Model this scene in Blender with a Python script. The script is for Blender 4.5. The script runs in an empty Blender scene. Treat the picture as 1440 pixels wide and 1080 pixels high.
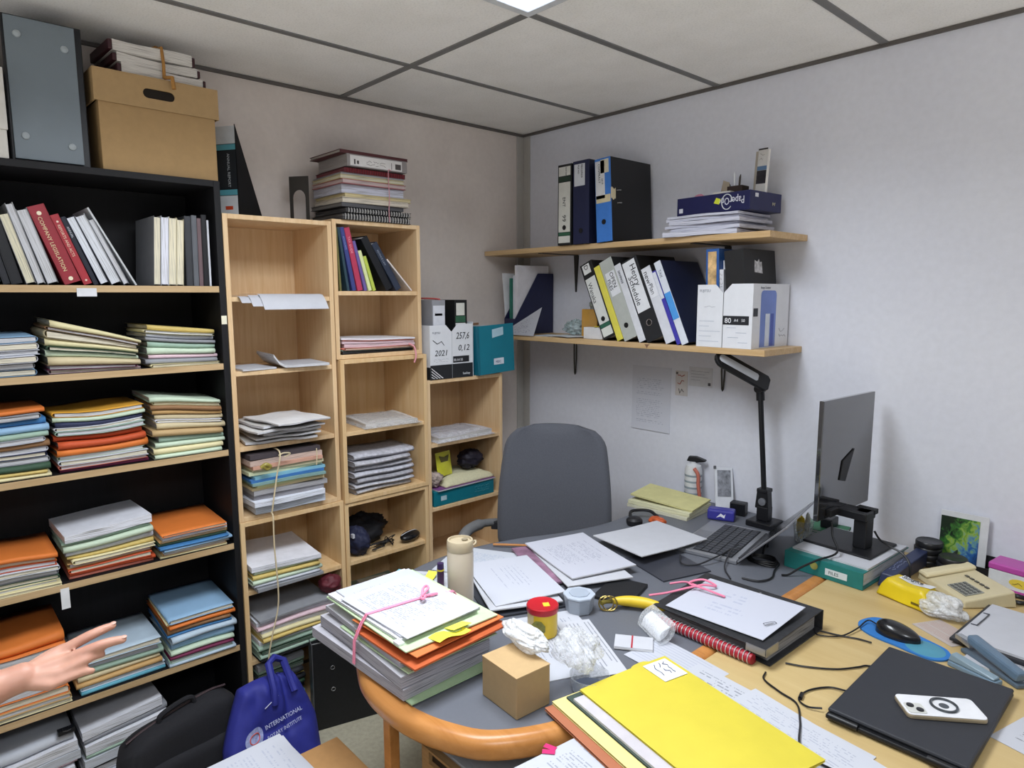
import bpy, math, random
from mathutils import Vector, Matrix, noise
PI = math.pi
S = bpy.context.scene
COL = S.collection
rnd = random.Random(7)

# ---------------------------------------------------------------- materials
def lin(h):
    h = h.lstrip('#')
    o = []
    for i in (0, 2, 4):
        c = int(h[i:i+2], 16)/255
        o.append(c/12.92 if c <= .04045 else ((c+.055)/1.055)**2.4)
    return (o[0], o[1], o[2], 1)
_M = {}
KP = .66    # how white the office paper is
def _new(key):
    m = bpy.data.materials.new(key); m.use_nodes = True
    nt = m.node_tree; b = nt.nodes['Principled BSDF']
    return m, nt, b
def N(nt, t, **kw):
    n = nt.nodes.new(t)
    for k, v in kw.items():
        if k in n.inputs: n.inputs[k].default_value = v
        else: setattr(n, k, v)
    return n
def ramp(nt, fac, stops):
    r = nt.nodes.new('ShaderNodeValToRGB')
    e = r.color_ramp.elements
    while len(e) < len(stops): e.new(.5)
    for i, (p, c) in enumerate(stops):
        e[i].position = p; e[i].color = c
    nt.links.new(fac, r.inputs[0]); return r.outputs[0]
def shade(c, k): return (min(1, c[0]*k), min(1, c[1]*k), min(1, c[2]*k), 1)

def mat(h, rough=.55, metal=0., var=.07, scale=25., bump=0., spec=.4, trans=0., alpha=1., coat=0., sheen=0., k_=1.):
    key = 'plain_%s_%s' % (h.strip('#'), '_'.join('%g' % q for q in (k_, rough, metal, var, scale, bump, spec, trans, alpha, coat, sheen)))
    if key in _M: return _M[key]
    m, nt, b = _new(key)
    c = shade(lin(h), k_)
    tc = N(nt, 'ShaderNodeTexCoord')
    nz = N(nt, 'ShaderNodeTexNoise', Scale=scale, Detail=4., Roughness=.6)
    nt.links.new(tc.outputs['Object'], nz.inputs['Vector'])
    nt.links.new(ramp(nt, nz.outputs['Fac'], [(.3, shade(c, 1-var)), (.7, shade(c, 1+var))]), b.inputs['Base Color'])
    b.inputs['Roughness'].default_value = rough
    b.inputs['Metallic'].default_value = metal
    b.inputs['Specular IOR Level'].default_value = spec
    b.inputs['Transmission Weight'].default_value = trans
    b.inputs['Alpha'].default_value = alpha
    b.inputs['Coat Weight'].default_value = coat
    b.inputs['Sheen Weight'].default_value = sheen
    if bump:
        bp = N(nt, 'ShaderNodeBump', Strength=bump, Distance=.002)
        nt.links.new(nz.outputs['Fac'], bp.inputs['Height'])
        nt.links.new(bp.outputs[0], b.inputs['Normal'])
    _M[key] = m; return m

def wood(h1, h2, axis='Z', scale=14., rough=.5, key=''):
    k = 'wood_%s_%s_%s_%g' % (h1, h2, axis, scale)
    if k in _M: return _M[k]
    m, nt, b = _new(k)
    tc = N(nt, 'ShaderNodeTexCoord'); mp = N(nt, 'ShaderNodeMapping')
    sc = {'X': (.06, 1, 1), 'Y': (1, .06, 1), 'Z': (1, 1, .06)}[axis]
    mp.inputs['Scale'].default_value = sc
    nt.links.new(tc.outputs['Object'], mp.inputs[0])
    nz = N(nt, 'ShaderNodeTexNoise', Scale=scale*4, Detail=6., Roughness=.65, Distortion=.6)
    nt.links.new(mp.outputs[0], nz.inputs['Vector'])
    nt.links.new(ramp(nt, nz.outputs['Fac'], [(.28, lin(h2)), (.68, lin(h1))]), b.inputs['Base Color'])
    b.inputs['Roughness'].default_value = rough
    b.inputs['Specular IOR Level'].default_value = .35
    _M[k] = m; return m

def pages(h, h2='#8f8c88', scale=900., k_=1.):
    """cut edges of many sheets: fine irregular lines stacked along local z"""
    k = 'pages_%s_%s_%g_%g' % (h, h2, scale, k_)
    if k in _M: return _M[k]
    m, nt, b = _new(k)
    tc = N(nt, 'ShaderNodeTexCoord'); mp = N(nt, 'ShaderNodeMapping')
    mp.inputs['Scale'].default_value = (.012, .012, 1)
    nt.links.new(tc.outputs['Object'], mp.inputs[0])
    nz = N(nt, 'ShaderNodeTexNoise', Scale=scale, Detail=2.)
    nt.links.new(mp.outputs[0], nz.inputs['Vector'])
    nt.links.new(ramp(nt, nz.outputs['Fac'], [(.32, lin(h2)), (.5, shade(lin(h), k_))]), b.inputs['Base Color'])
    b.inputs['Roughness'].default_value = .8
    b.inputs['Specular IOR Level'].default_value = .2
    _M[k] = m; return m

def printed(h='#e9ebf2', ink='#3c3f4a', rows=38., fill=.5, dens=.52, mx=.12, my=.12, cols=26., kp=KP):
    """a sheet with rows of small illegible print, read from its uv"""
    k = 'print_%s_%s_%g_%g_%g_%g_%g_%g_%g' % (h, ink, rows, fill, dens, mx, my, cols, kp)
    if k in _M: return _M[k]
    m, nt, b = _new(k)
    uv = N(nt, 'ShaderNodeUVMap'); sx = N(nt, 'ShaderNodeSeparateXYZ')
    nt.links.new(uv.outputs[0], sx.inputs[0])
    def mth(op, a, bb=None, c=None):
        n = nt.nodes.new('ShaderNodeMath'); n.operation = op
        for i, q in enumerate((a, bb, c)):
            if q is None: continue
            if isinstance(q, (int, float)): n.inputs[i].default_value = q
            else: nt.links.new(q, n.inputs[i])
        return n.outputs[0]
    U, V = sx.outputs[0], sx.outputs[1]
    vr = mth('MULTIPLY', V, rows)
    row = mth('LESS_THAN', mth('FRACT', vr), fill)
    cb = N(nt, 'ShaderNodeCombineXYZ')
    nt.links.new(mth('MULTIPLY', U, cols), cb.inputs[0]); nt.links.new(mth('MULTIPLY', mth('FLOOR', vr), 7.31), cb.inputs[1])
    nz = N(nt, 'ShaderNodeTexNoise', Scale=1., Detail=3., Roughness=.8)
    nt.links.new(cb.outputs[0], nz.inputs['Vector'])
    wd = mth('GREATER_THAN', nz.outputs['Fac'], dens)
    # ragged right margin and paragraph gaps
    cb2 = N(nt, 'ShaderNodeCombineXYZ'); nt.links.new(mth('MULTIPLY', mth('FLOOR', vr), .37), cb2.inputs[0])
    n2 = N(nt, 'ShaderNodeTexNoise', Scale=1., Detail=1.); nt.links.new(cb2.outputs[0], n2.inputs['Vector'])
    gap = mth('GREATER_THAN', n2.outputs['Fac'], .42)
    rag = mth('LESS_THAN', U, mth('MULTIPLY_ADD', n2.outputs['Fac'], .5, .62-mx))
    ins = mth('MULTIPLY', mth('GREATER_THAN', U, mx), rag)
    ins = mth('MULTIPLY', ins, mth('MULTIPLY', mth('GREATER_THAN', V, my), mth('LESS_THAN', V, 1-my)))
    f = mth('MULTIPLY', mth('MULTIPLY', row, wd), mth('MULTIPLY', ins, gap))
    mx_ = N(nt, 'ShaderNodeMix', data_type='RGBA')
    nt.links.new(mth('MULTIPLY', f, .55), mx_.inputs[0])
    mx_.inputs[6].default_value = shade(lin(h), kp); mx_.inputs[7].default_value = lin(ink)
    nt.links.new(mx_.outputs[2], b.inputs['Base Color'])
    b.inputs['Roughness'].default_value = .75; b.inputs['Specular IOR Level'].default_value = .2
    _M[k] = m; return m

def emit(h, k):
    key = 'emit_%s_%g' % (h, k)
    if key in _M: return _M[key]
    m, nt, b = _new(key)
    b.inputs['Base Color'].default_value = lin('#dfe6ee')
    b.inputs['Emission Color'].default_value = lin(h)
    b.inputs['Emission Strength'].default_value = k
    _M[key] = m; return m

# ---------------------------------------------------------------- mesh helpers
class MB:
    def __init__(s): s.v = []; s.f = []; s.mi = []; s.uv = {}
    def add(s, vs, fs, mi=0, uvs=None):
        o = len(s.v); s.v += [tuple(p) for p in vs]
        for i, f in enumerate(fs):
            if uvs: s.uv[len(s.f)] = [uvs[j] for j in f]
            s.f.append(tuple(o+j for j in f)); s.mi.append(mi)
        return s
    def box(s, x0, y0, z0, x1, y1, z1, mi=0, M=None):
        vs = [Vector((x, y, z)) for z in (z0, z1) for x, y in ((x0, y0), (x1, y0), (x1, y1), (x0, y1))]
        if M is not None: vs = [M @ v for v in vs]
        return s.add(vs, [(3, 2, 1, 0), (4, 5, 6, 7), (0, 1, 5, 4), (1, 2, 6, 5), (2, 3, 7, 6), (3, 0, 4, 7)], mi)
    def hexa(s, b, t, mi=0):
        """b, t: four bottom and four top corners, both counter-clockwise from above"""
        return s.add(list(b)+list(t), [(3, 2, 1, 0), (4, 5, 6, 7), (0, 1, 5, 4), (1, 2, 6, 5), (2, 3, 7, 6), (3, 0, 4, 7)], mi)
    def prism(s, poly, z0, z1, mi=0, M=None):
        n = len(poly)
        vs = [Vector((x, y, z0)) for x, y in poly]+[Vector((x, y, z1)) for x, y in poly]
        if M is not None: vs = [M @ v for v in vs]
        fs = [tuple(range(n-1, -1, -1)), tuple(range(n, 2*n))]+[(i, (i+1) % n, n+(i+1) % n, n+i) for i in range(n)]
        return s.add(vs, fs, mi)
    def lathe(s, prof, seg=28, mi=0, M=None, cap=True):
        vs = []; fs = []; k = len(prof)
        for i in range(seg):
            a = 2*PI*i/seg
            for r, z in prof: vs.append(Vector((r*math.cos(a), r*math.sin(a), z)))
        for i in range(seg):
            j = (i+1) % seg
            for q in range(k-1): fs.append((i*k+q, j*k+q, j*k+q+1, i*k+q+1))
        if cap:
            if prof[0][0] > 1e-6: fs.append(tuple(i*k for i in range(seg-1, -1, -1)))
            if prof[-1][0] > 1e-6: fs.append(tuple(i*k+k-1 for i in range(seg)))
        if M is not None: vs = [M @ v for v in vs]
        return s.add(vs, fs, mi)
    def tube(s, pts, r, seg=8, mi=0, closed=False):
        P = [Vector(p) for p in pts]; n = len(P)
        rr = r if isinstance(r, (list, tuple)) else [r]*n
        vs = []; fs = []; up = None
        for i in range(n):
            a = P[(i-1) % n] if (closed or i) else P[0]
            c = P[(i+1) % n] if (closed or i < n-1) else P[-1]
            t = (c-a).normalized()
            if up is None:
                up = Vector((0, 0, 1)) if abs(t.z) < .9 else Vector((1, 0, 0))
            x = t.cross(up)
            if x.length < 1e-6: x = t.orthogonal()
            x.normalize(); y = x.cross(t).normalized(); up = y
            for q in range(seg):
                an = 2*PI*q/seg
                vs.append(P[i]+x*(rr[i]*math.cos(an))+y*(rr[i]*math.sin(an)))
        for i in range(n if closed else n-1):
            j = (i+1) % n
            for q in range(seg):
                q2 = (q+1) % seg
                fs.append((i*seg+q, i*seg+q2, j*seg+q2, j*seg+q))
        if not closed:
            fs.append(tuple(range(seg-1, -1, -1))); fs.append(tuple((n-1)*seg+q for q in range(seg)))
        return s.add(vs, fs, mi)
    def grid(s, fn, nu, nv, mi=0):
        vs = []; uvs = []
        for j in range(nv+1):
            for i in range(nu+1):
                vs.append(fn(i/nu, j/nv)); uvs.append((i/nu, j/nv))
        w = nu+1
        fs = [(j*w+i, j*w+i+1, (j+1)*w+i+1, (j+1)*w+i) for j in range(nv) for i in range(nu)]
        return s.add(vs, fs, mi, uvs)
    def slab(s, lo, hi, nu, nv, mi_top=0, mi_side=None, mi_bot=None):
        """closed block between two height sheets lo(u,v) and hi(u,v)"""
        if mi_side is None: mi_side = mi_top
        if mi_bot is None: mi_bot = mi_side
        w = nu+1; o = []
        A = [lo(i/nu, j/nv) for j in range(nv+1) for i in range(w)]
        B = [hi(i/nu, j/nv) for j in range(nv+1) for i in range(w)]
        k = len(A); uvs = [(i/nu, j/nv) for j in range(nv+1) for i in range(w)]*2
        q = [(j*w+i, j*w+i+1, (j+1)*w+i+1, (j+1)*w+i) for j in range(nv) for i in range(nu)]
        base = len(s.v); s.v += [tuple(p) for p in A+B]
        def put(f, mi):
            s.uv[len(s.f)] = [uvs[j] for j in f]; s.f.append(tuple(base+j for j in f)); s.mi.append(mi)
        for f in q: put(tuple(k+j for j in f), mi_top)
        for f in q: put(tuple(reversed(f)), mi_bot)
        for i in range(nu):
            put((i, i+1, k+i+1, k+i), mi_side)
            t = nv*w; put((t+i+1, t+i, k+t+i, k+t+i+1), mi_side)
        for j in range(nv):
            a, b = j*w, (j+1)*w; put((b, a, k+a, k+b), mi_side)
            a, b = j*w+nu, (j+1)*w+nu; put((a, b, k+b, k+a), mi_side)
        return s

def O(name, mb, mats, parent=None, loc=(0, 0, 0), rz=0., bevel=0., solid=0., smooth=False, sub=0, rot=None):
    me = bpy.data.meshes.new(name)
    me.from_pydata(mb.v, [], mb.f)
    if not isinstance(mats, (list, tuple)): mats = [mats]
    for m in mats: me.materials.append(m)
    for p, i in zip(me.polygons, mb.mi): p.material_index = min(i, len(mats)-1)
    if mb.uv:
        ul = me.uv_layers.new(name='UVMap')
        for p in me.polygons:
            u = mb.uv.get(p.index)
            if u:
                for li, q in zip(p.loop_indices, u): ul.data[li].uv = q
    me.update()
    o = bpy.data.objects.new(name, me); COL.objects.link(o)
    o.location = loc
    o.rotation_euler = rot if rot else (0, 0, rz)
    if parent: o.parent = parent
    if smooth:
        for p in me.polygons: p.use_smooth = True
        if smooth != 'all':
            try: me.set_sharp_from_angle(angle=math.radians(38))
            except Exception: pass
    if solid:
        md = o.modifiers.new('thick', 'SOLIDIFY'); md.thickness = abs(solid); md.offset = 1 if solid > 0 else -1
    if sub:
        md = o.modifiers.new('sub', 'SUBSURF'); md.levels = sub; md.render_levels = sub
    if bevel:
        md = o.modifiers.new('edge', 'BEVEL'); md.width = bevel; md.segments = 2; md.limit_method = 'ANGLE'; md.angle_limit = .6
    return o
def tag(o, label, cat, group=None):
    o['label'] = label; o['category'] = cat
    if group: o['group'] = group
    return o
def T(name, label, cat, loc=(0, 0, 0), rz=0., group=None, rot=None):
    o = bpy.data.objects.new(name, None); COL.objects.link(o)
    o.location = loc; o.rotation_euler = rot if rot else (0, 0, rz); o.empty_display_size = .05
    return tag(o, label, cat, group)
def struct(name, mb, mats, **k):
    o = O(name, mb, mats, **k); o['kind'] = 'structure'; return o
def B(x0, y0, z0, x1, y1, z1): return MB().box(x0, y0, z0, x1, y1, z1)
def frame3(o, xd, yd):
    x = Vector(xd).normalized(); y = Vector(yd); y = (y-x*y.dot(x)).normalized(); z = x.cross(y)
    return Matrix(((x.x, y.x, z.x, o[0]), (x.y, y.y, z.y, o[1]), (x.z, y.z, z.z, o[2]), (0, 0, 0, 1)))
def text(name, s, size, o, xd, yd, m, parent, ext=.0004, ax='LEFT', sx=1., label=None, shear=0.):
    """lettering as thin raised print: o is the baseline start in the parent's space"""
    cu = bpy.data.curves.new('lettering', 'FONT'); cu.body = s; cu.size = size; cu.align_x = ax; cu.extrude = ext; cu.shear = shear; cu.resolution_u = 2
    t = bpy.data.objects.new('lettering_source', cu); COL.objects.link(t)
    bpy.context.view_layer.update()
    me = bpy.data.meshes.new_from_object(t.evaluated_get(bpy.context.evaluated_depsgraph_get()))
    bpy.data.objects.remove(t); bpy.data.curves.remove(cu)
    M = frame3(o, xd, yd) @ Matrix.Diagonal((sx, 1, 1, 1))
    me.transform(M); me.materials.clear(); me.materials.append(m)
    ob = bpy.data.objects.new(name, me); COL.objects.link(ob); ob.parent = parent
    if label: ob['label'] = label
    return ob
def scribble(name, o, xd, yd, w, h, m, parent, rows=3, seed=1, r=.0006):
    """hand-written strokes (illegible in the photo) as thin ink lines"""
    R = random.Random(seed); M = frame3(o, xd, yd); mb = MB()
    for k in range(rows):
        y = h*(1-(k+.5)/rows); n = max(4, int(w/(h/rows)*2.2)); x = 0
        pts = []
        for i in range(n):
            x = w*(i+R.uniform(-.25, .25)+.3)/n
            pts.append(M @ Vector((max(0, min(w, x)), y+R.uniform(-.36, .36)*h/rows, r*.6)))
            if R.random() < .22 and len(pts) > 2:
                mb.tube(pts, r, 4); pts = []
        if len(pts) > 1: mb.tube(pts, r, 4)
    return O(name, mb, m, parent)
def catmull(pts, n=6, closed=False):
    P = [Vector(p) for p in pts]; k = len(P); out = []
    rng = range(k if closed else k-1)
    for i in rng:
        p0 = P[(i-1) % k] if (closed or i) else P[0]*2-P[1]
        p1, p2 = P[i], P[(i+1) % k]
        p3 = P[(i+2) % k] if (closed or i < k-2) else P[-1]*2-P[-2]
        for q in range(n):
            t = q/n
            out.append(.5*((2*p1)+(p2-p0)*t+(2*p0-5*p1+4*p2-p3)*t*t+(3*p1-p0-3*p2+p3)*t**3))
    if not closed: out.append(P[-1])
    return out

# ---------------------------------------------------------------- camera
cam = bpy.data.cameras.new('camera'); co = bpy.data.objects.new('camera', cam); COL.objects.link(co)
yaw, pitch, roll = 0.832794, 0.130857, -0.002123
f_ = Vector((-math.sin(yaw)*math.cos(pitch), math.cos(yaw)*math.cos(pitch), -math.sin(pitch)))
r_ = Vector((math.cos(yaw), math.sin(yaw), 0)); u_ = r_.cross(f_)
r2 = r_*math.cos(roll)+u_*math.sin(roll); u2 = u_*math.cos(roll)-r_*math.sin(roll)
co.matrix_world = Matrix(((r2.x, u2.x, -f_.x, 2.592813), (r2.y, u2.y, -f_.y, -2.441462), (r2.z, u2.z, -f_.z, 1.6), (0, 0, 0, 1)))
cam.sensor_fit = 'HORIZONTAL'; cam.sensor_width = 36.; cam.lens = 952.378/1440*36; cam.clip_start = .05
S.camera = co
S.view_settings.view_transform = 'Standard'; S.view_settings.look = 'None'; S.view_settings.gamma = 1.; S.view_settings.use_curve_mapping = False
S.view_settings.exposure = .20

# ---------------------------------------------------------------- room
H = 2.4; XE = 4.3; YE = -4.4
def wallpaper(h, h2, warm):
    m, nt, b = _new('wallpaper_'+h.strip('#'))
    tc = N(nt, 'ShaderNodeTexCoord')
    n1 = N(nt, 'ShaderNodeTexNoise', Scale=2.6, Detail=3., Roughness=.55)
    n2 = N(nt, 'ShaderNodeTexNoise', Scale=45., Detail=3.)
    nt.links.new(tc.outputs['Object'], n1.inputs['Vector']); nt.links.new(tc.outputs['Object'], n2.inputs['Vector'])
    c1 = ramp(nt, n1.outputs['Fac'], [(.35, lin(h)), (.65, lin(h2))])
    mx = N(nt, 'ShaderNodeMix', data_type='RGBA', blend_type='MULTIPLY'); mx.inputs[0].default_value = 1
    nt.links.new(c1, mx.inputs[6])
    nt.links.new(ramp(nt, n2.outputs['Fac'], [(.3, (.95, .95, .95, 1)), (.7, (1, 1, 1, 1))]), mx.inputs[7])
    nt.links.new(mx.outputs[2], b.inputs['Base Color'])
    b.inputs['Roughness'].default_value = .7; b.inputs['Specular IOR Level'].default_value = .25
    bp = N(nt, 'ShaderNodeBump', Strength=.12, Distance=.002); nt.links.new(n2.outputs['Fac'], bp.inputs['Height']); nt.links.new(bp.outputs[0], b.inputs['Normal'])
    return m
M_wl = wallpaper('#d3c9c3', '#e0d7d1', 1)
M_wr = wallpaper('#d9dbe5', '#dddfe8', 0)
struct('wall_left', B(-.1, YE, 0, 0, .1, H), M_wl)
struct('wall_right', B(0, 0, 0, XE, .1, H), M_wr)
struct('floor', B(-.1, YE-.1, -.1, XE+.1, .1, 0), mat('#a8a28e', .75, var=.12, scale=60, bump=.3))
# ceiling boards with a mineral-fibre speckle
m, nt, b = _new('ceiling_board')
tc = N(nt, 'ShaderNodeTexCoord'); n1 = N(nt, 'ShaderNodeTexNoise', Scale=5., Detail=5., Roughness=.6); n2 = N(nt, 'ShaderNodeTexNoise', Scale=160., Detail=2.)
nt.links.new(tc.outputs['Object'], n1.inputs['Vector']); nt.links.new(tc.outputs['Object'], n2.inputs['Vector'])
c1 = ramp(nt, n1.outputs['Fac'], [(.3, lin('#e8e7e4')), (.6, lin('#f0efed'))])
mx = N(nt, 'ShaderNodeMix', data_type='RGBA', blend_type='MULTIPLY'); mx.inputs[0].default_value = 1
nt.links.new(c1, mx.inputs[6]); nt.links.new(ramp(nt, n2.outputs['Fac'], [(.3, (.9, .9, .9, 1)), (.5, (1, 1, 1, 1))]), mx.inputs[7])
nt.links.new(mx.outputs[2], b.inputs['Base Color']); b.inputs['Roughness'].default_value = .9; b.inputs['Specular IOR Level'].default_value = .1
struct('ceiling', B(-.1, YE-.1, H, XE+.1, .1, H+.1), m)
M_tbar = mat('#6f6f6f', .5, var=.05)
k = 1
gx = [.5+.6*i for i in range(7)]; gy = [-1.017-1.2*i for i in range(3)]
for x in gx:
    struct('trim_%d' % k, B(x-.012, YE, H-.004, x+.012, -.001, H), M_tbar); k += 1
for y in gy:
    struct('trim_%d' % k, B(.001, y-.012, H-.0045, XE, y+.012, H), M_tbar); k += 1
M_ang = mat('#5c5855', .6)
struct('trim_%d' % k, B(0, YE, H-.012, .012, 0, H-.001), M_ang); k += 1
struct('trim_%d' % k, B(.012, -.012, H-.012, XE, 0, H-.001), M_ang); k += 1
M_pvc = mat('#b4b1ac', .5, var=.03)
struct('trim_%d' % k, MB().box(0, -.05, 0, .006, 0, H-.012).box(.006, -.006, 0, .05, 0, H-.012), M_pvc, bevel=.002); k += 1
struct('baseboard_right', B(.05, -.012, 0, XE, 0, .07), mat('#5a5652', .5))
struct('baseboard_left', B(0, YE, 0, .012, -.05, .07), mat('#5a5652', .5))

# recessed light in the ceiling grid, plus an added fill panel
def light_panel(x0, y0, x1, y1, label, e):
    t = T('ceiling_light', label, 'ceiling light', ((x0+x1)/2, (y0+y1)/2, H-.012), group='ceiling light panels')
    w, d = (x1-x0)/2, (y1-y0)/2
    fr = MB()
    fr.box(-w, -d, -.006, w, -d+.025, .0115).box(-w, d-.025, -.006, w, d, .0115).box(-w, -d+.025, -.006, -w+.025, d-.025, .0115).box(w-.025, -d+.025, -.006, w, d-.025, .0115)
    O('light_frame', fr, mat('#c9cdd2', .4), t, bevel=.001)
    O('diffuser', B(-w+.025, -d+.025, -.002, w-.025, d-.025, .004), emit('#dfeaff', 2.4), t)
    la = bpy.data.lights.new('tube_light', 'AREA'); la.shape = 'RECTANGLE'; la.size = 2*w-.06; la.size_y = 2*d-.06
    la.energy = e; la.color = (.90, .95, 1.); la.spread = math.radians(SPREAD)
    lo_ = bpy.data.objects.new('tube_light', la); COL.objects.link(lo_); lo_.parent = t; lo_.location = (0, 0, -.0035)
    return t
LP = 24.5; SPREAD = 154
light_panel(1.112, -2.205, 1.688, -1.029, 'bright fluorescent panel in the ceiling above the desk', LP)
light_panel(2.912, -3.405, 3.488, -2.229, 'added unseen ceiling panel for fill light, farther from the corner behind the viewer', 26.)  # unseen panel, added to raise the overall brightness

W = bpy.data.worlds.new('world'); S.world = W; W.use_nodes = True
W.node_tree.nodes['Background'].inputs[1].default_value = .52
_nt = W.node_tree; _tc = N(_nt, 'ShaderNodeTexCoord'); _sx = N(_nt, 'ShaderNodeSeparateXYZ'); _nt.links.new(_tc.outputs['Generated'], _sx.inputs[0])
_mr = N(_nt, 'ShaderNodeMapRange'); _mr.inputs[1].default_value = -1; _nt.links.new(_sx.outputs[2], _mr.inputs[0])
# added fill through the open sides: strong from below for the ceiling, weak above
_nt.links.new(ramp(_nt, _mr.outputs[0], [(.30, (3.6, 3.55, 3.5, 1)), (.46, (.3, .3, .3, 1)), (.8, (.2, .2, .2, 1))]), _nt.nodes['Background'].inputs[0])
# ---------------------------------------------------------------- bookcases
M_blk = wood('#131216', '#0b0b0d', 'Z', rough=.65)
M_edge = wood('#c7ab84', '#ad8f66', 'Y')
M_beech = wood('#dfc29a', '#d0ac80', 'Z')
M_beechE = wood('#e0c296', '#d0ab79', 'Z', 10.)
def case(name, label, x1, y0, y1, z0, z1, shelves, m, me, th=.016, x0=.006, plinth=0., topedge=None):
    t = T(name, label, 'bookcase', ((x0+x1)/2, (y0+y1)/2, z0))
    ox, oy, oz = t.location
    def part(nm, a, b2, mm): return O(nm, B(a[0]-ox, a[1]-oy, a[2]-oz, b2[0]-ox, b2[1]-oy, b2[2]-oz), mm, t, bevel=.0012)
    part('side_panel', (x0, y0, z0), (x1, y0+th, z1), m); part('side_panel', (x0, y1-th, z0), (x1, y1, z1), m)
    part('top_panel', (x0+.006, y0+th, z1-th), (x1, y1-th, z1), m)
    part('bottom_panel', (x0+.006, y0+th, z0+plinth), (x1, y1-th, z0+plinth+th), m)
    part('back_panel', (x0, y0+th, z0+plinth+th), (x0+.006, y1-th, z1-th), m)
    if plinth: part('plinth', (x1-.03, y0+th, z0), (x1-.015, y1-th, z0+plinth), m)
    for z in shelves:
        sh = part('shelf', (x0+.006, y0+th, z-th), (x1-.004, y1-th, z), m)
        if me is not None:
            O('edge_band', B(x1-.004-ox, y0+th-oy, z-th-oz, x1-.002-ox, y1-th-oy, z-oz), me, sh)
    return t
bk = case('bookcase', 'tall black bookcase full of file stacks with pale shelf edges', .30, -2.43, -1.626, 0, 1.965, [1.63, 1.377, 1.085, .757, .387], M_blk, M_edge, th=.02, plinth=.04)
ox, oy, oz = bk.location
O('shelf_label', MB().box(.3-ox, -2.045-oy, 1.598-oz, .3012-ox, -1.995-oy, 1.622-oz), mat('#d5d6da', .6), bk)['label'] = 'white paper label on shelf edge'
O('tape_mark', MB().box(.3-ox, -1.645-oy, 1.506-oz, .3008-ox, -1.628-oy, 1.534-oz), mat('#e4dfc8', .6), bk)['label'] = 'cream tape on side panel edge'
O('shelf_tag', MB().box(.297-ox, -2.150-oy, .682-oz, .2985-ox, -2.128-oy, .745-oz), mat('#dfe0e2', .6), bk)['label'] = 'white paper tag hanging from shelf'
case('bookcase', 'upper beech bookcase unit beside the black bookcase, with a grey bookend on top', .30, -1.624, -1.239, .823, 1.865, [1.595, 1.345, 1.085], M_beech, None)
case('bookcase', 'lower beech bookcase unit with tied paper bundle above, behind black floor binder', .305, -1.624, -1.232, 0, .822, [.57, .31], M_beechE, None, plinth=.04)
case('bookcase', 'top two-cell beech unit holding leaning books, under the tall bundle of files', .30, -1.236, -.853, 1.362, 1.875, [1.615], M_beech, None)
case('bookcase', 'middle beech unit with newspapers, between leaning-books unit and dark bag unit', .315, -1.230, -.842, .81, 1.361, [1.085], M_beechE, None)
case('bookcase', 'lower beech unit holding the dark pouch and cables', .31, -1.230, -.842, 0, .809, [.572, .31], M_beechE, None, plinth=.04)
case('bookcase', 'short beech bookcase in the corner carrying white magazine boxes and a teal file', .31, -.839, -.425, 0, 1.25, [.978, .70, .435], M_beech, None, plinth=.04)
# ---------------------------------------------------------------- stacks of card folders
CN = {'lb': ('#8fb3d3', 'light blue'), 'bl': ('#3f78ae', 'blue'), 'pb': ('#b7c9d8', 'pale blue'), 'gw': ('#c3c7d0', 'grey-white'), 'wh': ('#dfe0e8', 'white'),
      'gr': ('#8e9096', 'grey'), 'cr': ('#ddd3a6', 'cream'), 'ye': ('#e2c64e', 'yellow'), 'yo': ('#e0a43a', 'amber'), 'bg': ('#c9ba96', 'beige'),
      'pg': ('#c3d4bd', 'pale green'), 'gg': ('#9cb5a4', 'grey-green'), 'dg': ('#37523f', 'dark green'), 'nv': ('#2b3150', 'navy'), 'or': ('#dc7a35', 'orange'),
      'ro': ('#c4522c', 'red-orange'), 'sa': ('#cf7a6a', 'salmon'), 'ma': ('#6d2447', 'maroon'), 'tn': ('#c09a64', 'tan'), 'br': ('#8f6a48', 'brown'),
      'kr': ('#b79a6e', 'kraft'), 'pk': ('#d8bcc4', 'pinkish'), 'bk': ('#26272c', 'black'), 'te': ('#5fa3b8', 'teal-blue'), 'oc': ('#cdb56c', 'straw')}
ORD = ['topmost', 'second', 'third', 'fourth', 'fifth', 'sixth', 'seventh', 'eighth', 'ninth', 'tenth', 'eleventh', 'twelfth', 'thirteenth']
M_pg = pages('#dcdde2', k_=.8); M_pgc = pages('#d9d2bf', '#8a8272')
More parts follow.
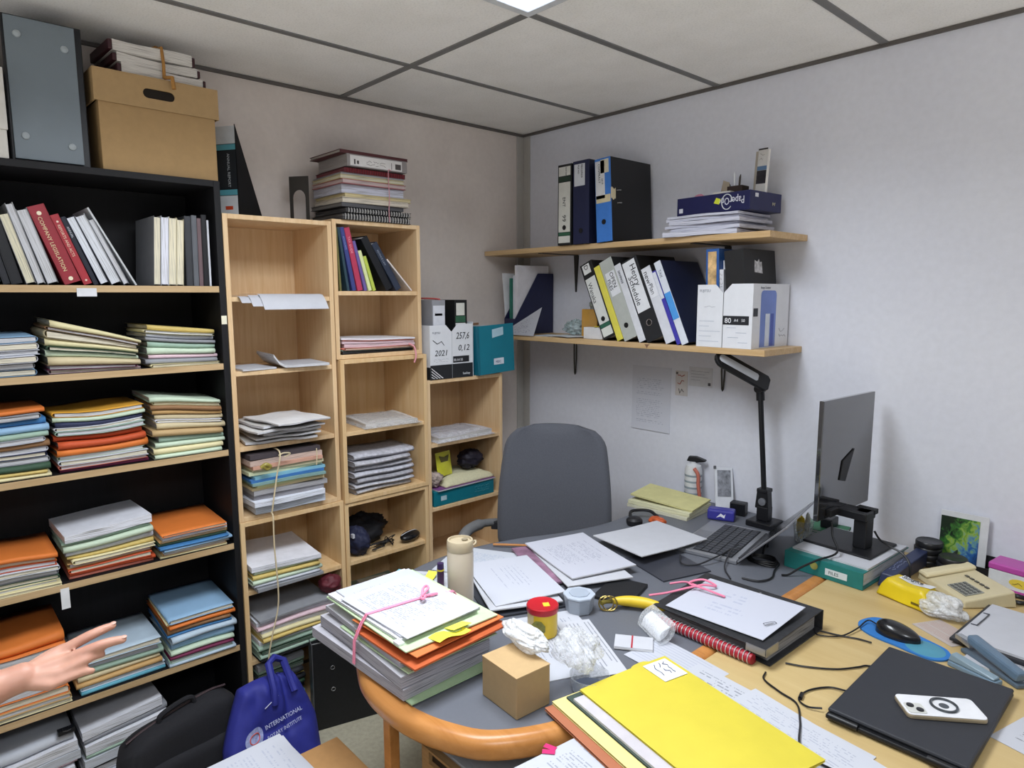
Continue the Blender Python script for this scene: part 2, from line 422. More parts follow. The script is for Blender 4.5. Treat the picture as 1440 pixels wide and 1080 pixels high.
def stack(where, group, y0, y1, z0, ztop, items, x1=.286, d=.25, tilt=(0., 0.), seed=1, wav=.06):
    """items from the bottom up: colour code, weight, how it is folded"""
    R = random.Random(seed)
    tot = sum(i[1] for i in items); k0 = (ztop-z0)/tot
    W = y1-y0; n = len(items)
    prm = []
    for c, t, kd in items:
        prm.append((t*k0, tilt[0]+R.uniform(-.12, .12), tilt[1]+R.uniform(-.10, .10), R.uniform(0, 6.28), R.uniform(.5, 1.3)))
    def Z(k, y, x):
        us = (y-y0)/W-.5; vs = (x1-x)/d-.5
        z = z0
        for t, a, b2, ph, fr in prm[:k]:
            z += t*max(.25, 1+a*us*2+b2*vs*2+wav*math.sin(us*5*fr+ph+vs*2))
        return z
    for k, (c, t, kd) in enumerate(items):
        hx, nm = CN[c]
        dy = R.uniform(-.006, .006); dx = R.uniform(-.010, .010); a = R.uniform(-.03, .03); ws = W*R.uniform(.93, 1.); ds = d*R.uniform(.95, 1.)
        yc = (y0+y1)/2+dy; xc = x1-d/2+dx
        ca, sa = math.cos(a), math.sin(a)
        def P(u, v, s, k=k, yc=yc, xc=xc, ca=ca, sa=sa, ws=ws, ds=ds):
            ly = (u-.5)*ws; lx = (.5-v)*ds
            y = yc+ly*ca+lx*sa; x = xc+lx*ca-ly*sa
            za, zb = Z(k, y, x), Z(k+1, y, x)
            return Vector((x-xc, y-yc, za+.0002+(zb-za-.0012)*s-z0))
        th = prm[k][0]
        pos = 'topmost' if k == n-1 else ('lowest' if k == 0 else ORD[n-1-k]+' from top')
        if kd == 'p':
            o = O('paper_sheaf', MB().slab(lambda u, v: P(u, v, 0), lambda u, v: P(u, v, .96), 8, 5, 0, 1), [mat(hx, .75), pages(hx, '#85837f')], loc=(xc, yc, z0), smooth=True)
            tag(o, '%s paper sheaf, %s in %s' % (nm, pos, where), 'papers', group); continue
        mb = MB()
        r = min(.49, (th*.5)/(ds if kd == 'f' else ws))
        prof = [(1-q*(1-r)/4, 0.) for q in range(5)]+[(r-r*math.sin(PI*q/6), .5-.5*math.cos(PI*q/6)) for q in range(1, 6)]+[(r+q*(1-r)/4, 1.) for q in range(5)]
        if kd == 'f': fn = lambda a_, b_: P(a_, prof[min(len(prof)-1, int(round(b_*(len(prof)-1))))][0], prof[min(len(prof)-1, int(round(b_*(len(prof)-1))))][1])
        elif kd == 'l': fn = lambda a_, b_: P(prof[int(round(b_*(len(prof)-1)))][0], a_, prof[int(round(b_*(len(prof)-1)))][1])
        else: fn = lambda a_, b_: P(1-prof[int(round(b_*(len(prof)-1)))][0], a_, prof[int(round(b_*(len(prof)-1)))][1])
        mb.grid(fn, 8, len(prof)-1)
        o = O('card_folder', mb, mat(hx, .65, var=.06, scale=12), loc=(xc, yc, z0), solid=(.0007 if kd == 'l' else -.0007), smooth=True)
        tag(o, '%s card folder, %s in %s' % (nm, pos, where), 'folder', group)
        if th > .0045:
            e = .03
            O('papers', MB().slab(lambda u, v: P(.03+u*.95, (.05 if kd == 'f' else R.uniform(.012, .016))+v*.93, .14), lambda u, v: P(.03+u*.95, (.05 if kd == 'f' else .014)+v*.93, .84), 6, 4, 0, 1), [mat('#d8d9e0', .75), M_pg if k % 2 else M_pgc], o, smooth=True)
BKW = '%s pile, %s file shelf of black bookcase'
G = 'files in the black bookcase'
def bst(pos, sh, *a, **k): stack(BKW % (pos, sh), G+', %s shelf' % sh, *a, **k)
YA, YB, YC = (-2.385, -2.142), (-2.128, -1.886), (-1.872, -1.657)
# upper file shelf
bst('left', 'upper', *YA, 1.377, 1.492, [('lb', 8, 'r'), ('gr', 7, 'r'), ('wh', 8, 'r'), ('gw', 7, 'l'), ('wh', 9, 'r'), ('lb', 7, 'r')], seed=11)
bst('middle', 'upper', *YB, 1.377, 1.505, [('pk', 4, 'l'), ('ma', 4, 'r'), ('bg', 9, 'f'), ('pg', 6, 'f'), ('dg', 4, 'l'), ('cr', 7, 'f'), ('bg', 8, 'l'), ('br', 4, 'l'), ('cr', 6, 'f')], seed=12, tilt=(-.22, 0))
bst('right', 'upper', *YC, 1.377, 1.50, [('cr', 4, 'l'), ('gr', 6, 'f'), ('pk', 5, 'f'), ('pg', 8, 'f'), ('gg', 7, 'f'), ('gr', 5, 'f'), ('gw', 6, 'f'), ('cr', 4, 'l'), ('oc', 6, 'f')], seed=13, tilt=(-.08, 0))
# second file shelf
bst('left', 'second', *YA, 1.085, 1.283, [('cr', 5, 'f'), ('oc', 5, 'f'), ('dg', 7, 'f'), ('gr', 6, 'r'), ('nv', 5, 'r'), ('wh', 5, 'r'), ('br', 6, 'f'), ('gw', 6, 'r'), ('gg', 6, 'f'), ('lb', 8, 'f'), ('bl', 6, 'f'), ('gr', 6, 'r'), ('or', 6, 'f')], seed=21)
bst('middle', 'second', *YB, 1.085, 1.262, [('ma', 4, 'f'), ('sa', 4, 'l'), ('gw', 6, 'l'), ('pg', 5, 'l'), ('or', 8, 'f'), ('ro', 8, 'f'), ('ro', 8, 'f'), ('gg', 6, 'l'), ('wh', 4, 'l'), ('nv', 6, 'f'), ('pg', 5, 'f'), ('yo', 6, 'l')], seed=22)
bst('right', 'second', *YC, 1.085, 1.272, [('pg', 7, 'f'), ('cr', 8, 'f'), ('pg', 7, 'f'), ('gg', 7, 'f'), ('kr', 9, 'f'), ('bg', 9, 'f'), ('wh', 4, 'l'), ('bg', 7, 'f'), ('tn', 6, 'f'), ('br', 6, 'f'), ('cr', 4, 'l'), ('pg', 6, 'f')], seed=23, tilt=(-.08, 0), x1=.30)
# third file shelf
bst('left', 'third', *YA, .757, .862, [('cr', 4, 'l'), ('cr', 4, 'l'), ('dg', 6, 'r'), ('gr', 8, 'r'), ('gw', 6, 'r'), ('ro', 6, 'l'), ('or', 5, 'l'), ('or', 7, 'f')], seed=31)
bst('middle', 'third', *YB, .757, .905, [('sa', 5, 'f'), ('ro', 5, 'f'), ('ro', 6, 'l'), ('tn', 6, 'r'), ('cr', 6, 'l'), ('oc', 5, 'f'), ('gw', 8, 'f'), ('pg', 8, 'f'), ('gg', 6, 'f'), ('wh', 12, 'p')], seed=32, tilt=(.05, 0))
bst('right', 'third', *YC, .757, .845, [('cr', 5, 'f'), ('tn', 4, 'l'), ('gw', 4, 'l'), ('lb', 5, 'f'), ('bl', 4, 'f'), ('dg', 6, 'f'), ('tn', 4, 'l'), ('wh', 9, 'p'), ('or', 5, 'l')], seed=33, x1=.30)
# fourth file shelf
bst('left', 'fourth', *YA, .387, .605, [('cr', 4, 'l'), ('tn', 5, 'r'), ('or', 8, 'r'), ('or', 8, 'r'), ('ro', 8, 'f'), ('or', 9, 'r'), ('ro', 8, 'f'), ('or', 9, 'r'), ('or', 10, 'f')], seed=41)
bst('middle', 'fourth', *YB, .387, .50, [('te', 5, 'f'), ('pb', 5, 'l'), ('tn', 6, 'f'), ('bg', 6, 'f'), ('gg', 9, 'f'), ('gw', 8, 'l'), ('pb', 7, 'l')], seed=42)
bst('right', 'fourth', *YC, .387, .555, [('pb', 6, 'f'), ('gg', 5, 'l'), ('ma', 5, 'f'), ('pg', 7, 'f'), ('lb', 12, 'f'), ('pb', 9, 'f'), ('bl', 4, 'f'), ('br', 8, 'f'), ('or', 6, 'f'), ('cr', 3, 'l'), ('lb', 7, 'l')], seed=43, x1=.30)
# bottom shelf
bst('left', 'bottom', *YA, .061, .285, [('gw', 10, 'p'), ('wh', 8, 'f'), ('gr', 8, 'f'), ('wh', 10, 'p'), ('pk', 4, 'f'), ('gw', 9, 'p'), ('wh', 10, 'p'), ('gw', 9, 'f')], seed=51)
bst('middle', 'bottom', *YB, .061, .275, [('gr', 9, 'f'), ('gw', 10, 'p'), ('wh', 9, 'p'), ('bk', 4, 'f'), ('gw', 10, 'p'), ('gg', 4, 'f'), ('wh', 12, 'p'), ('gr', 6, 'f'), ('wh', 10, 'p')], seed=52)
# black bulldog clip on the left bottom stack
t = T('bulldog_clip', 'small black bulldog clip on papers of the bottom shelf, far left', 'clip', (.272, -2.165, .286))
O('clip_body', MB().prism([(-.012, 0), (.012, 0), (.010, .012), (-.010, .012)], -.022, .022, 0, Matrix.Rotation(PI/2, 4, 'X')), mat('#15161a', .35), t)
O('clip_arm', MB().tube([(-.004, -.008, .012), (.02, -.01, .016), (.028, 0, .018), (.02, .01, .016), (-.004, .008, .012)], .001, 6), mat('#9a9a9e', .3, 1), t)

# ---------------------------------------------------------------- books standing on the shelves
def book(name, label, cat, group, yb, th, h, lean, zsh, xf, depth, cover, page=None, spine_text=None, open_front=False, dots=None, sub=None, hard=True, wall='L'):
    """standing on z=zsh with its spine to the room (x=xf); lean turns it about x, positive leans its top towards -y"""
    zz0 = zsh+(th*math.sin(-lean) if lean < 0 else 0)
    if wall == 'L': t = T(name, label, cat, (xf-depth/2, yb, zz0), group=group, rot=(lean, 0, 0))
    else: t = T(name, label, cat, (yb, -(xf-depth/2), zz0), group=group, rot=(lean, 0, -PI/2))
    mc = mat(cover, .5); mp = M_pg if page is None else pages(page)
    s = MB(); e = .0025 if hard else .0012; d2 = depth/2
    if open_front:
        s.box(-d2, 0, 0, d2, e, h).box(-d2, th-e, 0, d2, th, h).box(-d2, e, 0, -d2+e, th-e, h)
    else:
        s.box(-d2, 0, 0, d2, e, h).box(-d2, th-e, 0, d2, th, h).box(d2-e, e, 0, d2, th-e, h)
    O('cover', s, mc, t, bevel=.0006)
    pb = MB().box(-d2+(e+.001 if open_front else .004), e, .004, d2-(.003 if open_front else e), th-e, h-.004)
    # pages are stacked across the thickness: turn the block so that the page lines follow the thickness
    me_o = O('pages', MB().box(-d2+.003, .004, -(th-e), d2-.003, h-.004, -e), mp, t, rot=(PI/2, 0, 0))
    if spine_text:
        O_t = text('lettering', spine_text[0], spine_text[1], (d2+.0002, th*.3, h*.86), (0, 0, -1), (0, 1, 0), mat(spine_text[2], .4), t)
    if dots:
        for zz in (h*.06, h*.9): O('spine_ornament', MB().lathe([(.0, 0), (th*.14, 0), (th*.14, .0006), (0, .0006)], 10, 0, Matrix.Translation((d2, th/2, zz)) @ Matrix.Rotation(PI/2, 4, 'Y')), mat(dots, .4), t)
    return t
GB = 'books and bound documents on the black bookcase'
import itertools
def row(items, zsh, xf, group, where, depth=.21):
    cur = None
    for it in items:
        nm, label, cat, yb, th, h, lean, cover = it[:8]; kw = dict(it[8]) if len(it) > 8 else {}
        if cur is None: cur = (yb, lean, th, h)
        else:
            y0, l0, t0, h0 = cur; hm = min(h0*math.cos(l0), h*math.cos(lean))
            dt = math.tan(lean)-math.tan(l0)
            yb = y0+t0/math.cos(l0)+max(hm*dt, 0)+.0008+max(0, t0*math.sin(l0)*-dt)
            cur = (yb, lean, th, h)
        book(nm, label, cat, group, yb, th, h, lean, zsh, xf, kw.pop('depth', depth), cover, **kw)
z = 1.6302
row([
 ('ring_binder', 'grey binder leaning at the far left end of the top book shelf', 'binder', -2.3596, .047, .228, .195, '#6d6f75', {}),
 ('bound_document', 'white paged document second from the far left end of the book shelf', 'document', -2.31, .047, .20, .20, '#2a2b30', {'page': '#d3d4d8', 'open_front': True}),
 ('ring_binder', 'black binder leaning third from the left end of the top book shelf', 'binder', -2.262, .045, .225, .20, '#1c1d22', {}),
 ('bound_document', 'thin black bound document beside the leaning black binder', 'document', -2.214, .016, .222, .21, '#22232a', {}),
 ('spiral_book', 'black spiral book with white comb spine, left of the red volumes', 'book', -2.188, .026, .212, .215, '#17181d', {'page': '#c9cacd'}),
 ('bound_document', 'grey bound document with cream back, third from the black spiral book', 'document', -2.128, .022, .196, .25, '#9c9da0', {'page': '#d8d2b8', 'open_front': True, 'hard': False}),
 ('bound_document', 'tall pale grey bound report next to the comb-spine book', 'document', -2.104, .018, .226, .262, '#a9abb0', {'open_front': True, 'hard': False}),
 ('bound_document', 'grey wire-bound report with pages fanning, left of thick red volume', 'document', -2.084, .026, .212, .28, '#8a8c90', {'open_front': True, 'hard': False}),
 ('law_book', 'thick red hardback with pale lettering on the black bookcase', 'book', -2.040, .042, .224, .335, '#8e2531', {'spine_text': ('COMPANY LEGISLATION', .014, '#d9c9a0'), 'dots': '#e8dcc0'}),
 ('law_book', 'thin red hardback right of the thick red volume', 'book', -1.993, .021, .205, .345, '#a02c36', {'spine_text': ('REPORTS AND ACTS', .010, '#d9c9b0'), 'dots': '#e0d0c0'}),
 ('book', 'narrow black hardback between thin red book and white reports', 'book', -1.968, .012, .202, .355, '#1a1e2c', {'spine_text': ('ANNUAL', .008, '#b9bcc4')}),
 ('bound_document', 'white bound report, right after the narrow black hardback', 'document', -1.950, .022, .205, .375, '#2a3044', {'open_front': True, 'hard': False, 'page': '#d8dce4'}),
 ('bound_document', 'thick pale grey report leaning in the middle of the book shelf', 'document', -1.924, .026, .212, .395, '#b4b7bd', {'open_front': True, 'hard': False, 'page': '#d4d7de'}),
 ('bound_document', 'grey report last before the thin leaning white board', 'document', -1.894, .014, .206, .41, '#9598a0', {'open_front': True, 'hard': False}),
 ('clear_file', 'thin white-edged file leaning steeply over the gap on the book shelf', 'file', -1.872, .005, .248, .47, '#c8cacd', {'hard': False}),
], z, .287, GB, '')
row([
 ('bound_document', 'cream paged document with grey cover, left of the cream set', 'document', -1.8370, .020, .212, -.06, '#7d7e82', {'open_front': True, 'hard': False, 'page': '#e0d8c0'}),
 ('bound_document', 'white paged document, second in the cream set', 'document', -1.8155, .022, .213, -.06, '#d6d8e0', {'open_front': True, 'hard': False, 'page': '#dfe0ea'}),
 ('bound_document', 'cream paged document, third in the cream set', 'document', -1.7920, .022, .212, -.06, '#d8d0b4', {'open_front': True, 'hard': False, 'page': '#e4dcc2'}),
 ('bound_document', 'cream paged document at right end of the cream set', 'document', -1.7685, .020, .208, -.06, '#cfc6aa', {'open_front': True, 'hard': False, 'page': '#e4dcc2'}),
 ('book', 'dark grey hardback right of the cream documents', 'book', -1.7275, .020, .218, -.02, '#33353a', {}),
 ('book', 'mid grey hardback right of the dark grey one', 'book', -1.7065, .016, .222, -.015, '#5d6066', {}),
 ('book', 'slim brownish grey book, second from the side panel', 'book', -1.6895, .012, .214, -.012, '#6a565a', {}),
 ('book', 'black book against the right side panel of the black bookcase', 'book', -1.6765, .016, .226, -.008, '#131318', {}),
 ('book', 'thin white-spined book touching the right side panel of the black bookcase', 'book', -1.6595, .006, .21, -.004, '#c9cbd2', {'hard': False}),
], z, .287, GB, '')
# ---------------------------------------------------------------- on top of the black bookcase
zt = 1.9655
t = T('document_box', 'white carton at the left end of the black bookcase top', 'box', (.17, -2.322, zt))
O('carton_body', B(-.12, -.15, 0, .12, .15, .075), mat('#c9c6be', .7), t, bevel=.002)
O('carton_lid', B(-.123, -.153, .075, .123, .153, .235), mat('#cdcac3', .7), t, bevel=.002)
text('lettering', 'FILE', .022, (.1235, .07, .10), (0, 1, 0), (0, 0, 1), mat('#77736c', .6), t)
t = T('project_case', 'black case with grey front and four round studs beside kraft box', 'case', (.165, -2.065, zt))
O('case_body', B(-.12, -.097, 0, .095, .09, .385), mat('#141519', .4), t, bevel=.003)
pl = O('front_panel', B(.0952, -.090, .008, .103, .072, .38), mat('#6f7980', .45, var=.05, scale=8), t, bevel=.001)
for y, zz in ((-.063, .335), (.045, .318), (-.063, .07), (.045, .055)):
    O('stud', MB().lathe([(0, 0), (.010, 0), (.009, .004), (.004, .006), (0, .0062)], 16, 0, Matrix.Translation((.103, y, zz)) @ Matrix.Rotation(PI/2, 4, 'Y')), mat('#9aa2a6', .35), pl, smooth=True)
# kraft archive box with a lifted lid
t = T('archive_box', 'brown kraft archive box with hand hole on top of the black bookcase', 'box', (.155, -1.785, zt), rz=.02)
M_k = mat('#a5865b', .75, var=.05, scale=40); M_k2 = mat('#a88a60', .75, var=.05, scale=40)
O('box_body', B(-.11, -.165, 0, .115, .165, .20), M_k, t, bevel=.002)
def lid_front():
    mb = MB(); x0, x1 = .1165, .1205; y0, y1, z0, z1 = -.176, .176, .195, .283
    hx0, hx1, hz0, hz1 = -.045, .045, .225, .253
    n = 7; hole = [(hx1-.014+.014*math.cos(a), (hz0+hz1)/2+.014*math.sin(a)) for a in [(-PI/2)+PI*i/n for i in range(n+1)]]+[(hx0+.014+.014*math.cos(a), (hz0+hz1)/2+.014*math.sin(a)) for a in [PI/2+PI*i/n for i in range(n+1)]]
    # outer ring of points matched by angle
    k = len(hole); cx, cz = 0, (hz0+hz1)/2; out = []
    for (y, z_) in hole:
        a = math.atan2((z_-cz)*3.6, y-cx); dx, dz = math.cos(a), math.sin(a)
        s = min((y1/abs(dx)) if abs(dx) > 1e-6 else 9, ((z1-cz)/dz) if dz > 1e-6 else 9, ((z0-cz)/dz) if dz < -1e-6 else 9)
        out.append((dx*s, cz+dz*s))
    def near(p): return min(range(k), key=lambda i: (out[i][0]-p[0])**2+(out[i][1]-p[1])**2)
    for p in ((y0, z0), (y1, z0), (y1, z1), (y0, z1)): out[near(p)] = p
    for xx in (x0, x1): mb.v += [(xx, y, z_) for y, z_ in hole]+[(xx, y, z_) for y, z_ in out]
    for i in range(k):
        j = (i+1) % k
        for f in ((2*k+i, 2*k+k+i, 2*k+k+j, 2*k+j), (i, j, k+j, k+i), (i, 2*k+i, 2*k+j, j), (k+i, k+j, 3*k+j, 3*k+i)):
            mb.f.append(f); mb.mi.append(0)
    return mb
lf = lid_front().box(-.1205, -.176, .195, -.1165, .176, .283).box(-.1165, -.176, .195, .1165, -.172, .283).box(-.1165, .172, .195, .1165, .176, .283).box(-.1205, -.176, .2832, .1205, .176, .2872)
O('box_lid', lf, M_k2, t)
O('hand_hole', B(.1155, -.046, .226, .1162, .046, .252), mat('#1d1610', .9), t)['label'] = 'dark hand hole'
# bundle of white documents with dark covers tied by a brown strap
t = T('document_bundle', 'white documents with maroon ends tied by brown strap on kraft box', 'documents', (.15, -1.775, zt+.2885), rz=.05)
def wavy(w, d, z0, z1, a, ph):
    lo = lambda u, v: Vector(((.5-v)*d, (u-.5)*w, z0+a*math.sin(u*6+ph)*.4)); hi = lambda u, v: Vector(((.5-v)*d, (u-.5)*w, z1+a*math.sin(u*5+ph+1)))
    return MB().slab(lo, hi, 10, 4, 0, 1)
for q, (w_, z0, z1, dy, dx) in enumerate(((.235, .002, .030, .012, .0), (.23, .033, .058, 0, -.004), (.225, .061, .093, -.014, .002))):
    p = O('document_set', wavy(w_, .20, z0, z1, .003, q*1.3), [mat('#cbc7c2', .75), pages('#d2cec8', '#8a8580')], t, loc=(dx, dy, 0), smooth=True)
    O('dark_cover', MB().box(-.09, w_/2+dy*.1, z0+.001, .10, w_/2+.010, z1-.002).box(-.09, -w_/2-.012, z0+.001, .10, -w_/2, z1-.002), mat('#3a1c22', .5), p, bevel=.003)['label'] = 'dark maroon cover ends'
st = [(.108, .01, .008), (.110, .01, .05), (.100, .01, .098), (0, .0, .104), (-.1, 0, .1)]
mb = MB().tube(st, .005, 8)
mb.tube([(.02, .0, .108), (.03, .018, .118), (.02, .04, .116), (.01, .02, .107), (.02, 0, .107)], .006, 8)
mb.tube([(.112, .01, .009), (.146, .02, .004), (.150, .022, -.03)], .006, 8)
O('strap', mb, mat('#a5763a', .7, bump=.3), t, smooth=True)
# magazine file and bookend on the beech unit
zt2 = 1.8655
t = T('magazine_file', 'black magazine file with white and teal spine beside kraft box', 'magazine file', (.166, -1.548, zt2), rz=-1.02)
fl = MB().box(-.004, -.046, 0, .004, .036, .31)
pf = [(0, 0), (-.125, 0), (-.125, .02), (0, .31)]
O('file_box', MB().box(-.004, -.046, 0, .0, .036, .30).prism([(x, z_) for x, z_ in pf], -.036, -.033, 0, Matrix.Rotation(PI/2, 4, 'X')).prism([(x, z_) for x, z_ in pf], .043, .046, 0, Matrix.Rotation(PI/2, 4, 'X')).box(-.125, -.046, 0, -.001, .036, .004), mat('#0f1013', .45), t)
for nm, z0, z1, hx in (('spine_label', .0, .075, '#c9cfd4'), ('spine_label', .075, .095, '#5aa0ae'), ('spine_label', .095, .225, '#20262c'), ('spine_label', .225, .245, '#5aa0ae'), ('spine_label', .245, .305, '#c9cfd4')):
    O(nm, B(.0002, -.044, z0+.002, .0012, .034, z1), mat(hx, .5), t)
text('lettering', 'ANNUAL REPORT', .014, (.0014, -.0, .215), (0, 0, -1), (0, 1, 0), mat('#aeb6bb', .5), t)
O('orange_mark', B(.0012, -.016, .028, .0018, .014, .04), mat('#c2482a', .5), t)['label'] = 'orange-red mark on spine'
t = T('bookend', 'grey steel arch bookend standing on the beech bookcase', 'bookend', (.10, -1.262, zt2), rz=-.95)
ar = [(-.04, 0), (-.04, .18), (.04, .18), (.04, 0), (.026, 0), (.026, .09)]+[(.026*math.cos(PI*i/8), .10+.03*math.sin(PI*i/8)) for i in range(9)]+[(-.026, .09), (-.026, 0)]
O('bookend_plate', MB().prism(ar, -.001, .001, 0, Matrix.Rotation(PI/2, 4, 'Z') @ Matrix.Rotation(PI/2, 4, 'X')), mat('#45423f', .45, .3), t)
O('bookend_foot', B(0, -.04, 0, .09, .04, .0015), mat('#45423f', .45, .3), t)

# ---------------------------------------------------------------- tall tied stack on the middle beech unit
where = 'tied stack on the leaning-books unit'
zs = 1.8755
lay = [('spiral_book', 'black spiral-bound book, second lowest of stack above leaning books', .24, .012, '#1a1b1e', None),
       ('bound_document', 'black comb-bound book at the bottom of stack above leaning books', .25, .012, '#141517', None)]
def flat(name, label, cat, cx, cy, z0, w, d, t_, cover, page='#cfcdc8', rz=0., open_=True, group=None, title=None):
    """a document lying flat: two boards and its pages"""
    t = T(name, label, cat, (cx, cy, z0), rz=rz, group=group)
    e = min(.0016, t_*.18)
    mb = MB().box(-d/2, -w/2, 0, d/2, w/2, e).box(-d/2, -w/2, t_-e, d/2, w/2, t_)
    if not open_: mb.box(d/2-e, -w/2, e, d/2, w/2, t_-e)
    O('cover', mb, mat(cover, .55), t)
    O('pages', B(-d/2+.003, -w/2+.003, e, d/2-(.003 if open_ else e), w/2-.003, t_-e), pages(page, '#77736e'), t)
    return t
z = zs
GS = 'documents stacked on the leaning-books unit'
spec = [('comb_bound_book', 'black comb-bound book at the bottom of the tall document stack', 'book', .30, .018, '#16171a', '#3a3a3c', True),
        ('comb_bound_book', 'black comb-bound book, second from bottom of the tall document stack', 'book', .29, .014, '#1b1c20', '#3a3a3c', True),
        ('document_file', 'dark grey file above the comb-bound books of the tall document stack', 'file', .27, .012, '#4d4d50', '#6a6866', False),
        ('document_file', 'beige paper file with pale edges in lower half of tall document stack', 'file', .285, .016, '#bdb3a2', '#c9c0b0', True),
        ('card_folder', 'cream card folder sticking out to the right of tall document stack', 'folder', .29, .012, '#c9b887', '#cbbd92', True),
        ('document_file', 'bluish white file in the middle of the tall document stack', 'file', .27, .026, '#a5a7b6', '#c0c2cf', True),
        ('document_file', 'pinkish file with red line above the bluish white file', 'file', .275, .013, '#a66a6c', '#b9a6a4', True),
        ('card_folder', 'straw yellow folder under the red comb-bound report', 'folder', .27, .012, '#b8ab74', '#c5bfa8', True),
        ('document_file', 'grey file just below the red comb-bound report', 'file', .27, .008, '#8f8b90', '#b0acab', True),
        ('comb_bound_report', 'dark red comb-bound report near the top of the tall stack', 'book', .26, .014, '#5c1d24', '#73333a', False),
        ('lever_file', 'white-spined lever file on top of the tall document stack', 'binder', .255, .036, '#8a8483', '#9c9694', False),
        ('hardback_book', 'flat maroon hardback lying topmost on the tall document stack', 'book', .29, .010, '#4e2427', '#a79f98', False)]
R = random.Random(5); spec = [q[:4]+(q[4], )+q[5:] for q in spec]
for nm, lb, ct, w_, th, cv, pg, op in spec:
    th *= 1.2
    dy = R.uniform(-.012, .012)+(.02 if 'cream card' in lb else 0); dx = R.uniform(-.008, .012)
    o = flat(nm, lb, ct, .185+dx, -1.055+dy-(.01 if 'maroon' in lb else 0), z, w_, .235, th, cv, pg, R.uniform(-.03, .03), op, GS)
    if 'comb' in nm:
        cb = MB()
        for i in range(24):
            y = -w_/2+.012+i*(w_-.024)/23
            cb.tube([(.1175+.004*math.cos(a), y, th/2+(th/2-.0004)*math.sin(a)) for a in [-1.5+3*q/6 for q in range(7)]], .0014, 5)
        O('comb_binding', cb, mat('#b9b7b4' if 'black' in lb else '#7a1f28', .4), o)
    if nm == 'lever_file':
        O('spine_label', B(.1176, -.115, .003, .1184, .105, th-.004), mat('#d3d0ce', .6), o)
        O('spine_mark', MB().box(.1184, -.10, .008, .119, -.094, .026).box(.1184, -.088, .010, .119, -.08, .022).box(.1184, .058, .006, .1188, .060, .03).box(.1184, .075, .008, .1188, .1, .028), mat('#4a4444', .6), o)
        scribble('handwriting', (.1186, -.05, .006), (0, 1, 0), (0, 0, 1), .085, .024, mat('#5b5556', .6), o, 2, 4)
    z += th+(.0042 if 'comb' in nm else .0008)
mb = MB()
pk = catmull([(.312, -1.00, zs+.002), (.318, -1.005, zs+.05), (.312, -.998, zs+.09), (.316, -1.003, z-.062), (.313, -.99, z-.055)], 5)
tag(O('tie_string', MB().tube([p-Vector((.31, -1.0, zs)) for p in pk], .0018, 6), mat('#c08a92', .7), loc=(.31, -1.0, zs)), 'pink tape tied around the front of the tall document stack', 'string')

# leaning books in the top beech cell
z = 1.6155
GL = 'leaning books in the top beech cell'
row([
 ('spiral_notebook', 'olive spiral notebook against the left side of the top beech cell', 'notebook', -1.207, .008, .23, .05, '#6f6a3c', {'page': '#b9b49a'}),
 ('book', 'slim dark teal book, second from the left in the top beech cell', 'book', -1.190, .010, .234, .145, '#2c4450', {}),
 ('book', 'dark blue book left of the crimson book', 'book', -1.167, .016, .236, .19, '#39427e', {'spine_text': ('ACCOUNTS', .009, '#8f9ad0')}),
 ('book', 'crimson hardback book in the top beech cell', 'book', -1.137, .022, .236, .21, '#b23a58', {'spine_text': ('TAX GUIDE', .012, '#e7a6b0')}),
 ('book', 'purple book behind the small lime book', 'book', -1.104, .012, .19, .24, '#6b5a9a', {}),
 ('book', 'small white and lime book leaning right of the crimson book', 'book', -1.078, .014, .155, .27, '#d5dca2', {'depth': .2}),
 ('book', 'small lime green book beside the white and lime one', 'book', -1.053, .013, .135, .30, '#b6c552', {'depth': .2}),
], z, .288, GL, '')
row([
 ('ring_binder', 'black binder leaning strongly behind the navy hardback', 'binder', -1.005, .030, .222, .50, '#14161c', {}),
 ('book', 'navy hardback with grey spine leaning in the top beech cell', 'book', -.965, .026, .205, .545, '#2d3547', {'spine_text': ('REVENUE LAW', .010, '#8d95a4')}),
 ('clear_file', 'thin white-edged file slumped at the right of the top beech cell', 'file', -.885, .006, .165, .75, '#d8cfcc', {'hard': False}),
], z, .285, GL, '')
# ---------------------------------------------------------------- papers in the beech units
M_white = mat('#dfe1e9', .75, var=.03, k_=KP); M_pr = printed('#dfe1ea'); M_pr2 = printed('#dde0ea', rows=30, fill=.45, dens=.5, my=.1); M_offw = mat('#d3cfc6', .75, var=.05)
def loose(name, label, cat, cx, cy, z, w, d, rz, m, fn=None, group=None, th=.0006, nu=10, nv=10, parent=None, mside=None):
    """one sheet (or thin sheaf of thickness th); fn(a,b) gives extra height, a,b run -1..1 along local x,y"""
    f = fn or (lambda a, b: 0.)
    lo = lambda u, v: Vector(((u-.5)*w, (v-.5)*d, f(2*u-1, 2*v-1))); hi = lambda u, v: Vector(((u-.5)*w, (v-.5)*d, f(2*u-1, 2*v-1)+th))
    o = O(name, MB().slab(lo, hi, nu, nv, 0, 1), [m, mside or (M_white if th < .002 else M_pg)], parent, loc=(cx, cy, z), rz=rz, smooth=True)
    if label: tag(o, label, cat, group)
    return o
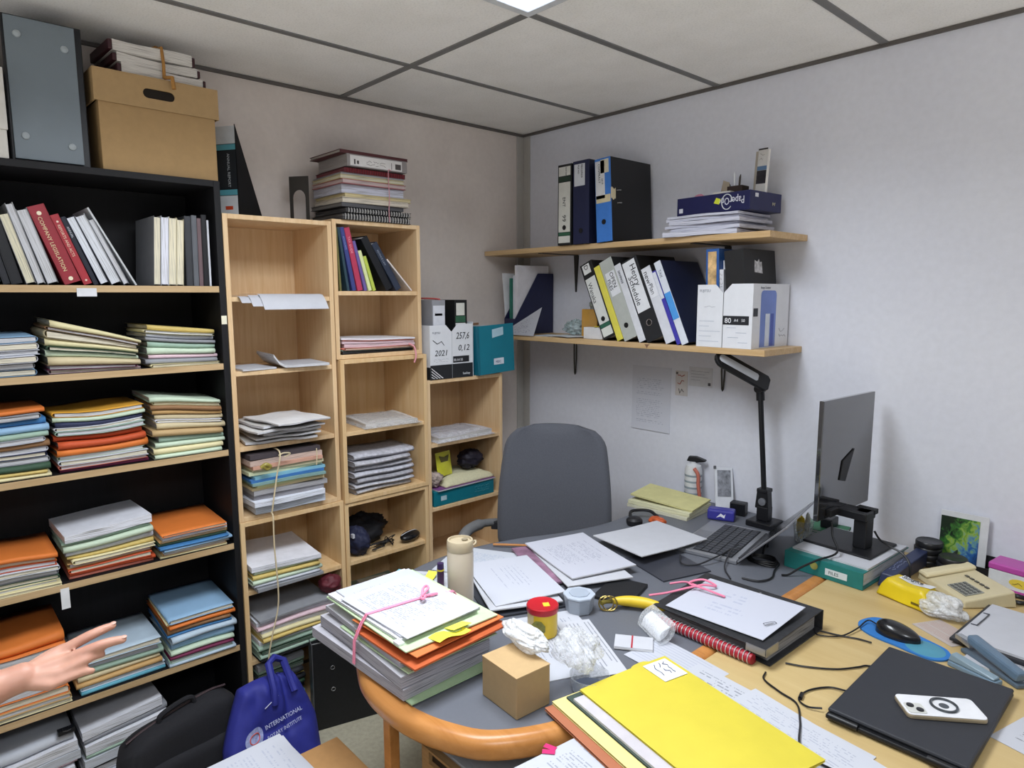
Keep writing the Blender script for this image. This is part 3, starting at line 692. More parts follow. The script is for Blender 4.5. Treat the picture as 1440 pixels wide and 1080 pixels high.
# upper left beech unit
def droop(x0, k): return lambda a, b: -k*max(0, a-x0)**2
for i, (dy, rz, dx, k) in enumerate(((-.045, .05, .0, .035), (.0, -.12, .012, .05), (.05, .10, .022, .075))):
    loose('paper_sheet', ['long white sheet lying lowest on the top shelf of the beech unit', 'white sheet in the middle of three drooping sheets on beech shelf', 'topmost white sheet drooping over the edge of the beech shelf'][i], 'paper',
          .225+dx, -1.44+dy*.7, 1.5965+.004*i, .21, .235, .02, M_pr if i < 2 else M_white, lambda a, b, s_=(.300-.225-dx)/.105: -.16*max(0, a-s_)**1.6, th=.0008)
loose('paper_sheaf', 'thin white sheaf at the left of the second beech shelf', 'papers', .215, -1.53, 1.346, .17, .12, .05, M_white, th=.006)
loose('folded_booklet', 'white booklet with its left edge curling up on the second beech shelf', 'booklet', .215, -1.368, 1.3465, .20, .20, -.10, M_white, lambda a, b: .05*max(0, -b-.55)**2*4+.001, th=.009)
# messy papers over the tied bundle (third beech shelf)
R = random.Random(3)
z = 1.0865
for i in range(6):
    nm = ['lowest', 'second lowest', 'third', 'fourth', 'second highest', 'topmost'][i]
    th = [.008, .006, .01, .006, .008, .005][i]
    ph = R.uniform(0, 6)
    loose('crumpled_papers', 'creased grey-white papers, %s of the pile over the tied bundle' % nm, 'papers', .20+.012*i*(1 if i % 2 else .3), -1.445+.012*(i % 3), z+.002, .22+.01*(i % 2), .25-.02*(i % 3), .06*(i-2.5), mat(['#bdbab5', '#cfcdca', '#b3b0ab', '#d6d5d4', '#c7c5c2', '#dadadb'][i], .7), lambda a, b, ph=ph: .0018*math.sin(4*a+ph)+.0018*math.sin(5*b+ph)+.002, group='creased papers over the tied bundle', th=th)
    z += th+.0062
# tied bundle on the lower beech unit: one thing, tied with cream string
t = T('tied_document_bundle', 'tall bundle of files tied with cream string on the lower beech unit', 'documents', (.20, -1.445, .8425))
z = 0; R = random.Random(8)
for i, (hx, th, kind) in enumerate((('#c9d2e0', .030, 'p'), ('#dfe3ee', .018, 'p'), ('#8d8c92', .020, 'p'), ('#a5a4a8', .016, 'p'), ('#d9c9a0', .010, 'c'), ('#cfd3a0', .012, 'c'), ('#7fa3a0', .010, 'p'), ('#3f6fa8', .009, 'c'), ('#7fb3c6', .010, 'c'), ('#c8cfae', .012, 'c'), ('#cfc9a6', .012, 'p'), ('#c79a86', .012, 'c'), ('#c9b0a4', .018, 'p'), ('#4a4347', .016, 'c'))):
    dx, dy, a = R.uniform(-.008, .012), R.uniform(-.012, .008), R.uniform(-.05, .05); ph = R.uniform(0, 6)
    w, d = .235+R.uniform(-.02, .01), .272+R.uniform(-.02, .0)
    f = lambda u, v, ph=ph: .0015*math.sin(5*u+ph)+.0015*math.sin(4*v+ph)
    lo = lambda u, v: Vector(((u-.5)*w, (v-.5)*d, f(u, v))); hi = lambda u, v: Vector(((u-.5)*w, (v-.5)*d, th+f(u, v)))
    O('document' if kind == 'p' else 'card_folder', MB().slab(lo, hi, 8, 8, 0, 1), [mat(hx, .65), pages(hx, '#77746f', 700) if kind == 'p' else pages(hx, hx)], t, loc=(dx+.01, dy, z+.0016), rz=a, smooth=True)
    z += th+.0004
zb = z
mb = MB()
mb.tube(catmull([(.152, -.085, .01), (.154, -.075, .07), (.150, -.06, .14), (.148, -.045, zb+.002), (.05, -.03, zb+.006), (-.1, -.02, zb+.006)], 6), .0028, 6)
mb.tube(catmull([(.148, -.05, zb-.004), (.156, -.035, zb+.004), (.152, -.01, zb-.002), (.150, -.03, zb-.012)], 5), .0026, 6)
mb.tube(catmull([(.146, -.085, .01), (.165, -.087, -.004), (.175, -.092, -.1), (.178, -.088, -.3), (.182, -.118, -.42), (.178, -.135, -.52), (.175, -.14, -.70)], 8), .0026, 6)
mb.tube(catmull([(.150, .09, zb), (.151, .09, zb-.03), (.150, .088, zb-.06)], 4), .0022, 6)
O('string', mb, mat('#cdbd9c', .8), t, smooth=True)
O('crumpled_wrap', MB().tube(catmull([(.152, -.115, .175), (.158, -.10, .185), (.156, -.085, .175), (.152, -.095, .168), (.156, -.11, .18)], 5), .007, 8), mat('#9c8f45', .4), t, smooth=True)['label'] = 'olive crumpled wrap'
# lower left beech unit shelves
stack('upper pile of the lower beech unit', 'files in the lower beech unit', -1.597, -1.335, .5715, .665, [('gr', 6, 'p'), ('gw', 5, 'f'), ('pg', 7, 'f'), ('oc', 8, 'f'), ('pg', 6, 'f'), ('wh', 10, 'p')], x1=.335, d=.27, seed=61, tilt=(-.05, .05))
stack('middle pile of the lower beech unit', 'files in the lower beech unit', -1.595, -1.30, .3115, .475, [('bk', 6, 'f'), ('gg', 8, 'f'), ('dg', 7, 'p'), ('gg', 8, 'f'), ('wh', 8, 'p'), ('oc', 6, 'f'), ('cr', 7, 'f'), ('wh', 7, 'p'), ('pk', 6, 'f'), ('gw', 8, 'p'), ('gr', 4, 'p')], x1=.345, d=.28, seed=62)
stack('dark bottom pile of the lower beech unit', 'files in the lower beech unit', -1.590, -1.415, .057, .285, [('gg', 8, 'f'), ('wh', 7, 'p'), ('dg', 8, 'p'), ('gw', 6, 'f'), ('te', 5, 'f'), ('bk', 8, 'f'), ('dg', 8, 'f'), ('bk', 7, 'f'), ('oc', 4, 'l'), ('bk', 9, 'f'), ('dg', 7, 'p'), ('gg', 8, 'f'), ('gr', 7, 'p')], x1=.31, d=.25, seed=63)
def blob(name, mb_center, r, m, parent=None, seed=1, amp=.25, freq=3., loc=(0, 0, 0), rz=0., seg=(28, 18), flat=None, crease=0., st=(1, 1, 1)):
    """a soft body: an ellipsoid pushed about by noise; crease adds sharp film-like folds, st stretches them"""
    mb = MB(); U, V = seg; vs = []; fs = []
    off = Vector((seed*3.1, seed*1.7, seed*.9))
    for j in range(V+1):
        th = PI*j/V
        for i in range(U):
            ph = 2*PI*i/U
            n = Vector((math.sin(th)*math.cos(ph), math.sin(th)*math.sin(ph), math.cos(th)))
            q = Vector((n.x*st[0], n.y*st[1], n.z*st[2]))
            k = 1+amp*noise.noise(q*freq*.5+off)+amp*.4*noise.noise(q*freq*1.1+off)
            if crease:
                w = q*freq*.8+Vector((noise.noise(q*2+off), noise.noise(q*2-off), noise.noise(q*2+off*2)))*.8
                k -= crease*(1-min(1, abs(noise.noise(w))*3.2))**2+crease*.4*(1-min(1, abs(noise.noise(w*2.1+off))*3.2))**2-crease*.3
            p = Vector((n.x*r[0]*k, n.y*r[1]*k, n.z*r[2]*k))+Vector(mb_center)
            if flat is not None and p.z < flat: p.z = flat+(p.z-flat)*.008
            vs.append(p)
    for j in range(V):
        for i in range(U):
            i2 = (i+1) % U; fs.append((j*U+i, (j+1)*U+i, (j+1)*U+i2, j*U+i2))
    mb.add(vs, fs)
    return O(name, mb, m, parent, loc=loc, rz=rz, smooth='all')
tag(blob('cloth_pouch', (0, 0, .034), (.045, .042, .034), mat('#5c1f2a', .6), crease=.06, seg=(44, 30), seed=4, loc=(.30, -1.298, .4775), flat=.002), 'dark red cloth pouch at the right of the lower beech unit pile', 'pouch')
# pink folders in the top unit's lower cell
stack('pink pile under the leaning books', 'files under the leaning books', -1.212, -.885, 1.3795, 1.435, [('bk', 6, 'f'), ('gg', 3, 'l'), ('sa', 4, 'l'), ('pk', 8, 'p'), ('pk', 5, 'p'), ('sa', 2, 'l'), ('wh', 5, 'p')], x1=.305, d=.24, seed=71, tilt=(-.05, -.05))
tag(O('ribbon', MB().tube(catmull([(0, 0, 0), (.02, .012, -.012), (.026, .016, -.05), (.022, .01, -.075)], 5), .0035, 6), mat('#d9949c', .6), loc=(.312, -.925, 1.408), smooth=True), 'pink ribbon hanging from the pink file pile', 'ribbon')
# plastic-wrapped papers
t = T('plastic_wrapped_papers', 'white papers in wrinkled plastic on the middle beech shelf', 'papers', (.20, -1.0, 1.0868), rz=-.08)
O('papers', MB().slab(lambda u, v: Vector(((u-.5)*.22, (v-.5)*.23, 0)), lambda u, v: Vector(((u-.5)*.22, (v-.5)*.23, .018+.003*math.sin(7*v+4*u))), 8, 8, 0, 1), [mat('#c9c6c3', .7), pages('#c9c6c3')], t, smooth=True)
def plastic(h='#eef1f4', a=.35, r=.18):
    k = 'plastic_film_%s_%g' % (h, a)
    if k in _M: return _M[k]
    m, nt, b = _new(k)
    b.inputs['Base Color'].default_value = lin(h); b.inputs['Roughness'].default_value = r
    tc = N(nt, 'ShaderNodeTexCoord'); nz = N(nt, 'ShaderNodeTexNoise', Scale=38., Detail=4., Roughness=.7, Distortion=1.5)
    nt.links.new(tc.outputs['Object'], nz.inputs['Vector'])
    bp = N(nt, 'ShaderNodeBump', Strength=.8, Distance=.006); nt.links.new(nz.outputs['Fac'], bp.inputs['Height']); nt.links.new(bp.outputs[0], b.inputs['Normal'])
    nt.links.new(ramp(nt, nz.outputs['Fac'], [(.35, (a*.55,)*3+(1,)), (.7, (min(1, a*1.5),)*3+(1,))]), b.inputs['Alpha'])
    _M[k] = m; return m
M_film = plastic()
O('plastic_wrap', MB().slab(lambda u, v: Vector(((u-.5)*.25, (v-.5)*.255, -.0002)), lambda u, v: Vector(((u-.5)*.25, (v-.5)*.255, .001+.024*min(1, 6*min(u, 1-u, v, 1-v))+max(0, .004*noise.noise(Vector((u*9, v*9, 1)))))), 14, 14, 0, 0), plastic('#d9d6d4', .45), t, smooth=True)
# folded newspapers
R = random.Random(9); z = .827
for i in range(7):
    th = R.uniform(.015, .024); w = .20+R.uniform(-.01, .012); d = .28+R.uniform(-.03, .005); ph = R.uniform(0, 6)
    P_ = lambda v, s, u, w=w, d=d, th=th, ph=ph: Vector(((.5-v)*w, (u-.5)*d, th*(s)+.002*math.sin(6*u+ph)+.0008))
    r = .09
    prof = [(1-q*(1-r)/4, .06) for q in range(5)]+[(r-r*math.sin(PI*q/6), .5-.44*math.cos(PI*q/6)) for q in range(1, 6)]+[(r+q*(1-r)/4, .94) for q in range(5)]
    o = O('folded_newspaper', MB().grid(lambda a_, b_: P_(prof[int(round(b_*14))][0], prof[int(round(b_*14))][1], a_), 8, 14), [mat(['#a9a8ad', '#b4b4bb', '#9f9ea5', '#b9b9c2', '#aaaab2', '#b2b1b8', '#b6b6bf'][i], .8, var=.25, scale=60)], loc=(.205+R.uniform(-.01, .01), -1.045+R.uniform(-.008, .008), z), rz=R.uniform(-.05, .05), solid=-.0012, smooth=True)
    O('inner_pages', MB().slab(lambda u, v: P_(.06+.92*v, .16, .01+.98*u), lambda u, v: P_(.06+.92*v, .84, .01+.98*u), 6, 4, 0, 1), [mat('#a9a8ad', .8), pages('#b6b5bb', '#6f6e74')], o)
    tag(o, 'folded grey newspaper, %s in the pile in the middle beech unit' % (['lowest', 'second lowest', 'third lowest', 'middle one', 'third from top', 'second from top', 'topmost'][i]), 'newspaper', 'folded newspapers')
    z += th+.0024
# dark pouch, cables, odds
t = T('pouch', 'navy drawstring pouch with white tag in the lower beech unit', 'pouch', (.25, -1.148, .573))
blob('pouch_body', (0, 0, .055), (.062, .048, .06), mat('#20243e', .7), t, seed=7, amp=.22, crease=.12, seg=(44, 30), flat=.001)
O('pouch_tag', B(.03, -.045, .085, .045, -.035, .1), M_white, t)
tag(blob('cloth_bag', (0, 0, .05), (.07, .10, .062), mat('#121218', .75), seed=9, amp=.35, crease=.2, seg=(44, 30), flat=.001, loc=(.13, -1.05, .573)), 'black cloth bag slumped behind navy pouch', 'bag')
mb = MB(); R = random.Random(12)
mb.tube(catmull([(R.uniform(-.035, .035), R.uniform(-.07, .07), R.uniform(.004, .03)) for i in range(22)], 5), .0022, 6)
tag(O('cable', mb, mat('#18181a', .4), loc=(.262, -1.035, .573), smooth=True), 'tangle of black cable beside the navy pouch', 'cable')
t = T('glasses_case', 'small black glossy case with white stripe among cables on beech shelf', 'case', (.27, -.912, .573), rz=.3)
blob('case_body', (0, 0, .022), (.03, .055, .02), mat('#17171a', .25), t, seed=2, amp=.05, flat=.001)
O('stripe', MB().tube(catmull([(-.01, -.045, .034), (.0, -.02, .043), (.004, .02, .043), (.0, .045, .034)], 5), .0016, 6), mat('#c9c9cc', .4), t)
stack('low heap under the navy pouch', 'papers under the navy pouch', -1.20, -.90, .3115, .375, [('dg', 6, 'l'), ('gw', 5, 'p'), ('dg', 5, 'l'), ('gg', 5, 'p')], x1=.30, d=.24, seed=81)
for i, (dy, rz, hx, lb) in enumerate(((-.08, .2, '#c9cdd6', 'pale grey booklet slanting on the low heap under the pouch'), (.0, -.15, '#d8d8cc', 'cream booklet on top of the low heap under the pouch'))):
    loose('booklet', lb, 'booklet', .22, -1.04+dy*.9, .378+.016*i, .17, .13, rz, mat(hx, .7), lambda a, b: .004*a+.006, th=.009)
# short beech bookcase contents
t = T('plastic_wrapped_papers', 'papers under shiny plastic on the top shelf of the corner bookcase', 'papers', (.20, -.635, .9795), rz=.02)
O('papers', MB().slab(lambda u, v: Vector(((u-.5)*.21, (v-.5)*.30, 0)), lambda u, v: Vector(((u-.5)*.21, (v-.5)*.30, .020+.004*math.sin(6*v+3*u))), 8, 8, 0, 1), [mat('#c4c2c8', .7), pages('#c9c6c3')], t, smooth=True)
O('plastic_wrap', MB().slab(lambda u, v: Vector(((u-.5)*.235, (v-.5)*.32, -.0002)), lambda u, v: Vector(((u-.5)*.235, (v-.5)*.32, .001+.028*min(1, 6*min(u, 1-u, v, 1-v))+max(0, .005*noise.noise(Vector((u*8, v*8, 3)))))), 14, 14, 0, 0), plastic('#e2e2e8', .5), t, smooth=True)
t = T('box_file', 'flat teal box file lying on the lower shelf of the corner bookcase', 'box file', (.185, -.635, .7005))
O('file_body', B(-.115, -.17, 0, .115, .165, .066), mat('#0f6d7d', .4, var=.06, scale=14), t, bevel=.003)
O('spine_label', B(.1152, -.135, .022, .116, -.105, .042), mat('#a9c3cc', .5), t)
scribble('spine_marking', (.1154, .05, .02), (0, 1, 0), (0, 0, 1), .09, .03, mat('#3f8f9c', .5), t, 3, 3, .001)
loose('folder', 'purple plastic folder lying on the flat teal box file', 'folder', .195, -.63, .7675, .225, .325, .02, mat('#7b4a86', .5), th=.005)
t = T('towel', 'cream folded towel on the purple folder in the corner bookcase', 'towel', (.19, -.605, .7733), rz=.03)
O('towel_fold', MB().slab(lambda u, v: Vector(((u-.5)*.21, (v-.5)*.28, 0)), lambda u, v: Vector(((u-.5)*.21, (v-.5)*.28, .006+.030*min(1, 5*min(u, 1-u, v, 1-v))**.5+.004*noise.noise(Vector((u*6, v*6, 0))))), 16, 16), mat('#cfcaa9', .9, bump=.5, scale=120), t, smooth='all')
tag(blob('patterned_cloth', (0, 0, .034), (.04, .038, .032), mat('#a2938c', .8, var=.55, scale=45), crease=.2, seg=(44, 30), seed=5, amp=.25, flat=.001, loc=(.245, -.772, .7746)), 'brown and grey patterned cloth bundled left of the cream towel', 'cloth')
t = T('drink_packet', 'yellow foil packet standing on the cream towel', 'packet', (.245, -.705, .812), rot=(0, -.16, .15))
O('packet_body', MB().slab(lambda u, v: Vector((-.009*math.sin(PI*u)*math.sin(PI*v)-.001, (u-.5)*.088, v*.105)), lambda u, v: Vector((.009*math.sin(PI*u)*math.sin(PI*v)+.001, (u-.5)*.088, v*.105)), 8, 8), mat('#c8c63c', .3, var=.12, scale=20), t, smooth=True)
O('packet_print', MB().prism([(-.02, 0), (.02, 0), (.03, .028), (0, .02), (-.03, .03)], .0, .0012, 0, frame3((.0085, -.002, .062), (0, 1, 0), (0, 0, 1))), mat('#5a5322', .4), t)
tag(blob('cloth_pouch', (0, 0, .045), (.05, .065, .045), mat('#1c1826', .6), seed=6, amp=.2, crease=.15, seg=(44, 30), flat=.001, loc=(.22, -.545, .8145)), 'dark purple pouch right of the yellow packet', 'pouch')
# ---------------------------------------------------------------- wall shelves and their brackets
M_sh = wood('#cdb088', '#b4925f', 'X', 12.)
ZU, ZL = 1.81, 1.412
for z, lb in ((ZU, 'upper pine wall shelf carrying upright binders and a blue carton lid'), (ZL, 'lower pine wall shelf carrying leaning binders and white magazine boxes')):
    t = T('wall_shelf', lb, 'shelf', (.75, -.14, z-.022))
    x0 = -.735 if z == ZU else -.645
    O('board', B(x0, -.137, 0, .73, .139, .022), M_sh, t, bevel=.0015)
    for x in (-.378, .42):
        O('bracket', MB().box(x-.011, -.11, -.003, x+.011, .135, 0).tube([(x-.008, .134, -.004), (x-.007, .134, -.10), (x-.003, .134, -.168), (x, .134, -.174), (x+.003, .134, -.168), (x+.007, .134, -.10), (x+.008, .134, -.004)], .003, 6) if z == ZL else
          MB().box(x-.011, -.11, -.003, x+.011, .135, 0).prism([(x-.013, -.003), (x+.013, -.003), (x+.002, -.175), (x-.002, -.175)], -.139, -.131, 0, Matrix.Rotation(PI/2, 4, 'X')), mat('#3a3836', .4, .5), t)
def lever(label, x, th, h, lean, zs, yf, depth, cover, spine, group, strips=(), hole=None, writing=None, ring=False, kind='lever_arch_file', cat='binder'):
    """a lever-arch file on a right-wall shelf; strips: (z0,z1,colour[,y0,y1]) labels on its spine"""
    t = T(kind, label, cat, (x, yf+depth/2, zs), rot=(lean, 0, -PI/2), group=group)
    d = depth/2; e = .0028
    O('cover', MB().box(-d, 0, 0, d-.002, e, h).box(-d, th-e, 0, d-.002, th, h), mat(cover, .4, var=.1, scale=70), t, bevel=.0008)
    sp = O('spine', B(d-.003, 0, 0, d, th, h), mat(spine, .45), t, bevel=.0008)
    O('papers', MB().box(-d+.02, e+.003, .006, d-.02, th-e-.004, h-.025), pages('#d8d8da'), t)
    for s in strips:
        y0, y1 = (s[3], s[4]) if len(s) > 3 else (.006, th-.006)
        O('spine_label', B(d+.0002, y0, s[0]*h, d+.0012, y1, s[1]*h), mat(s[2], .6), sp)
    if hole:
        zz = hole*h
        O('finger_hole', MB().lathe([(.0, 0), (.0105, 0), (.0105, .0016), (0, .0016)], 20, 0, Matrix.Translation((d, th/2, zz)) @ Matrix.Rotation(PI/2, 4, 'Y')), mat('#0c0c0e', .6), sp)
        if ring: O('hole_ring', MB().tube([(d+.0016, th/2+.012*math.cos(2*PI*q/20), zz+.012*math.sin(2*PI*q/20)) for q in range(20)], .0016, 6, 0, True), mat('#b9b9bd', .25, .9), sp)
    if writing:
        for w in writing: text('lettering', w[0], w[1], (d+.0014, w[3], w[2]*h), (0, 0, -1), (0, 1, 0), mat(w[4] if len(w) > 4 else '#24252c', .6), sp, sx=w[5] if len(w) > 5 else 1.)
    return t
GU = 'binders on the upper wall shelf'; GLo = 'binders on the lower wall shelf'
lever('black binder with white and green spine label, leftmost on the upper wall shelf', .522, .078, .335, .0, ZU, -.29, .27, '#17181b', '#1b1c1e', GU, [(.03, .115, '#cfcfc8'), (.12, .16, '#2f5a44'), (.165, .78, '#cbcbc3'), (.79, .85, '#22382c'), (.86, .97, '#cfcfc8')], .22, [('ENT', .022, .60, .03), ('EASTERN', .009, .96, .045), ('99', .03, .38, .028)])
lever('navy binder with white label at the top of its spine, upper wall shelf', .612, .088, .338, .012, ZU, -.29, .27, '#191c33', '#202543', GU, [(.70, .96, '#cdd0d6', .008, .066)], .16, [('RECORDS', .012, .95, .046), ('FILE NO', .010, .95, .028)])
t = lever('black binder with bright blue spine and torn papers, right of the navy one', .742, .080, .33, .055, ZU, -.288, .265, '#131315', '#3f78c6', GU, [(.52, .97, '#cfd0d2', .003, .05), (.47, .56, '#cbbf9d', .004, .077), (.82, .98, '#cfc9b4', .03, .072)], .24, [('CONTRACT', .014, .94, .018), ('2019', .012, .76, .034)])
O('torn_paper', MB().slab(lambda u, v: Vector((.134-.03*u, .0805, .165+.018*v+.004*math.sin(9*u))), lambda u, v: Vector((.134-.03*u, .0815, .19+.018*v+.004*math.sin(7*u))), 6, 1), mat('#cfc4a4', .7), t)['label'] = 'cream torn label edge'
O('ring_rivet', MB().tube([(.10, .081, .20), (.085, .084, .202), (.07, .081, .204)], .002, 6).tube([(.098, .081, .15), (.083, .084, .152), (.068, .081, .154)], .002, 6), mat('#c9c9c9', .25, .9), t)

# loose magazines and carton lid
R = random.Random(14); z = ZU+.0006
for i in range(6):
    th = [.016, .012, .010, .012, .010, .008][i]; ph = R.uniform(0, 6)
    loose('magazine', 'white magazine, %s of the pile under the blue carton lid' % (['lowest', 'second lowest', 'third lowest', 'third from top', 'second from top', 'topmost'][i]), 'magazine',
          1.205+[.0, .02, -.012, .015, -.006, .004][i], -.150+[-.025, .0, .008, -.004, .008, .0][i], z, .29, .225, [.08, -.05, .06, -.02, .04, .0][i], mat(['#cfd1dc', '#c4c6d2', '#d8d9e2', '#c9cad4', '#d5d6de', '#d9d9df'][i], .5), lambda a, b, ph=ph: .0012*math.sin(4*a+ph), 'magazines under the blue carton lid', th=th, mside=pages('#c9cad6', '#77788a'))
    z += th+.0016
zl = z+.0014
t = T('shallow_carton', 'upturned dark blue paper-carton lid holding stationery on the upper shelf', 'box', (1.235, -.128, zl), rz=-.06)
M_nb = mat('#1a1d4a', .4)
w, d, h = .153, .10, .066
O('lid_tray', MB().box(-w, -d, 0, w, d, .002).box(-w, -d, .002, w, -d+.003, h).box(-w, d-.003, .002, w, d, h).box(-w, -d+.003, .002, -w+.003, d-.003, h).box(w-.003, -d+.003, .002, w, d-.003, h), M_nb, t, bevel=.001)
text('lettering', 'PaperOne', .036, (.132, -d-.0005, .048), (-1, 0, 0), (0, 0, -1), mat('#d2d3de', .4), t, sx=.72)
O('logo_ring', MB().tube([(.062+.021*math.cos(2*PI*q/28), -d-.0006, .034+.026*math.sin(2*PI*q/28)) for q in range(26)], .0018, 6), mat('#c9ccd0', .4), t)
O('logo_leaf', MB().prism([(.008, .034), (.03, .028), (.036, .046), (.018, .052)], d+.0002, d+.0010, 0, Matrix.Rotation(PI/2, 4, 'X')), mat('#c9d23a', .4), t)['label'] = 'yellow-green swash of the printed logo'
O('white_patch', MB().box(-.143, -d-.0008, .012, -.126, -d-.0002, .028), mat('#cfd0d8', .5), t)
O('white_patch', MB().box(w+.0002, -.07, .045, w+.0008, -.05, .058), mat('#cfd0d8', .5), t)
text('lettering', 'A4', .018, (w+.0006, .06, .034), (0, -1, 0), (0, 0, -1), mat('#a9a48c', .4), t)
zi = zl+.0025
t = T('pen_holder', 'dark brown pen holder with pens in the blue carton lid', 'pen holder', (1.262, -.11, zi))
O('holder_cup', MB().box(-.03, -.025, 0, .03, .025, .003).box(-.03, -.025, .003, .03, -.022, .10).box(-.03, .022, .003, .03, .025, .10).box(-.03, -.022, .003, -.027, .022, .10).box(.027, -.022, .003, .03, .022, .10), mat('#2a1a14', .5), t, bevel=.001)
for i, (x, y, tx, ty, L, hx, nm) in enumerate(((-.01, .0, -.01, .004, .155, '#d9dadd', 'white pen'), (.004, -.008, .012, -.004, .14, '#3a2f2a', 'dark pencil'), (-.02, .012, -.03, .004, .12, '#26211f', 'black pen'))):
    p = O('pen', MB().tube([(x, y, .004), (x+tx*.8, y+ty, L*.93), (x+tx, y+ty, L)], [.0038, .0038, .0012], 8), mat(hx, .35), t); p['label'] = nm
t = T('card_stand', 'beige triangular card leaning left of the brown pen holder', 'card', (1.196, -.10, zi), rot=(0, 0, .1))
O('card_face', MB().prism([(-.028, 0), (.03, 0), (.024, .12), (.0, .13)], -.0015, .0015, 0, Matrix.Rotation(PI/2, 4, 'X')), mat('#a89a86', .6), t)
tag(O('note_block', B(-.034, -.02, 0, .034, .02, .075), [mat('#d9d4cc', .6)], loc=(1.245, -.175, zi), rz=.05), 'white note block in front of the brown pen holder', 'notepad')
tag(blob('pink_ribbon_roll', (0, 0, .04), (.042, .03, .04), mat('#c07f92', .6), seed=3, amp=.35, loc=(1.135, -.13, zi), flat=.001), 'pink crumpled ribbon at the left end of the blue carton lid', 'ribbon')
GBr = 'brochures standing in the blue carton lid'
for i, (x, y, th, w, h, hx, lb) in enumerate(((1.324, -.080, .012, .05, .215, '#b3aa9c', 'beige brochure bundle standing at the back right of the carton lid'), (1.338, -.10, .003, .045, .22, '#2a2224', 'narrow black strip between the beige and white brochures'), (1.353, -.118, .010, .05, .21, '#cfccc8', 'white brochure with photo band at the right end of the carton lid'))):
    t = T('brochure', lb, 'brochure', (x, y, zi+.0022), rot=(0, .07, -.35), group=GBr)
    O('brochure_body', B(-w/2, -th/2, 0, w/2, th/2, h), [mat(hx, .5)], t, bevel=.0008)
    if i == 2:
        O('photo_band', MB().box(-w/2+.002, -th/2-.0012, .095, w/2-.002, -th/2-.0002, .14), mat('#2c2a30', .4, var=.5, scale=60), t)
        O('blue_band', MB().box(-w/2+.002, -th/2-.0012, .141, w/2-.002, -th/2-.0002, .155), mat('#5d7a9a', .4), t)
        scribble('print', (-.018, -th/2-.0003, .17), (1, 0, 0), (0, 0, 1), .03, .03, mat('#77706c', .5), t, 2, 2)

# lower shelf: navy magazine file in the corner
t = T('magazine_file', 'navy magazine file of papers in the corner of the lower wall shelf', 'magazine file', (.185, -.135, ZL+.0005))
pf = [(-.13, 0), (.125, 0), (.125, .29), (.02, .29), (-.13, .075)]
MR = frame3((0, 0, 0), (0, 1, 0), (0, 0, 1))
O('file_box', MB().prism(pf, .036, .039, 0, MR).prism(pf, -.039, -.036, 0, MR).box(-.036, -.13, 0, .036, -.127, .075).box(-.036, .122, 0, .036, .125, .29).box(-.036, -.127, 0, .036, .122, .003), mat('#1d2040', .45), t)
O('label_holder', B(-.012, -.1315, .03, .012, -.1302, .05), mat('#7d7f8e', .4), t)
GN = 'documents standing in the navy magazine file'
for i, (x0, x1, y0, h, hx, lb, ln) in enumerate(((-.0415, -.0395, -.115, .292, '#d3d3d6', 'white sheet leaning out left of the navy magazine file', .10), (-.024, -.012, -.11, .262, '#2c6a5c', 'green file standing in the navy magazine file', 0), (-.010, -.006, -.09, .315, '#7d7a4c', 'olive crumpled card behind the green file in the navy magazine file', 0), (-.004, .008, -.105, .275, '#c9ccd2', 'white booklet right of the green file in the navy magazine file', 0), (.012, .030, -.108, .322, '#cfcdd2', 'tall grey-white papers at the right of the navy magazine file', 0))):
    tag(O('document', B(x0, y0, 0, x1, .10, h), [mat(hx, .65)], loc=(.185+(.0 if i else -.001), -.135, ZL+.0045), rot=(0, -ln, 0)), lb, 'document', GN)
tag(O('paper_sheet', MB().slab(lambda u, v: Vector((-.095+.20*u*(1-.0*v), -.060+.055*v*u, .0+(.13*v)*(.1+.9*u)+.0)), lambda u, v: Vector((-.095+.20*u, -.0585+.055*v*u, .001+(.13*v)*(.1+.9*u))), 8, 8), printed('#c9cad2', rows=20), loc=(.262, -.225, ZL+.001), smooth=True), 'printed white sheet leaning at the front of the navy magazine file', 'paper')
for i, (x, y, w, d, rz, hx, lb) in enumerate(((.43, -.19, .19, .13, .2, '#c8d0d6', 'pale blue-grey sheet lying loose on the lower wall shelf'), (.51, -.21, .17, .11, -.25, '#d3d8dc', 'white sheet jutting over the front of the lower wall shelf'))):
    loose('paper_sheet', lb, 'paper', x, y, ZL+.001+.003*i, w, d, rz, mat(hx, .6), lambda a, b: .0015*math.sin(3*a), th=.0015)
tag(blob('plastic_bag', (0, 0, .03), (.06, .045, .035), plastic('#bcd0d0', .5), seed=11, amp=.4, crease=.4, seg=(60, 40), loc=(.49, -.13, ZL+.008), flat=.0), 'greenish crumpled plastic bag beside the amber bottle', 'plastic bag')
t = T('perfume_bottle', 'square amber bottle with glass stopper on the lower wall shelf', 'bottle', (.615, -.165, ZL+.0005), rz=.1)
O('bottle_body', B(-.042, -.022, 0, .042, .022, .125), mat('#b88a3a', .2, var=.12, scale=12, coat=.5), t, bevel=.004)
O('stopper', MB().lathe([(.009, .1255), (.009, .135), (.013, .138), (.013, .152), (.009, .158), (0, .158)], 16), mat('#a9b0a6', .12, trans=.6), t, smooth=True)
O('dark_panel', B(.0425, -.0205, .01, .0455, .0205, .122), mat('#3e2b16', .3), t)
t = T('card_holder', 'white card holder with a small yellow flower in front of amber bottle', 'card holder', (.693, -.232, ZL+.0005))
O('card_box', B(-.052, -.018, 0, .052, .018, .05), mat('#d6d6d8', .5), t, bevel=.002)
for i in range(5):
    a = 2*PI*i/5
    O('petal', MB().lathe([(0, -.003), (.008, 0), (0, .003)], 10, 0, Matrix.Translation((.016+.008*math.cos(a), -.008+.008*math.sin(a), .053))), mat('#d3c23c', .5), t)
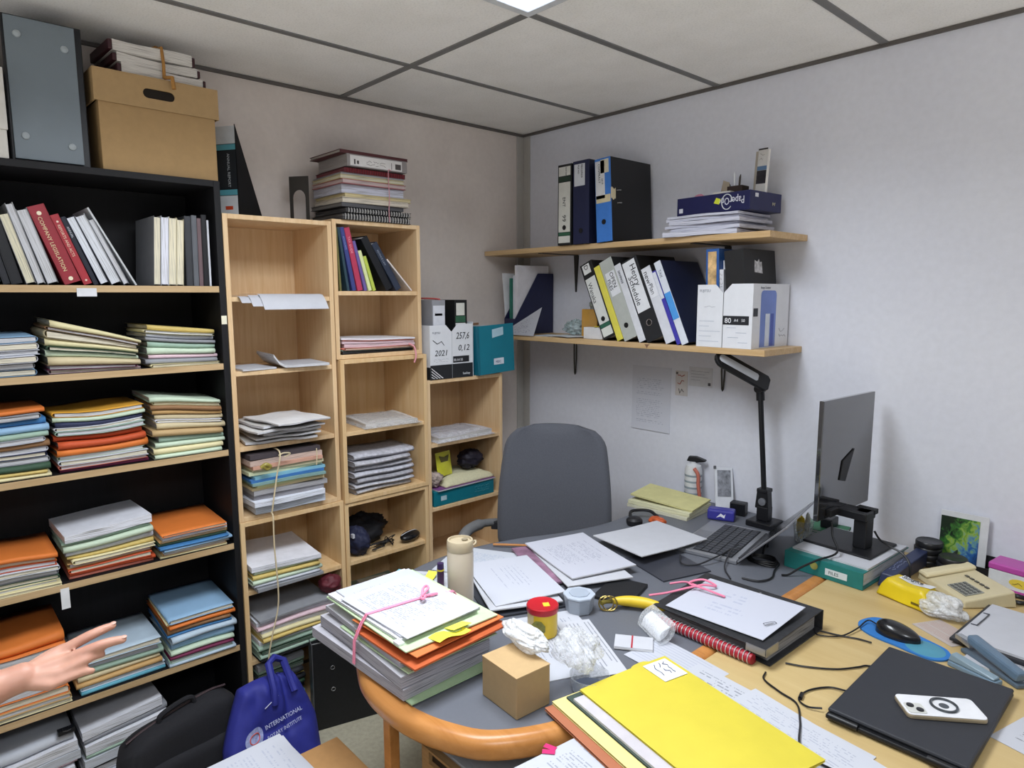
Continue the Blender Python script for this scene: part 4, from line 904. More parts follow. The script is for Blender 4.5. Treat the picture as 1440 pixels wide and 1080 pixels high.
tag(O('folded_cover', MB().prism([(-.02, 0), (.018, 0), (-.002, .038), (-.012, .038)], -.05, .05, 0, Matrix.Rotation(PI/2, 4, 'X')), mat('#6f8fa8', .5), loc=(.735, -.16, ZL+.0005)), 'blue-grey folded cover propped before the leaning binders', 'cover')

# leaning row of binders
x = .775; L = .42; c = math.cos(L)
def nextx(th): 
    global x
    v = x; x += th/c+.0022; return v
lever('black binder with green-banded label, leftmost of the leaning row', nextx(.066), .066, .335, L, ZL, -.275, .26, '#1a1b1d', '#1c1d1f', GLo, [(.03, .14, '#d3d6cf'), (.145, .19, '#2c5f4c'), (.195, .80, '#d0d2cf'), (.86, .98, '#d6d6d4', .01, .05)], .25, [('Wanaka', .030, .74, .012, '#4a4a4c', .9), ('D', .03, .975, .02)])
lever('narrow yellow-spined binder in the leaning row', nextx(.030), .030, .325, L, ZL, -.277, .26, '#cfc24a', '#d8ce55', GLo, [])
lever('grey lever arch file with handwritten white label in the leaning row', nextx(.066), .066, .345, L, ZL, -.275, .26, '#26272a', '#aeb2ad', GLo, [(.55, .84, '#d8dade', .012, .06)], .17, [('OPEN', .026, .83, .034), ('FILES', .022, .76, .014)])
lever('slim black binder with white spine right of the grey file', nextx(.032), .032, .33, L, ZL, -.277, .26, '#15161a', '#d2d4da', GLo, [], None, [('SAVINGS', .014, .92, .010, '#55565e')])
lever('thick black binder with big handwritten label and chrome ring', nextx(.078), .078, .34, L, ZL, -.275, .26, '#17181b', '#222428', GLo, [(.36, .98, '#dcdee2', .004, .066)], .21, [('Henry', .036, .93, .036), ('Schedule', .034, .80, .012)], True)
lever('white spiral-edged binder with scrawled label beside the chrome-ring binder', nextx(.044), .044, .31, L, ZL, -.277, .26, '#24252a', '#d0d2da', GLo, [(.60, .98, '#dadce2', .003, .041)], None, [('new', .03, .95, .008), ('Plan', .026, .78, .012, '#55565e')])
lever('thin indigo-spined folder in the leaning row', nextx(.016), .016, .30, L, ZL, -.279, .26, '#3a3594', '#3f3aa0', GLo, [(.62, .98, '#d3d6de', .001, .015)])
lever('navy binder with white and sky blue spine at the right of the row', nextx(.030), .030, .335, L, ZL, -.277, .26, '#1d2440', '#d3d8e2', GLo, [(.30, .62, '#4a93d8', .001, .029)], None, [('TAX', .016, .90, .009, '#7b828e')])

# white magazine boxes (cut-down cartons)
M_wb = mat('#d9dbe0', .55, var=.03)
def magbox(label, o, rz, w, d, h, cut, group, black_base=False, side=None):
    """open carton: front face with one cut corner (cut>0 right, <0 left), sides, back"""
    t = T('magazine_box', label, 'magazine box', o, rz=rz, group=group)
    cc = abs(cut)
    fr = [(0, 0), (w, 0), (w, h-cc), (w-cc, h), (0, h)] if cut > 0 else [(0, 0), (w, 0), (w, h), (cc, h), (0, h-cc)]
    MF = frame3((0, 0, 0), (1, 0, 0), (0, 0, 1))   # normal is -y
    O('box_front', MB().prism(fr, -.0025, 0, 0, MF), M_wb, t)
    hs0, hs1 = (h, h-cc) if cut > 0 else (h-cc, h)
    O('box_side', MB().prism([(.0026, 0), (d, 0), (d, hs0), (.0026, hs0)], 0, .0025, 0, frame3((0, 0, 0), (0, 1, 0), (0, 0, 1))), M_wb, t)
    O('box_side', MB().prism([(.0026, 0), (d, 0), (d, hs1), (.0026, hs1)], 0, .0025, 0, frame3((w-.0025, 0, 0), (0, 1, 0), (0, 0, 1))), M_wb, t)
    O('box_back', B(.0026, d-.0025, 0, w-.0026, d, h), M_wb, t); O('box_base', B(.0026, .0026, 0, w-.0026, d-.0026, .0025), M_wb, t)
    return t
GW = 'white magazine boxes on the lower wall shelf'
M_ink = mat('#24262c', .5); M_gt = mat('#8a8d96', .5)
t = magbox('white magazine box holding the floral blue file on the lower shelf', (1.212, -.273, ZL+.0005), 0, .103, .262, .222, .03, GW)
text('lettering', 'FUJITSU', .013, (.008, -.0006, .196), (1, 0, 0), (0, 0, 1), M_gt, t); scribble('fine_print', (.028, -.0004, .135), (1, 0, 0), (0, 0, 1), .05, .014, M_gt, t, 1, 3, .0004)
for i in range(5): O('fine_print', MB().box(.010, -.0006, .02+.018*i, .010+[.08, .05, .085, .04, .06][i], -.0001, .0216+.018*i), mat('#a9b2c0', .5), t)
t = magbox('white magazine box with a blue machine printed on its side', (1.318, -.273, ZL+.0005), 0, .110, .262, .224, -.03, GW)
O('spec_band', MB().box(-.001, -.0008, .082, .098, -.0001, .113), mat('#1f2126', .5), t)
text('lettering', '80', .026, (.006, -.0009, .088), (1, 0, 0), (0, 0, 1), mat('#e4e5ea', .5), t); text('lettering', 'A4', .014, (.042, -.0009, .093), (1, 0, 0), (0, 0, 1), mat('#d4d5da', .5), t); text('lettering', '50', .014, (.07, -.0009, .093), (1, 0, 0), (0, 0, 1), mat('#d4d5da', .5), t)
for i in range(4): O('fine_print', MB().box([.06, .02, .05, .015][i], -.0006, .02+.017*i, [.095, .06, .09, .05][i], -.0001, .0216+.017*i), mat('#a9b2c0', .5), t)
X1 = .1102
O('printed_machine', MB().prism([(.055, .004), (.165, .004), (.165, .185)]+[(.149+.016*math.cos(a), .185+.016*math.sin(a)) for a in (.4, .8, 1.2, 1.57)]+[(.071-.016*math.sin(a), .185+.016*math.cos(a)) for a in (0, .4, .8, 1.2)]+[(.055, .185)], 0, .0006, 0, frame3((X1, 0, 0), (0, 1, 0), (0, 0, 1))), mat('#6f84c4', .5, var=.12, scale=8), t)['label'] = 'blue printed machine'
O('printed_column', B(X1+.0007, .09, .006, X1+.0012, .12, .12), mat('#cfd6e2', .5), t); O('printed_column', B(X1+.0007, .128, .006, X1+.0012, .15, .12), mat('#4a5aa8', .5), t)
O('black_square', B(X1+.0003, .005, .112, X1+.0009, .035, .14), M_ink, t)
text('lettering', 'Image Scanner', .012, (X1+.0004, .05, .207), (0, 1, 0), (0, 0, 1), M_gt, t)
scribble('handwriting', (X1+.0004, .19, .03), (0, 1, 0), (0, 0, 1), .06, .04, mat('#6a6d76', .5), t, 2, 8)
tag(B and O('drip_stain', MB().prism([(-.012, 0), (.014, 0), (.006, -.006), (.0, -.016), (-.006, -.007)], 0, .0008, 0, frame3((0, 0, 0), (1, 0, 0), (0, 0, 1))), mat('#7a5a44', .6), loc=(.995, -.2765, ZL-.004)), 'small brown drip on the front edge of the lower wall shelf', 'stain')
GC = 'files standing in the white magazine boxes'
t = T('box_file', 'blue file with floral cream spine standing in the white box', 'box file', (1.234, -.147, ZL+.0045), rot=(.03, 0, -PI/2), group=GC)
O('file_cover', B(-.11, 0, 0, .10, .052, .345), mat('#2d5a9c', .4), t, bevel=.002)
O('spine_label', B(.1002, .009, .19, .1012, .043, .335), mat('#c9a878', .5, var=.45, scale=30), t)
t = T('paper_roll', 'white rolled slips sticking out of the white magazine box', 'papers', (1.303, -.15, ZL+.0045), rot=(.04, 0, -PI/2), group=GC)
O('slip', B(-.05, -.012, 0, .095, .004, .272), mat('#d3d4da', .6), t); O('slip', B(-.03, -.012, 0, .07, .002, .305), mat('#cfcfd2', .6), t)
scribble('print', (.0952, -.012, .20), (0, 1, 0), (0, 0, 1), .014, .06, mat('#77787f', .6), t, 4, 2)
t = T('ring_binder', 'black ring binder with white patterned tag standing in the white box', 'binder', (1.340, -.150, ZL+.0045), rot=(.10, 0, -PI/2), group=GC)
O('cover', MB().box(-.11, 0, 0, .115, .003, .335).box(-.11, .070, 0, .115, .073, .335).box(.112, .003, 0, .115, .070, .335), mat('#1a1a1c', .5, var=.1, scale=60), t, bevel=.001)
O('papers', B(-.10, .004, .004, .10, .069, .32), pages('#c9c9cc'), t)
O('patterned_tag', MB().prism([(-.026, 0), (.03, -.004), (.026, .038), (.014, .034), (.008, .046), (-.004, .036), (-.022, .042)], 0, .0008, 0, frame3((.02, .0734, .255), (-1, 0, 0), (0, 0, 1))), mat('#b9b9bd', .5, var=.4, scale=70), t)
# notices on the wall
t = T('wall_notice', 'white printed sheet taped to the wall under the lower shelf', 'notice', (.82, -.0008, 1.145))
O('notice_sheet', MB().slab(lambda u, v: Vector(((u-.5)*.205, .0, (v-.5)*.285)), lambda u, v: Vector(((u-.5)*.205, -.0012-.002*(v < .05), (v-.5)*.285)), 4, 8), printed('#ced0da', '#8d92a6', 34, .4, .5, kp=.98), t)
t = T('wall_notice', 'small wall note with red stamped characters under the shelf', 'notice', (.975, -.0006, 1.225))
O('notice_sheet', B(-.03, -.001, -.05, .03, 0, .055), mat('#c9c4c2', .7), t)
scribble('red_characters', (-.022, -.0012, -.005), (1, 0, 0), (0, 0, 1), .044, .05, mat('#a8483a', .6), t, 2, 5, .0016)
scribble('dark_character', (-.016, -.0012, -.045), (1, 0, 0), (0, 0, 1), .032, .034, mat('#4a4545', .6), t, 1, 6, .0016)
O('pin_mark', B(-.028, -.0016, .040, -.018, -.001, .05), mat('#55504e', .6), t)
t = T('wall_notice', 'pale landscape card with faint print beside the red-stamped note', 'notice', (1.065, -.0006, 1.262))
O('notice_sheet', B(-.055, -.001, -.04, .055, 0, .04), mat('#cacbd0', .7), t)
for i in range(4): O('fine_print', B(-.045, -.0014, .022-.012*i, [.04, .02, .035, .0][i], -.001, .0235-.012*i), mat('#9a9ca6', .7), t)
O('dark_square', B(.036, -.0016, -.033, .048, -.001, -.021), mat('#44464e', .6), t)

# ---------------------------------------------------------------- on the corner bookcase
zc = 1.2505
GX = 'white magazine boxes on the corner bookcase'
t = magbox('white magazine box with black base and handwriting, left on corner bookcase', (.312, -.822, zc), PI/2, .112, .26, .225, .03, GX)
O('base_band', MB().box(0, -.001, .0, .112, -.0001, .060).box(-.0010, .0, 0, -.0001, .259, .052), mat('#1f2226', .5), t)
for i in range(4): O('stripe', MB().hexa([(.005, -.0016, .046-.012*i), (.06-.012*i*1.2, -.0016, .004), (.06-.012*i*1.2, -.001, .004), (.005, -.001, .046-.012*i)], [(.005, -.0016, .0495-.012*i), (.066-.012*i*1.2, -.0016, .004), (.066-.012*i*1.2, -.001, .004), (.005, -.001, .0495-.012*i)]), mat('#d5d6da', .5), t)
scribble('handwriting', (.012, -.0006, .135), (1, 0, 0), (0, 0, 1), .075, .045, M_ink, t, 1, 21, .0014)
text('lettering', '2021', .034, (.022, -.0006, .098), (1, 0, 0), (0, 0, 1), M_ink, t, shear=.2)
text('lettering', 'FUJITSU', .012, (.012, -.0006, .19), (1, 0, 0), (0, 0, 1), M_gt, t)
scribble('fine_print', (.016, -.0004, .07), (1, 0, 0), (0, 0, 1), .08, .018, M_gt, t, 2, 4, .0004)
t = magbox('white magazine box with handwriting and spec band, right on corner bookcase', (.312, -.708, zc), PI/2, .110, .26, .228, -.03, GX)
O('base_band', MB().box(0, -.001, .0, .11, -.0001, .060), mat('#1f2226', .5), t)
text('lettering', 'ScanSnap', .014, (.055, -.0012, .012), (1, 0, 0), (0, 0, 1), mat('#d5d6da', .5), t, sx=.75)
text('lettering', '257,6', .040, (.02, -.0006, .165), (1, 0, 0), (0, 0, 1), M_ink, t, shear=.2, sx=.8)
text('lettering', '0,12', .036, (.03, -.0006, .115), (1, 0, 0), (0, 0, 1), M_ink, t, shear=.2)
O('spec_band', MB().box(.004, -.0008, .065, .09, -.0001, .092), mat('#1f2126', .5), t)
text('lettering', '80 A4 50', .016, (.008, -.0009, .071), (1, 0, 0), (0, 0, 1), mat('#d4d5da', .5), t, sx=.8)
for i, (y, cov, lb, strips) in enumerate(((-.815, '#2a2a2e', 'lever file with long white label standing in the left corner magazine box', [(.05, .93, '#d0d2da', .004, .062), (.80, .83, '#3f5aa0', .012, .05)]), (-.699, '#17181a', 'black file with white and green label in the right corner magazine box', [(.05, .70, '#d3d4d4', .004, .056), (.71, .79, '#2f5a44', .004, .056), (.80, .96, '#cfcfc8', .008, .052)]))):
    t = T('lever_arch_file', lb, 'binder', (.185, y+.016, zc+.004), rot=(.0, 0, 0), group='files in the corner magazine boxes')
    O('cover', MB().box(-.11, 0, 0, .115, .003, .325).box(-.11, .063, 0, .115, .066, .325).box(.112, .003, 0, .115, .063, .325), mat('#8f9096' if i == 0 else cov, .5), t, bevel=.001)
    O('papers', B(-.10, .004, .004, .10, .062, .31), pages('#c9c9cc'), t)
    for s in strips: O('spine_label', B(.1152, s[3], s[0]*.325, .1162, s[4], s[1]*.325), mat(s[2], .6), t)
tag(O('ribbon', MB().tube(catmull([(-.05, -.012, .0), (.0, .0, .002), (.06, .012, .001), (.10, .014, -.002)], 5), .004, 6), mat('#c25a58', .6), loc=(.20, -.775, zc+.3335), smooth=True), 'red ribbon lying on the left corner lever file', 'ribbon')
t = T('box_file', 'teal box file with two white labels on the corner bookcase', 'box file', (.325, -.578, zc), rz=PI/2, rot=(0, -.045, PI/2))
# local x runs to the right along the wall, local -y faces the room
O('file_front', B(.012, -.004, .0, .212, 0, .215), mat('#127286', .45, var=.05, scale=10), t, bevel=.001)
O('file_spine', B(.0, -.004, .0, .0118, .235, .215), mat('#0e5f72', .45, var=.05, scale=10), t, bevel=.001)
O('file_back', B(.012, .231, .0, .205, .235, .21), mat('#8a6a50', .6), t)
O('papers', B(.014, .004, .003, .2, .226, .20), pages('#cfd2d6'), t)
O('top_label', MB().hexa([(.085, -.0050, .158), (.15, -.0050, .168), (.15, -.0042, .168), (.085, -.0042, .158)], [(.085, -.0050, .195), (.15, -.0050, .203), (.15, -.0042, .203), (.085, -.0042, .195)]), mat('#a9c6d4', .6), t)
O('bottom_label', B(.09, -.0050, .038, .148, -.0042, .066), mat('#ccd3de', .6), t)
text('lettering', 'MISC', .014, (.1, -.0052, .046), (1, 0, 0), (0, 0, 1), mat('#3f4a78', .6), t)
tag(O('paper_sheet', B(0, 0, 0, .20, .003, .235), mat('#d2d5db', .7), loc=(.11, -.5955, zc)), 'white papers standing between the magazine box and teal file', 'papers')
# ---------------------------------------------------------------- desks
ZD = .75
M_lam = mat('#62656d', .45, var=.03, scale=120)
M_rim = wood('#c58a50', '#a96f38', 'X', 6., rough=.28)
prof_pts = [(1.79, -.02), (1.79, -.5), (1.79, -1.0), (1.785, -1.30), (1.762, -1.48), (1.735, -1.575), (1.672, -1.672), (1.587, -1.722), (1.501, -1.747), (1.418, -1.752), (1.329, -1.742), (1.249, -1.712), (1.14, -1.655), (1.03, -1.575), (.94, -1.46), (.88, -1.33), (.852, -1.18), (.86, -1.03), (.9, -.87), (.962, -.72), (1.0, -.55), (1.0, -.38), (.962, -.2), (.905, -.02)]
ol = [Vector((p[0], p[1], 0)) for p in catmull([(x, y, 0) for x, y in prof_pts], 5)]
def inset(pts, d):
    n = len(pts); out = []
    for i in range(n):
        a, b2 = pts[max(0, i-1)], pts[min(n-1, i+1)]
        t = (b2-a).normalized(); nrm = Vector((t.y, -t.x, 0))       # outline runs clockwise from above, so this points inwards ... flipped below
        out.append(pts[i]+nrm*d)
    return out
cen = sum(ol, Vector())/len(ol)
sgn = 1 if (inset(ol, .05)[20]-cen).length < (ol[20]-cen).length else -1
t = T('desk', 'grey curved desk with rounded wooden rim against the right wall', 'desk', (1.35, -.9, 0))
off = Vector((1.35, -.9, 0))
i1 = inset(ol, sgn*.036)
O('desk_top', MB().prism([(p.x-off.x, p.y-off.y) for p in i1], ZD-.045, ZD), M_lam, t)
rimp = [(.036, 0.), (.022, .0008), (.012, -.001), (.004, -.008), (0, -.018), (0, -.034), (.005, -.044), (.014, -.05), (.036, -.05)]
mb = MB(); k = len(rimp); rings = [inset(ol, sgn*d) for d, z in rimp]
for i in range(len(ol)):
    for q in range(k): mb.v.append((rings[q][i].x-off.x, rings[q][i].y-off.y, ZD+rimp[q][1]))
for i in range(len(ol)-1):
    for q in range(k): 
        q2 = (q+1) % k; mb.f.append((i*k+q, i*k+q2, (i+1)*k+q2, (i+1)*k+q)); mb.mi.append(0 if i < 66 else 1)
O('desk_rim', mb, [M_rim, M_lam], t, smooth=True)['label'] = 'rounded orange wood rim'
for x, y in ((1.30, -1.655), (1.755, -1.40), (.98, -.12), (1.74, -.08)): O('leg', B(x-.014-off.x, y-.014-off.y, 0, x+.014-off.x, y+.014-off.y, ZD-.045), M_rim, t, bevel=.003)
t = T('desk', 'pale maple desk with the blue mouse mat and black laptop', 'desk', (2.3, -.95, 0))
M_map = wood('#c2ab7a', '#b69b69', 'X', 5., rough=.4)
O('desk_top', B(-.508, -.95, ZD-.03, .60, .93, ZD), M_map, t, bevel=.002)
for x, y in ((-.42, -.9), (.55, -.9), (-.42, .88), (.55, .88)): O('leg', B(x-.025, y-.025, 0, x+.025, y+.025, ZD-.03), M_map, t, bevel=.002)
O('modesty_panel', B(-.39, .86, .25, .52, .875, ZD-.03), M_map, t)
M_d = ZD+.0006
# pedestal below the grey desk
t = T('drawer_pedestal', 'wooden drawer pedestal standing under the rounded desk end', 'drawers', (1.55, -1.40, 0), rz=.0)
O('pedestal_body', B(-.20, -.185, .02, .17, .20, .55), mat('#b9bcc2', .4), t, bevel=.002)
for z0, z1 in ((.40, .545), (.225, .395), (.03, .22)):
    d = O('drawer', MB().box(-.198, -.205, z0, .168, -.186, z1-.035).box(-.198, -.205, z1-.006, .168, -.186, z1).box(-.198, -.205, z1-.035, -.17, -.186, z1-.006).box(-.06, -.205, z1-.035, .168, -.186, z1-.006), wood('#b9966a', '#9a784e', 'X'), t)
    O('handle_recess', B(-.169, -.195, z1-.034, -.061, -.1865, z1-.007), mat('#2a211a', .6), d)
loose('paper_sheet', 'white papers lying on the drawer pedestal under the grey desk', 'papers', 1.59, -1.40, .5512, .22, .30, .5, M_pr, th=.004)
loose('paper_sheet', 'printed white sheet on top of the papers on the drawer pedestal', 'paper', 1.60, -1.45, .556, .21, .29, -.3, M_white, lambda a, b: .002+.002*a, th=.001)

# ---------------------------------------------------------------- big tied bundle on the grey desk
t = T('tied_document_bundle', 'thick bundle of files tied with pink ribbon at the rounded desk end', 'documents', (1.292, -1.598, M_d), rz=-.01)
R = random.Random(31)
def layer(nm, x0, y0, x1, y1, z, th, m, rz=0., f=None, label=None, side=None, nu=10):
    f = f or (lambda a, b: 0.)
    cx, cy, w, d = (x0+x1)/2, (y0+y1)/2, x1-x0, y1-y0
    o = O(nm, MB().slab(lambda u, v: Vector(((u-.5)*w, (v-.5)*d, f(u, v))), lambda u, v: Vector(((u-.5)*w, (v-.5)*d, th+f(u, v))), nu, nu, 0, 1), [m, side or m], t, loc=(cx, cy, z), rz=rz, smooth=True)
    if label: o['label'] = label
    return o
M_gp = pages('#a3a2ac', '#67666e', 800)
M_green = mat('#b9cfa8', .65, var=.05); M_orange = mat('#cf7440', .6, var=.06)
layer('card_folder', -.17, -.118, .195, .125, .0005, .003, mat('#a3bd98', .65), .0, lambda u, v: .004*u*u, 'grey-green bottom folder')
layer('paper_stack', -.215, -.135, .17, .105, .0085, .024, mat('#b4b3bb', .7), .05, lambda u, v: .004*math.sin(3*v)*(1-u), 'grey page edges', M_gp)
layer('paper_stack', -.195, -.128, .172, .112, .037, .026, mat('#bab9c1', .7), .0, lambda u, v: .003*math.sin(4*u), 'grey page edges', M_gp)
layer('card_folder', -.10, -.122, .185, .122, .0675, .003, M_green, .02, lambda u, v: .004*u*u)
layer('paper_stack', -.185, -.120, .165, .118, .0755, .012, mat('#c3c2ca', .7), -.02, None, 'grey page edges', M_gp)
layer('card_folder', -.02, -.125, .212, .138, .0885, .004, mat('#b85a30', .6), .03, lambda u, v: .018*max(0, u-.35)**2*(.3+v), 'red-brown envelope folder')
layer('card_folder', -.05, -.115, .195, .135, .1045, .002, M_orange, .06, lambda u, v: .004*u, 'orange folder')
layer('card_folder', -.178, -.118, .178, .132, .1115, .0025, M_green, .0, lambda u, v: .002*u, 'pale green folder')
layer('paper_sheaf', -.175, -.112, .135, .112, .1170, .006, mat('#d9dae4', .7), .03, None, None, M_pg)
layer('printed_sheets', -.165, -.100, .135, .108, .1238, .0035, printed('#dfe2ee', '#7d8296', 40, .4, .52), -.02, None, 'white printed sheets', M_pg)
layer('printed_sheets', -.12, -.106, .150, .095, .1280, .0016, printed('#e2e5f0', '#6d7288', 34, .42, .5), .05, None, 'white printed top sheet', M_pg)
zr = .1302
mb = MB(); x0 = .0
for dx, dz in ((0, 0), (.006, .0008)):
    mb.tube([(x0-.01+dx, -.14, .02), (x0-.008+dx, -.138, .075), (x0-.005+dx, -.121, .112), (x0-.003+dx, -.108, zr+dz), (x0+.01+dx, .02, zr+.001+dz), (x0+.02+dx, .12, zr-.006), (x0+.02+dx, .137, .10), (x0+.02+dx, .137, .05)], .0022, 6)
kx, ky = x0+.012, .035
mb.tube(catmull([(kx, ky, zr+.003), (kx-.018, ky+.016, zr+.012), (kx-.024, ky+.03, zr+.012), (kx-.012, ky+.026, zr+.01), (kx, ky, zr+.004), (kx+.02, ky-.004, zr+.012), (kx+.028, ky-.016, zr+.011), (kx+.014, ky-.012, zr+.009), (kx, ky, zr+.004)], 5), .0032, 6)
mb.tube(catmull([(kx, ky, zr+.003), (kx+.012, ky+.018, zr+.006), (kx+.014, ky+.035, zr+.004)], 4), .003, 6)
O('ribbon', mb, mat('#e58aa6', .6), t, smooth=True)['label'] = 'pink ribbon with a bow'
O('sticky_notes', MB().slab(lambda u, v: Vector((.158+.045*v, -.05+.085*u, .1150+.007*v+.004*math.sin(6*u))), lambda u, v: Vector((.158+.045*v, -.05+.085*u, .1158+.007*v+.004*math.sin(6*u))), 8, 4), mat('#e6e04a', .6), t, smooth=True)['label'] = 'bright yellow sticky notes'
O('sticky_notes', MB().slab(lambda u, v: Vector((.150+.035*v, .0+.05*u, .1165+.009*v)), lambda u, v: Vector((.150+.035*v, .0+.05*u, .1172+.009*v)), 4, 4), mat('#e9e35a', .6), t)['label'] = 'bright yellow sticky notes'
O('binder_tab', B(.128, -.118, .1165, .15, -.103, .1215), mat('#e6e7ea', .5), t)

# ---------------------------------------------------------------- papers and things on the grey desk
# beige insulated bottle
t = T('tumbler', 'beige cylindrical drinking bottle standing behind the pink-tied bundle', 'bottle', (1.245, -1.400, M_d), rz=.9)
O('bottle_body', MB().lathe([(.0, 0), (.032, 0), (.034, .004), (.0345, .185), (.033, .190), (0, .190)], 36), mat('#c9bda9', .35, var=.02, coat=.2), t, smooth=True)
O('bottle_lid', MB().lathe([(.0, .1905), (.0335, .1905), (.035, .194), (.035, .213), (.033, .218), (.029, .2185), (.0275, .213), (0, .213)], 36), mat('#b5a78c', .35), t, smooth=True)
O('carry_loop', MB().tube(catmull([(.034, -.012, .206), (.040, -.01, .21), (.040, .01, .21), (.034, .012, .206)], 4), .0025, 6), mat('#b5a78c', .35), t)
O('spout_plug', MB().lathe([(.0, .2135), (.008, .2135), (.008, .217), (0, .217)], 14, 0, Matrix.Translation((.012, .006, 0))), mat('#8d826c', .4), t)
# marker and slips left of the bottle
t = T('marker', 'dark purple marker with yellow band standing left of the beige bottle', 'marker', (1.06, -1.33, M_d))
O('marker_body', MB().lathe([(0, 0), (.010, 0), (.0105, .055), (0, .055)], 18), mat('#4a2f4a', .4), t, smooth=True)
O('yellow_band', MB().lathe([(0.0, .0555), (.0108, .0555), (.0108, .06), (0, .06)], 18), mat('#e0c83a', .4), t, smooth=True)
O('marker_cap', MB().lathe([(0, .0602), (.0102, .0602), (.0095, .078), (0, .08)], 18), mat('#3a2a52', .4), t, smooth=True)
loose('booklet', 'teal and white booklet lying left of the purple marker', 'booklet', .985, -1.36, M_d, .20, .14, .5, mat('#6fb0c0', .5), th=.004)
loose('paper_sheet', 'white letter on the teal booklet beside the purple marker', 'paper', 1.0, -1.335, M_d+.0045, .19, .12, .7, M_pr, lambda a, b: .003*b*b, th=.001)
tag(O('sticky_note', MB().slab(lambda u, v: Vector((.03*u, .04*v, .0+.012*v*v)), lambda u, v: Vector((.03*u, .04*v, .0008+.012*v*v)), 2, 5), mat('#e2df4e', .6), loc=(.99, -1.345, M_d+.0095), rz=.5), 'yellow sticky note on the letter beside the purple marker', 'sticky note')
loose('paper_sheaf', 'white letter with pale blue heading at the far left of the grey desk', 'papers', .985, -1.125, M_d, .23, .21, .5, printed('#dde2ec', '#8d9cb8', 20, .5, .5), th=.003)
t = T('ballpoint_pen', 'brown pencil lying between the white papers near the chair', 'pencil', (.965, -.955, M_d+.005), rz=.75)
O('pencil_shaft', MB().tube([(-.07, 0, .004), (.06, 0, .004), (.075, 0, .004)], [.004, .004, .0006], 6), mat('#b3763a', .45), t)
# the three big paper groups
def sheaf(label, cx, cy, z, w, d, rz, th, m, fn=None, group=None):
    return loose('paper_sheaf', label, 'papers', cx, cy, z, w, d, rz, m, fn, group, th=th)
GP = 'loose document sets on the grey desk'
tag(O('clip_file', B(-.155, -.115, 0, .155, .115, .006), mat('#33353c', .4), loc=(1.205, -1.185, M_d), rz=-.42, bevel=.001), 'dark clip file under white letter beside the red-lidded tin', 'file')
sheaf('white sheets just under the printed letter behind the red-lidded tin', 1.212, -1.185, M_d+.0134, .285, .205, -.46, .004, M_white, lambda a, b: .003*a*a)
sheaf('white printed letter lying behind the red-lidded tin', 1.19, -1.165, M_d+.0240, .295, .207, -.38, .0025, printed('#dfe2ee', '#8a8fa5', 16, .22, .48, .2, .3), lambda a, b: .002*(1+a)*b)
tag(O('magazine', B(-.15, -.10, 0, .15, .10, .006), mat('#8c6a80', .3, var=.5, scale=14), loc=(1.165, -.955, M_d+.0066), rz=-.42), 'glossy pinkish magazine peeking out between the paper sets', 'magazine')
sheaf('white sheets fanned under the long printed document in the desk middle', 1.235, -.92, M_d+.0135, .30, .21, -.42, .003, M_white, lambda a, b: .002*a)
sheaf('long white printed document topmost in the middle of the grey desk', 1.195, -.885, M_d+.0205, .315, .225, -.30, .004, printed('#dfe1ee', '#777c92', 36, .42, .5, .2, .14), lambda a, b: .003*a*a+.001*b)
sheaf('blank white sheet set between printed document and the silver laptop', 1.265, -.60, M_d+.0225, .235, .305, -.15, .003, M_white, lambda a, b: .006*max(0, -b)+.003*(a+1)*.4)
tag(O('notebook', B(-.055, -.075, 0, .055, .075, .010), mat('#1c1d20', .5), loc=(1.432, -.965, M_d), rz=.3, bevel=.002), 'black notebook beside the banana and plastic tub', 'notebook')
tag(O('clear_file', B(-.10, -.09, 0, .10, .09, .004), mat('#3a3c44', .3), loc=(1.405, -.70, M_d), rz=-.3), 'dark file sticking out under the blank sheet set', 'file')
# black headset and orange scrap beside the chair
t = T('headset', 'black headset by the papers at the far edge of the grey desk', 'headset', (1.10, -.47, M_d))
O('ear_cup', MB().lathe([(0, 0), (.026, 0), (.03, .008), (.03, .02), (.022, .028), (0, .03)], 20), mat('#1b1b1e', .5), t, smooth=True)
O('headband', MB().tube(catmull([(-.02, 0, .022), (-.05, .05, .03), (-.01, .10, .03), (.04, .09, .02)], 6), .006, 8), mat('#1b1b1e', .5), t, smooth=True)
tag(blob('orange_wrapper', (0, 0, .014), (.035, .022, .015), mat('#c25a30', .5, var=.4, scale=50), seed=13, amp=.35, flat=.0, loc=(1.155, -.40, M_d)), 'orange and red crumpled wrapper beside the black headset', 'wrapper')
# cream folders against the wall
for i, (hx, th, rz, lb) in enumerate((('#cfcdb8', .012, .1, 'grey-cream folder lowest of the pile by the wall near spray bottle'), ('#d8d6b4', .014, .16, 'cream folder in the middle of the pile by the wall'), ('#c9c48c', .006, .20, 'straw folder topmost of the pile by the wall, edges lifting'))):
    loose('card_folder', lb, 'folder', 1.070, -.212+.006*i, M_d+.0002+[0, .0135, .030][i], .27, .18-.02*(i == 2), rz*.6, mat(hx, .6), (lambda a, b: .0) if i < 2 else (lambda a, b: .010+.008*a*-1+.004*b), 'cream folders by the wall', th=th, mside=pages(hx, '#a59f80'))
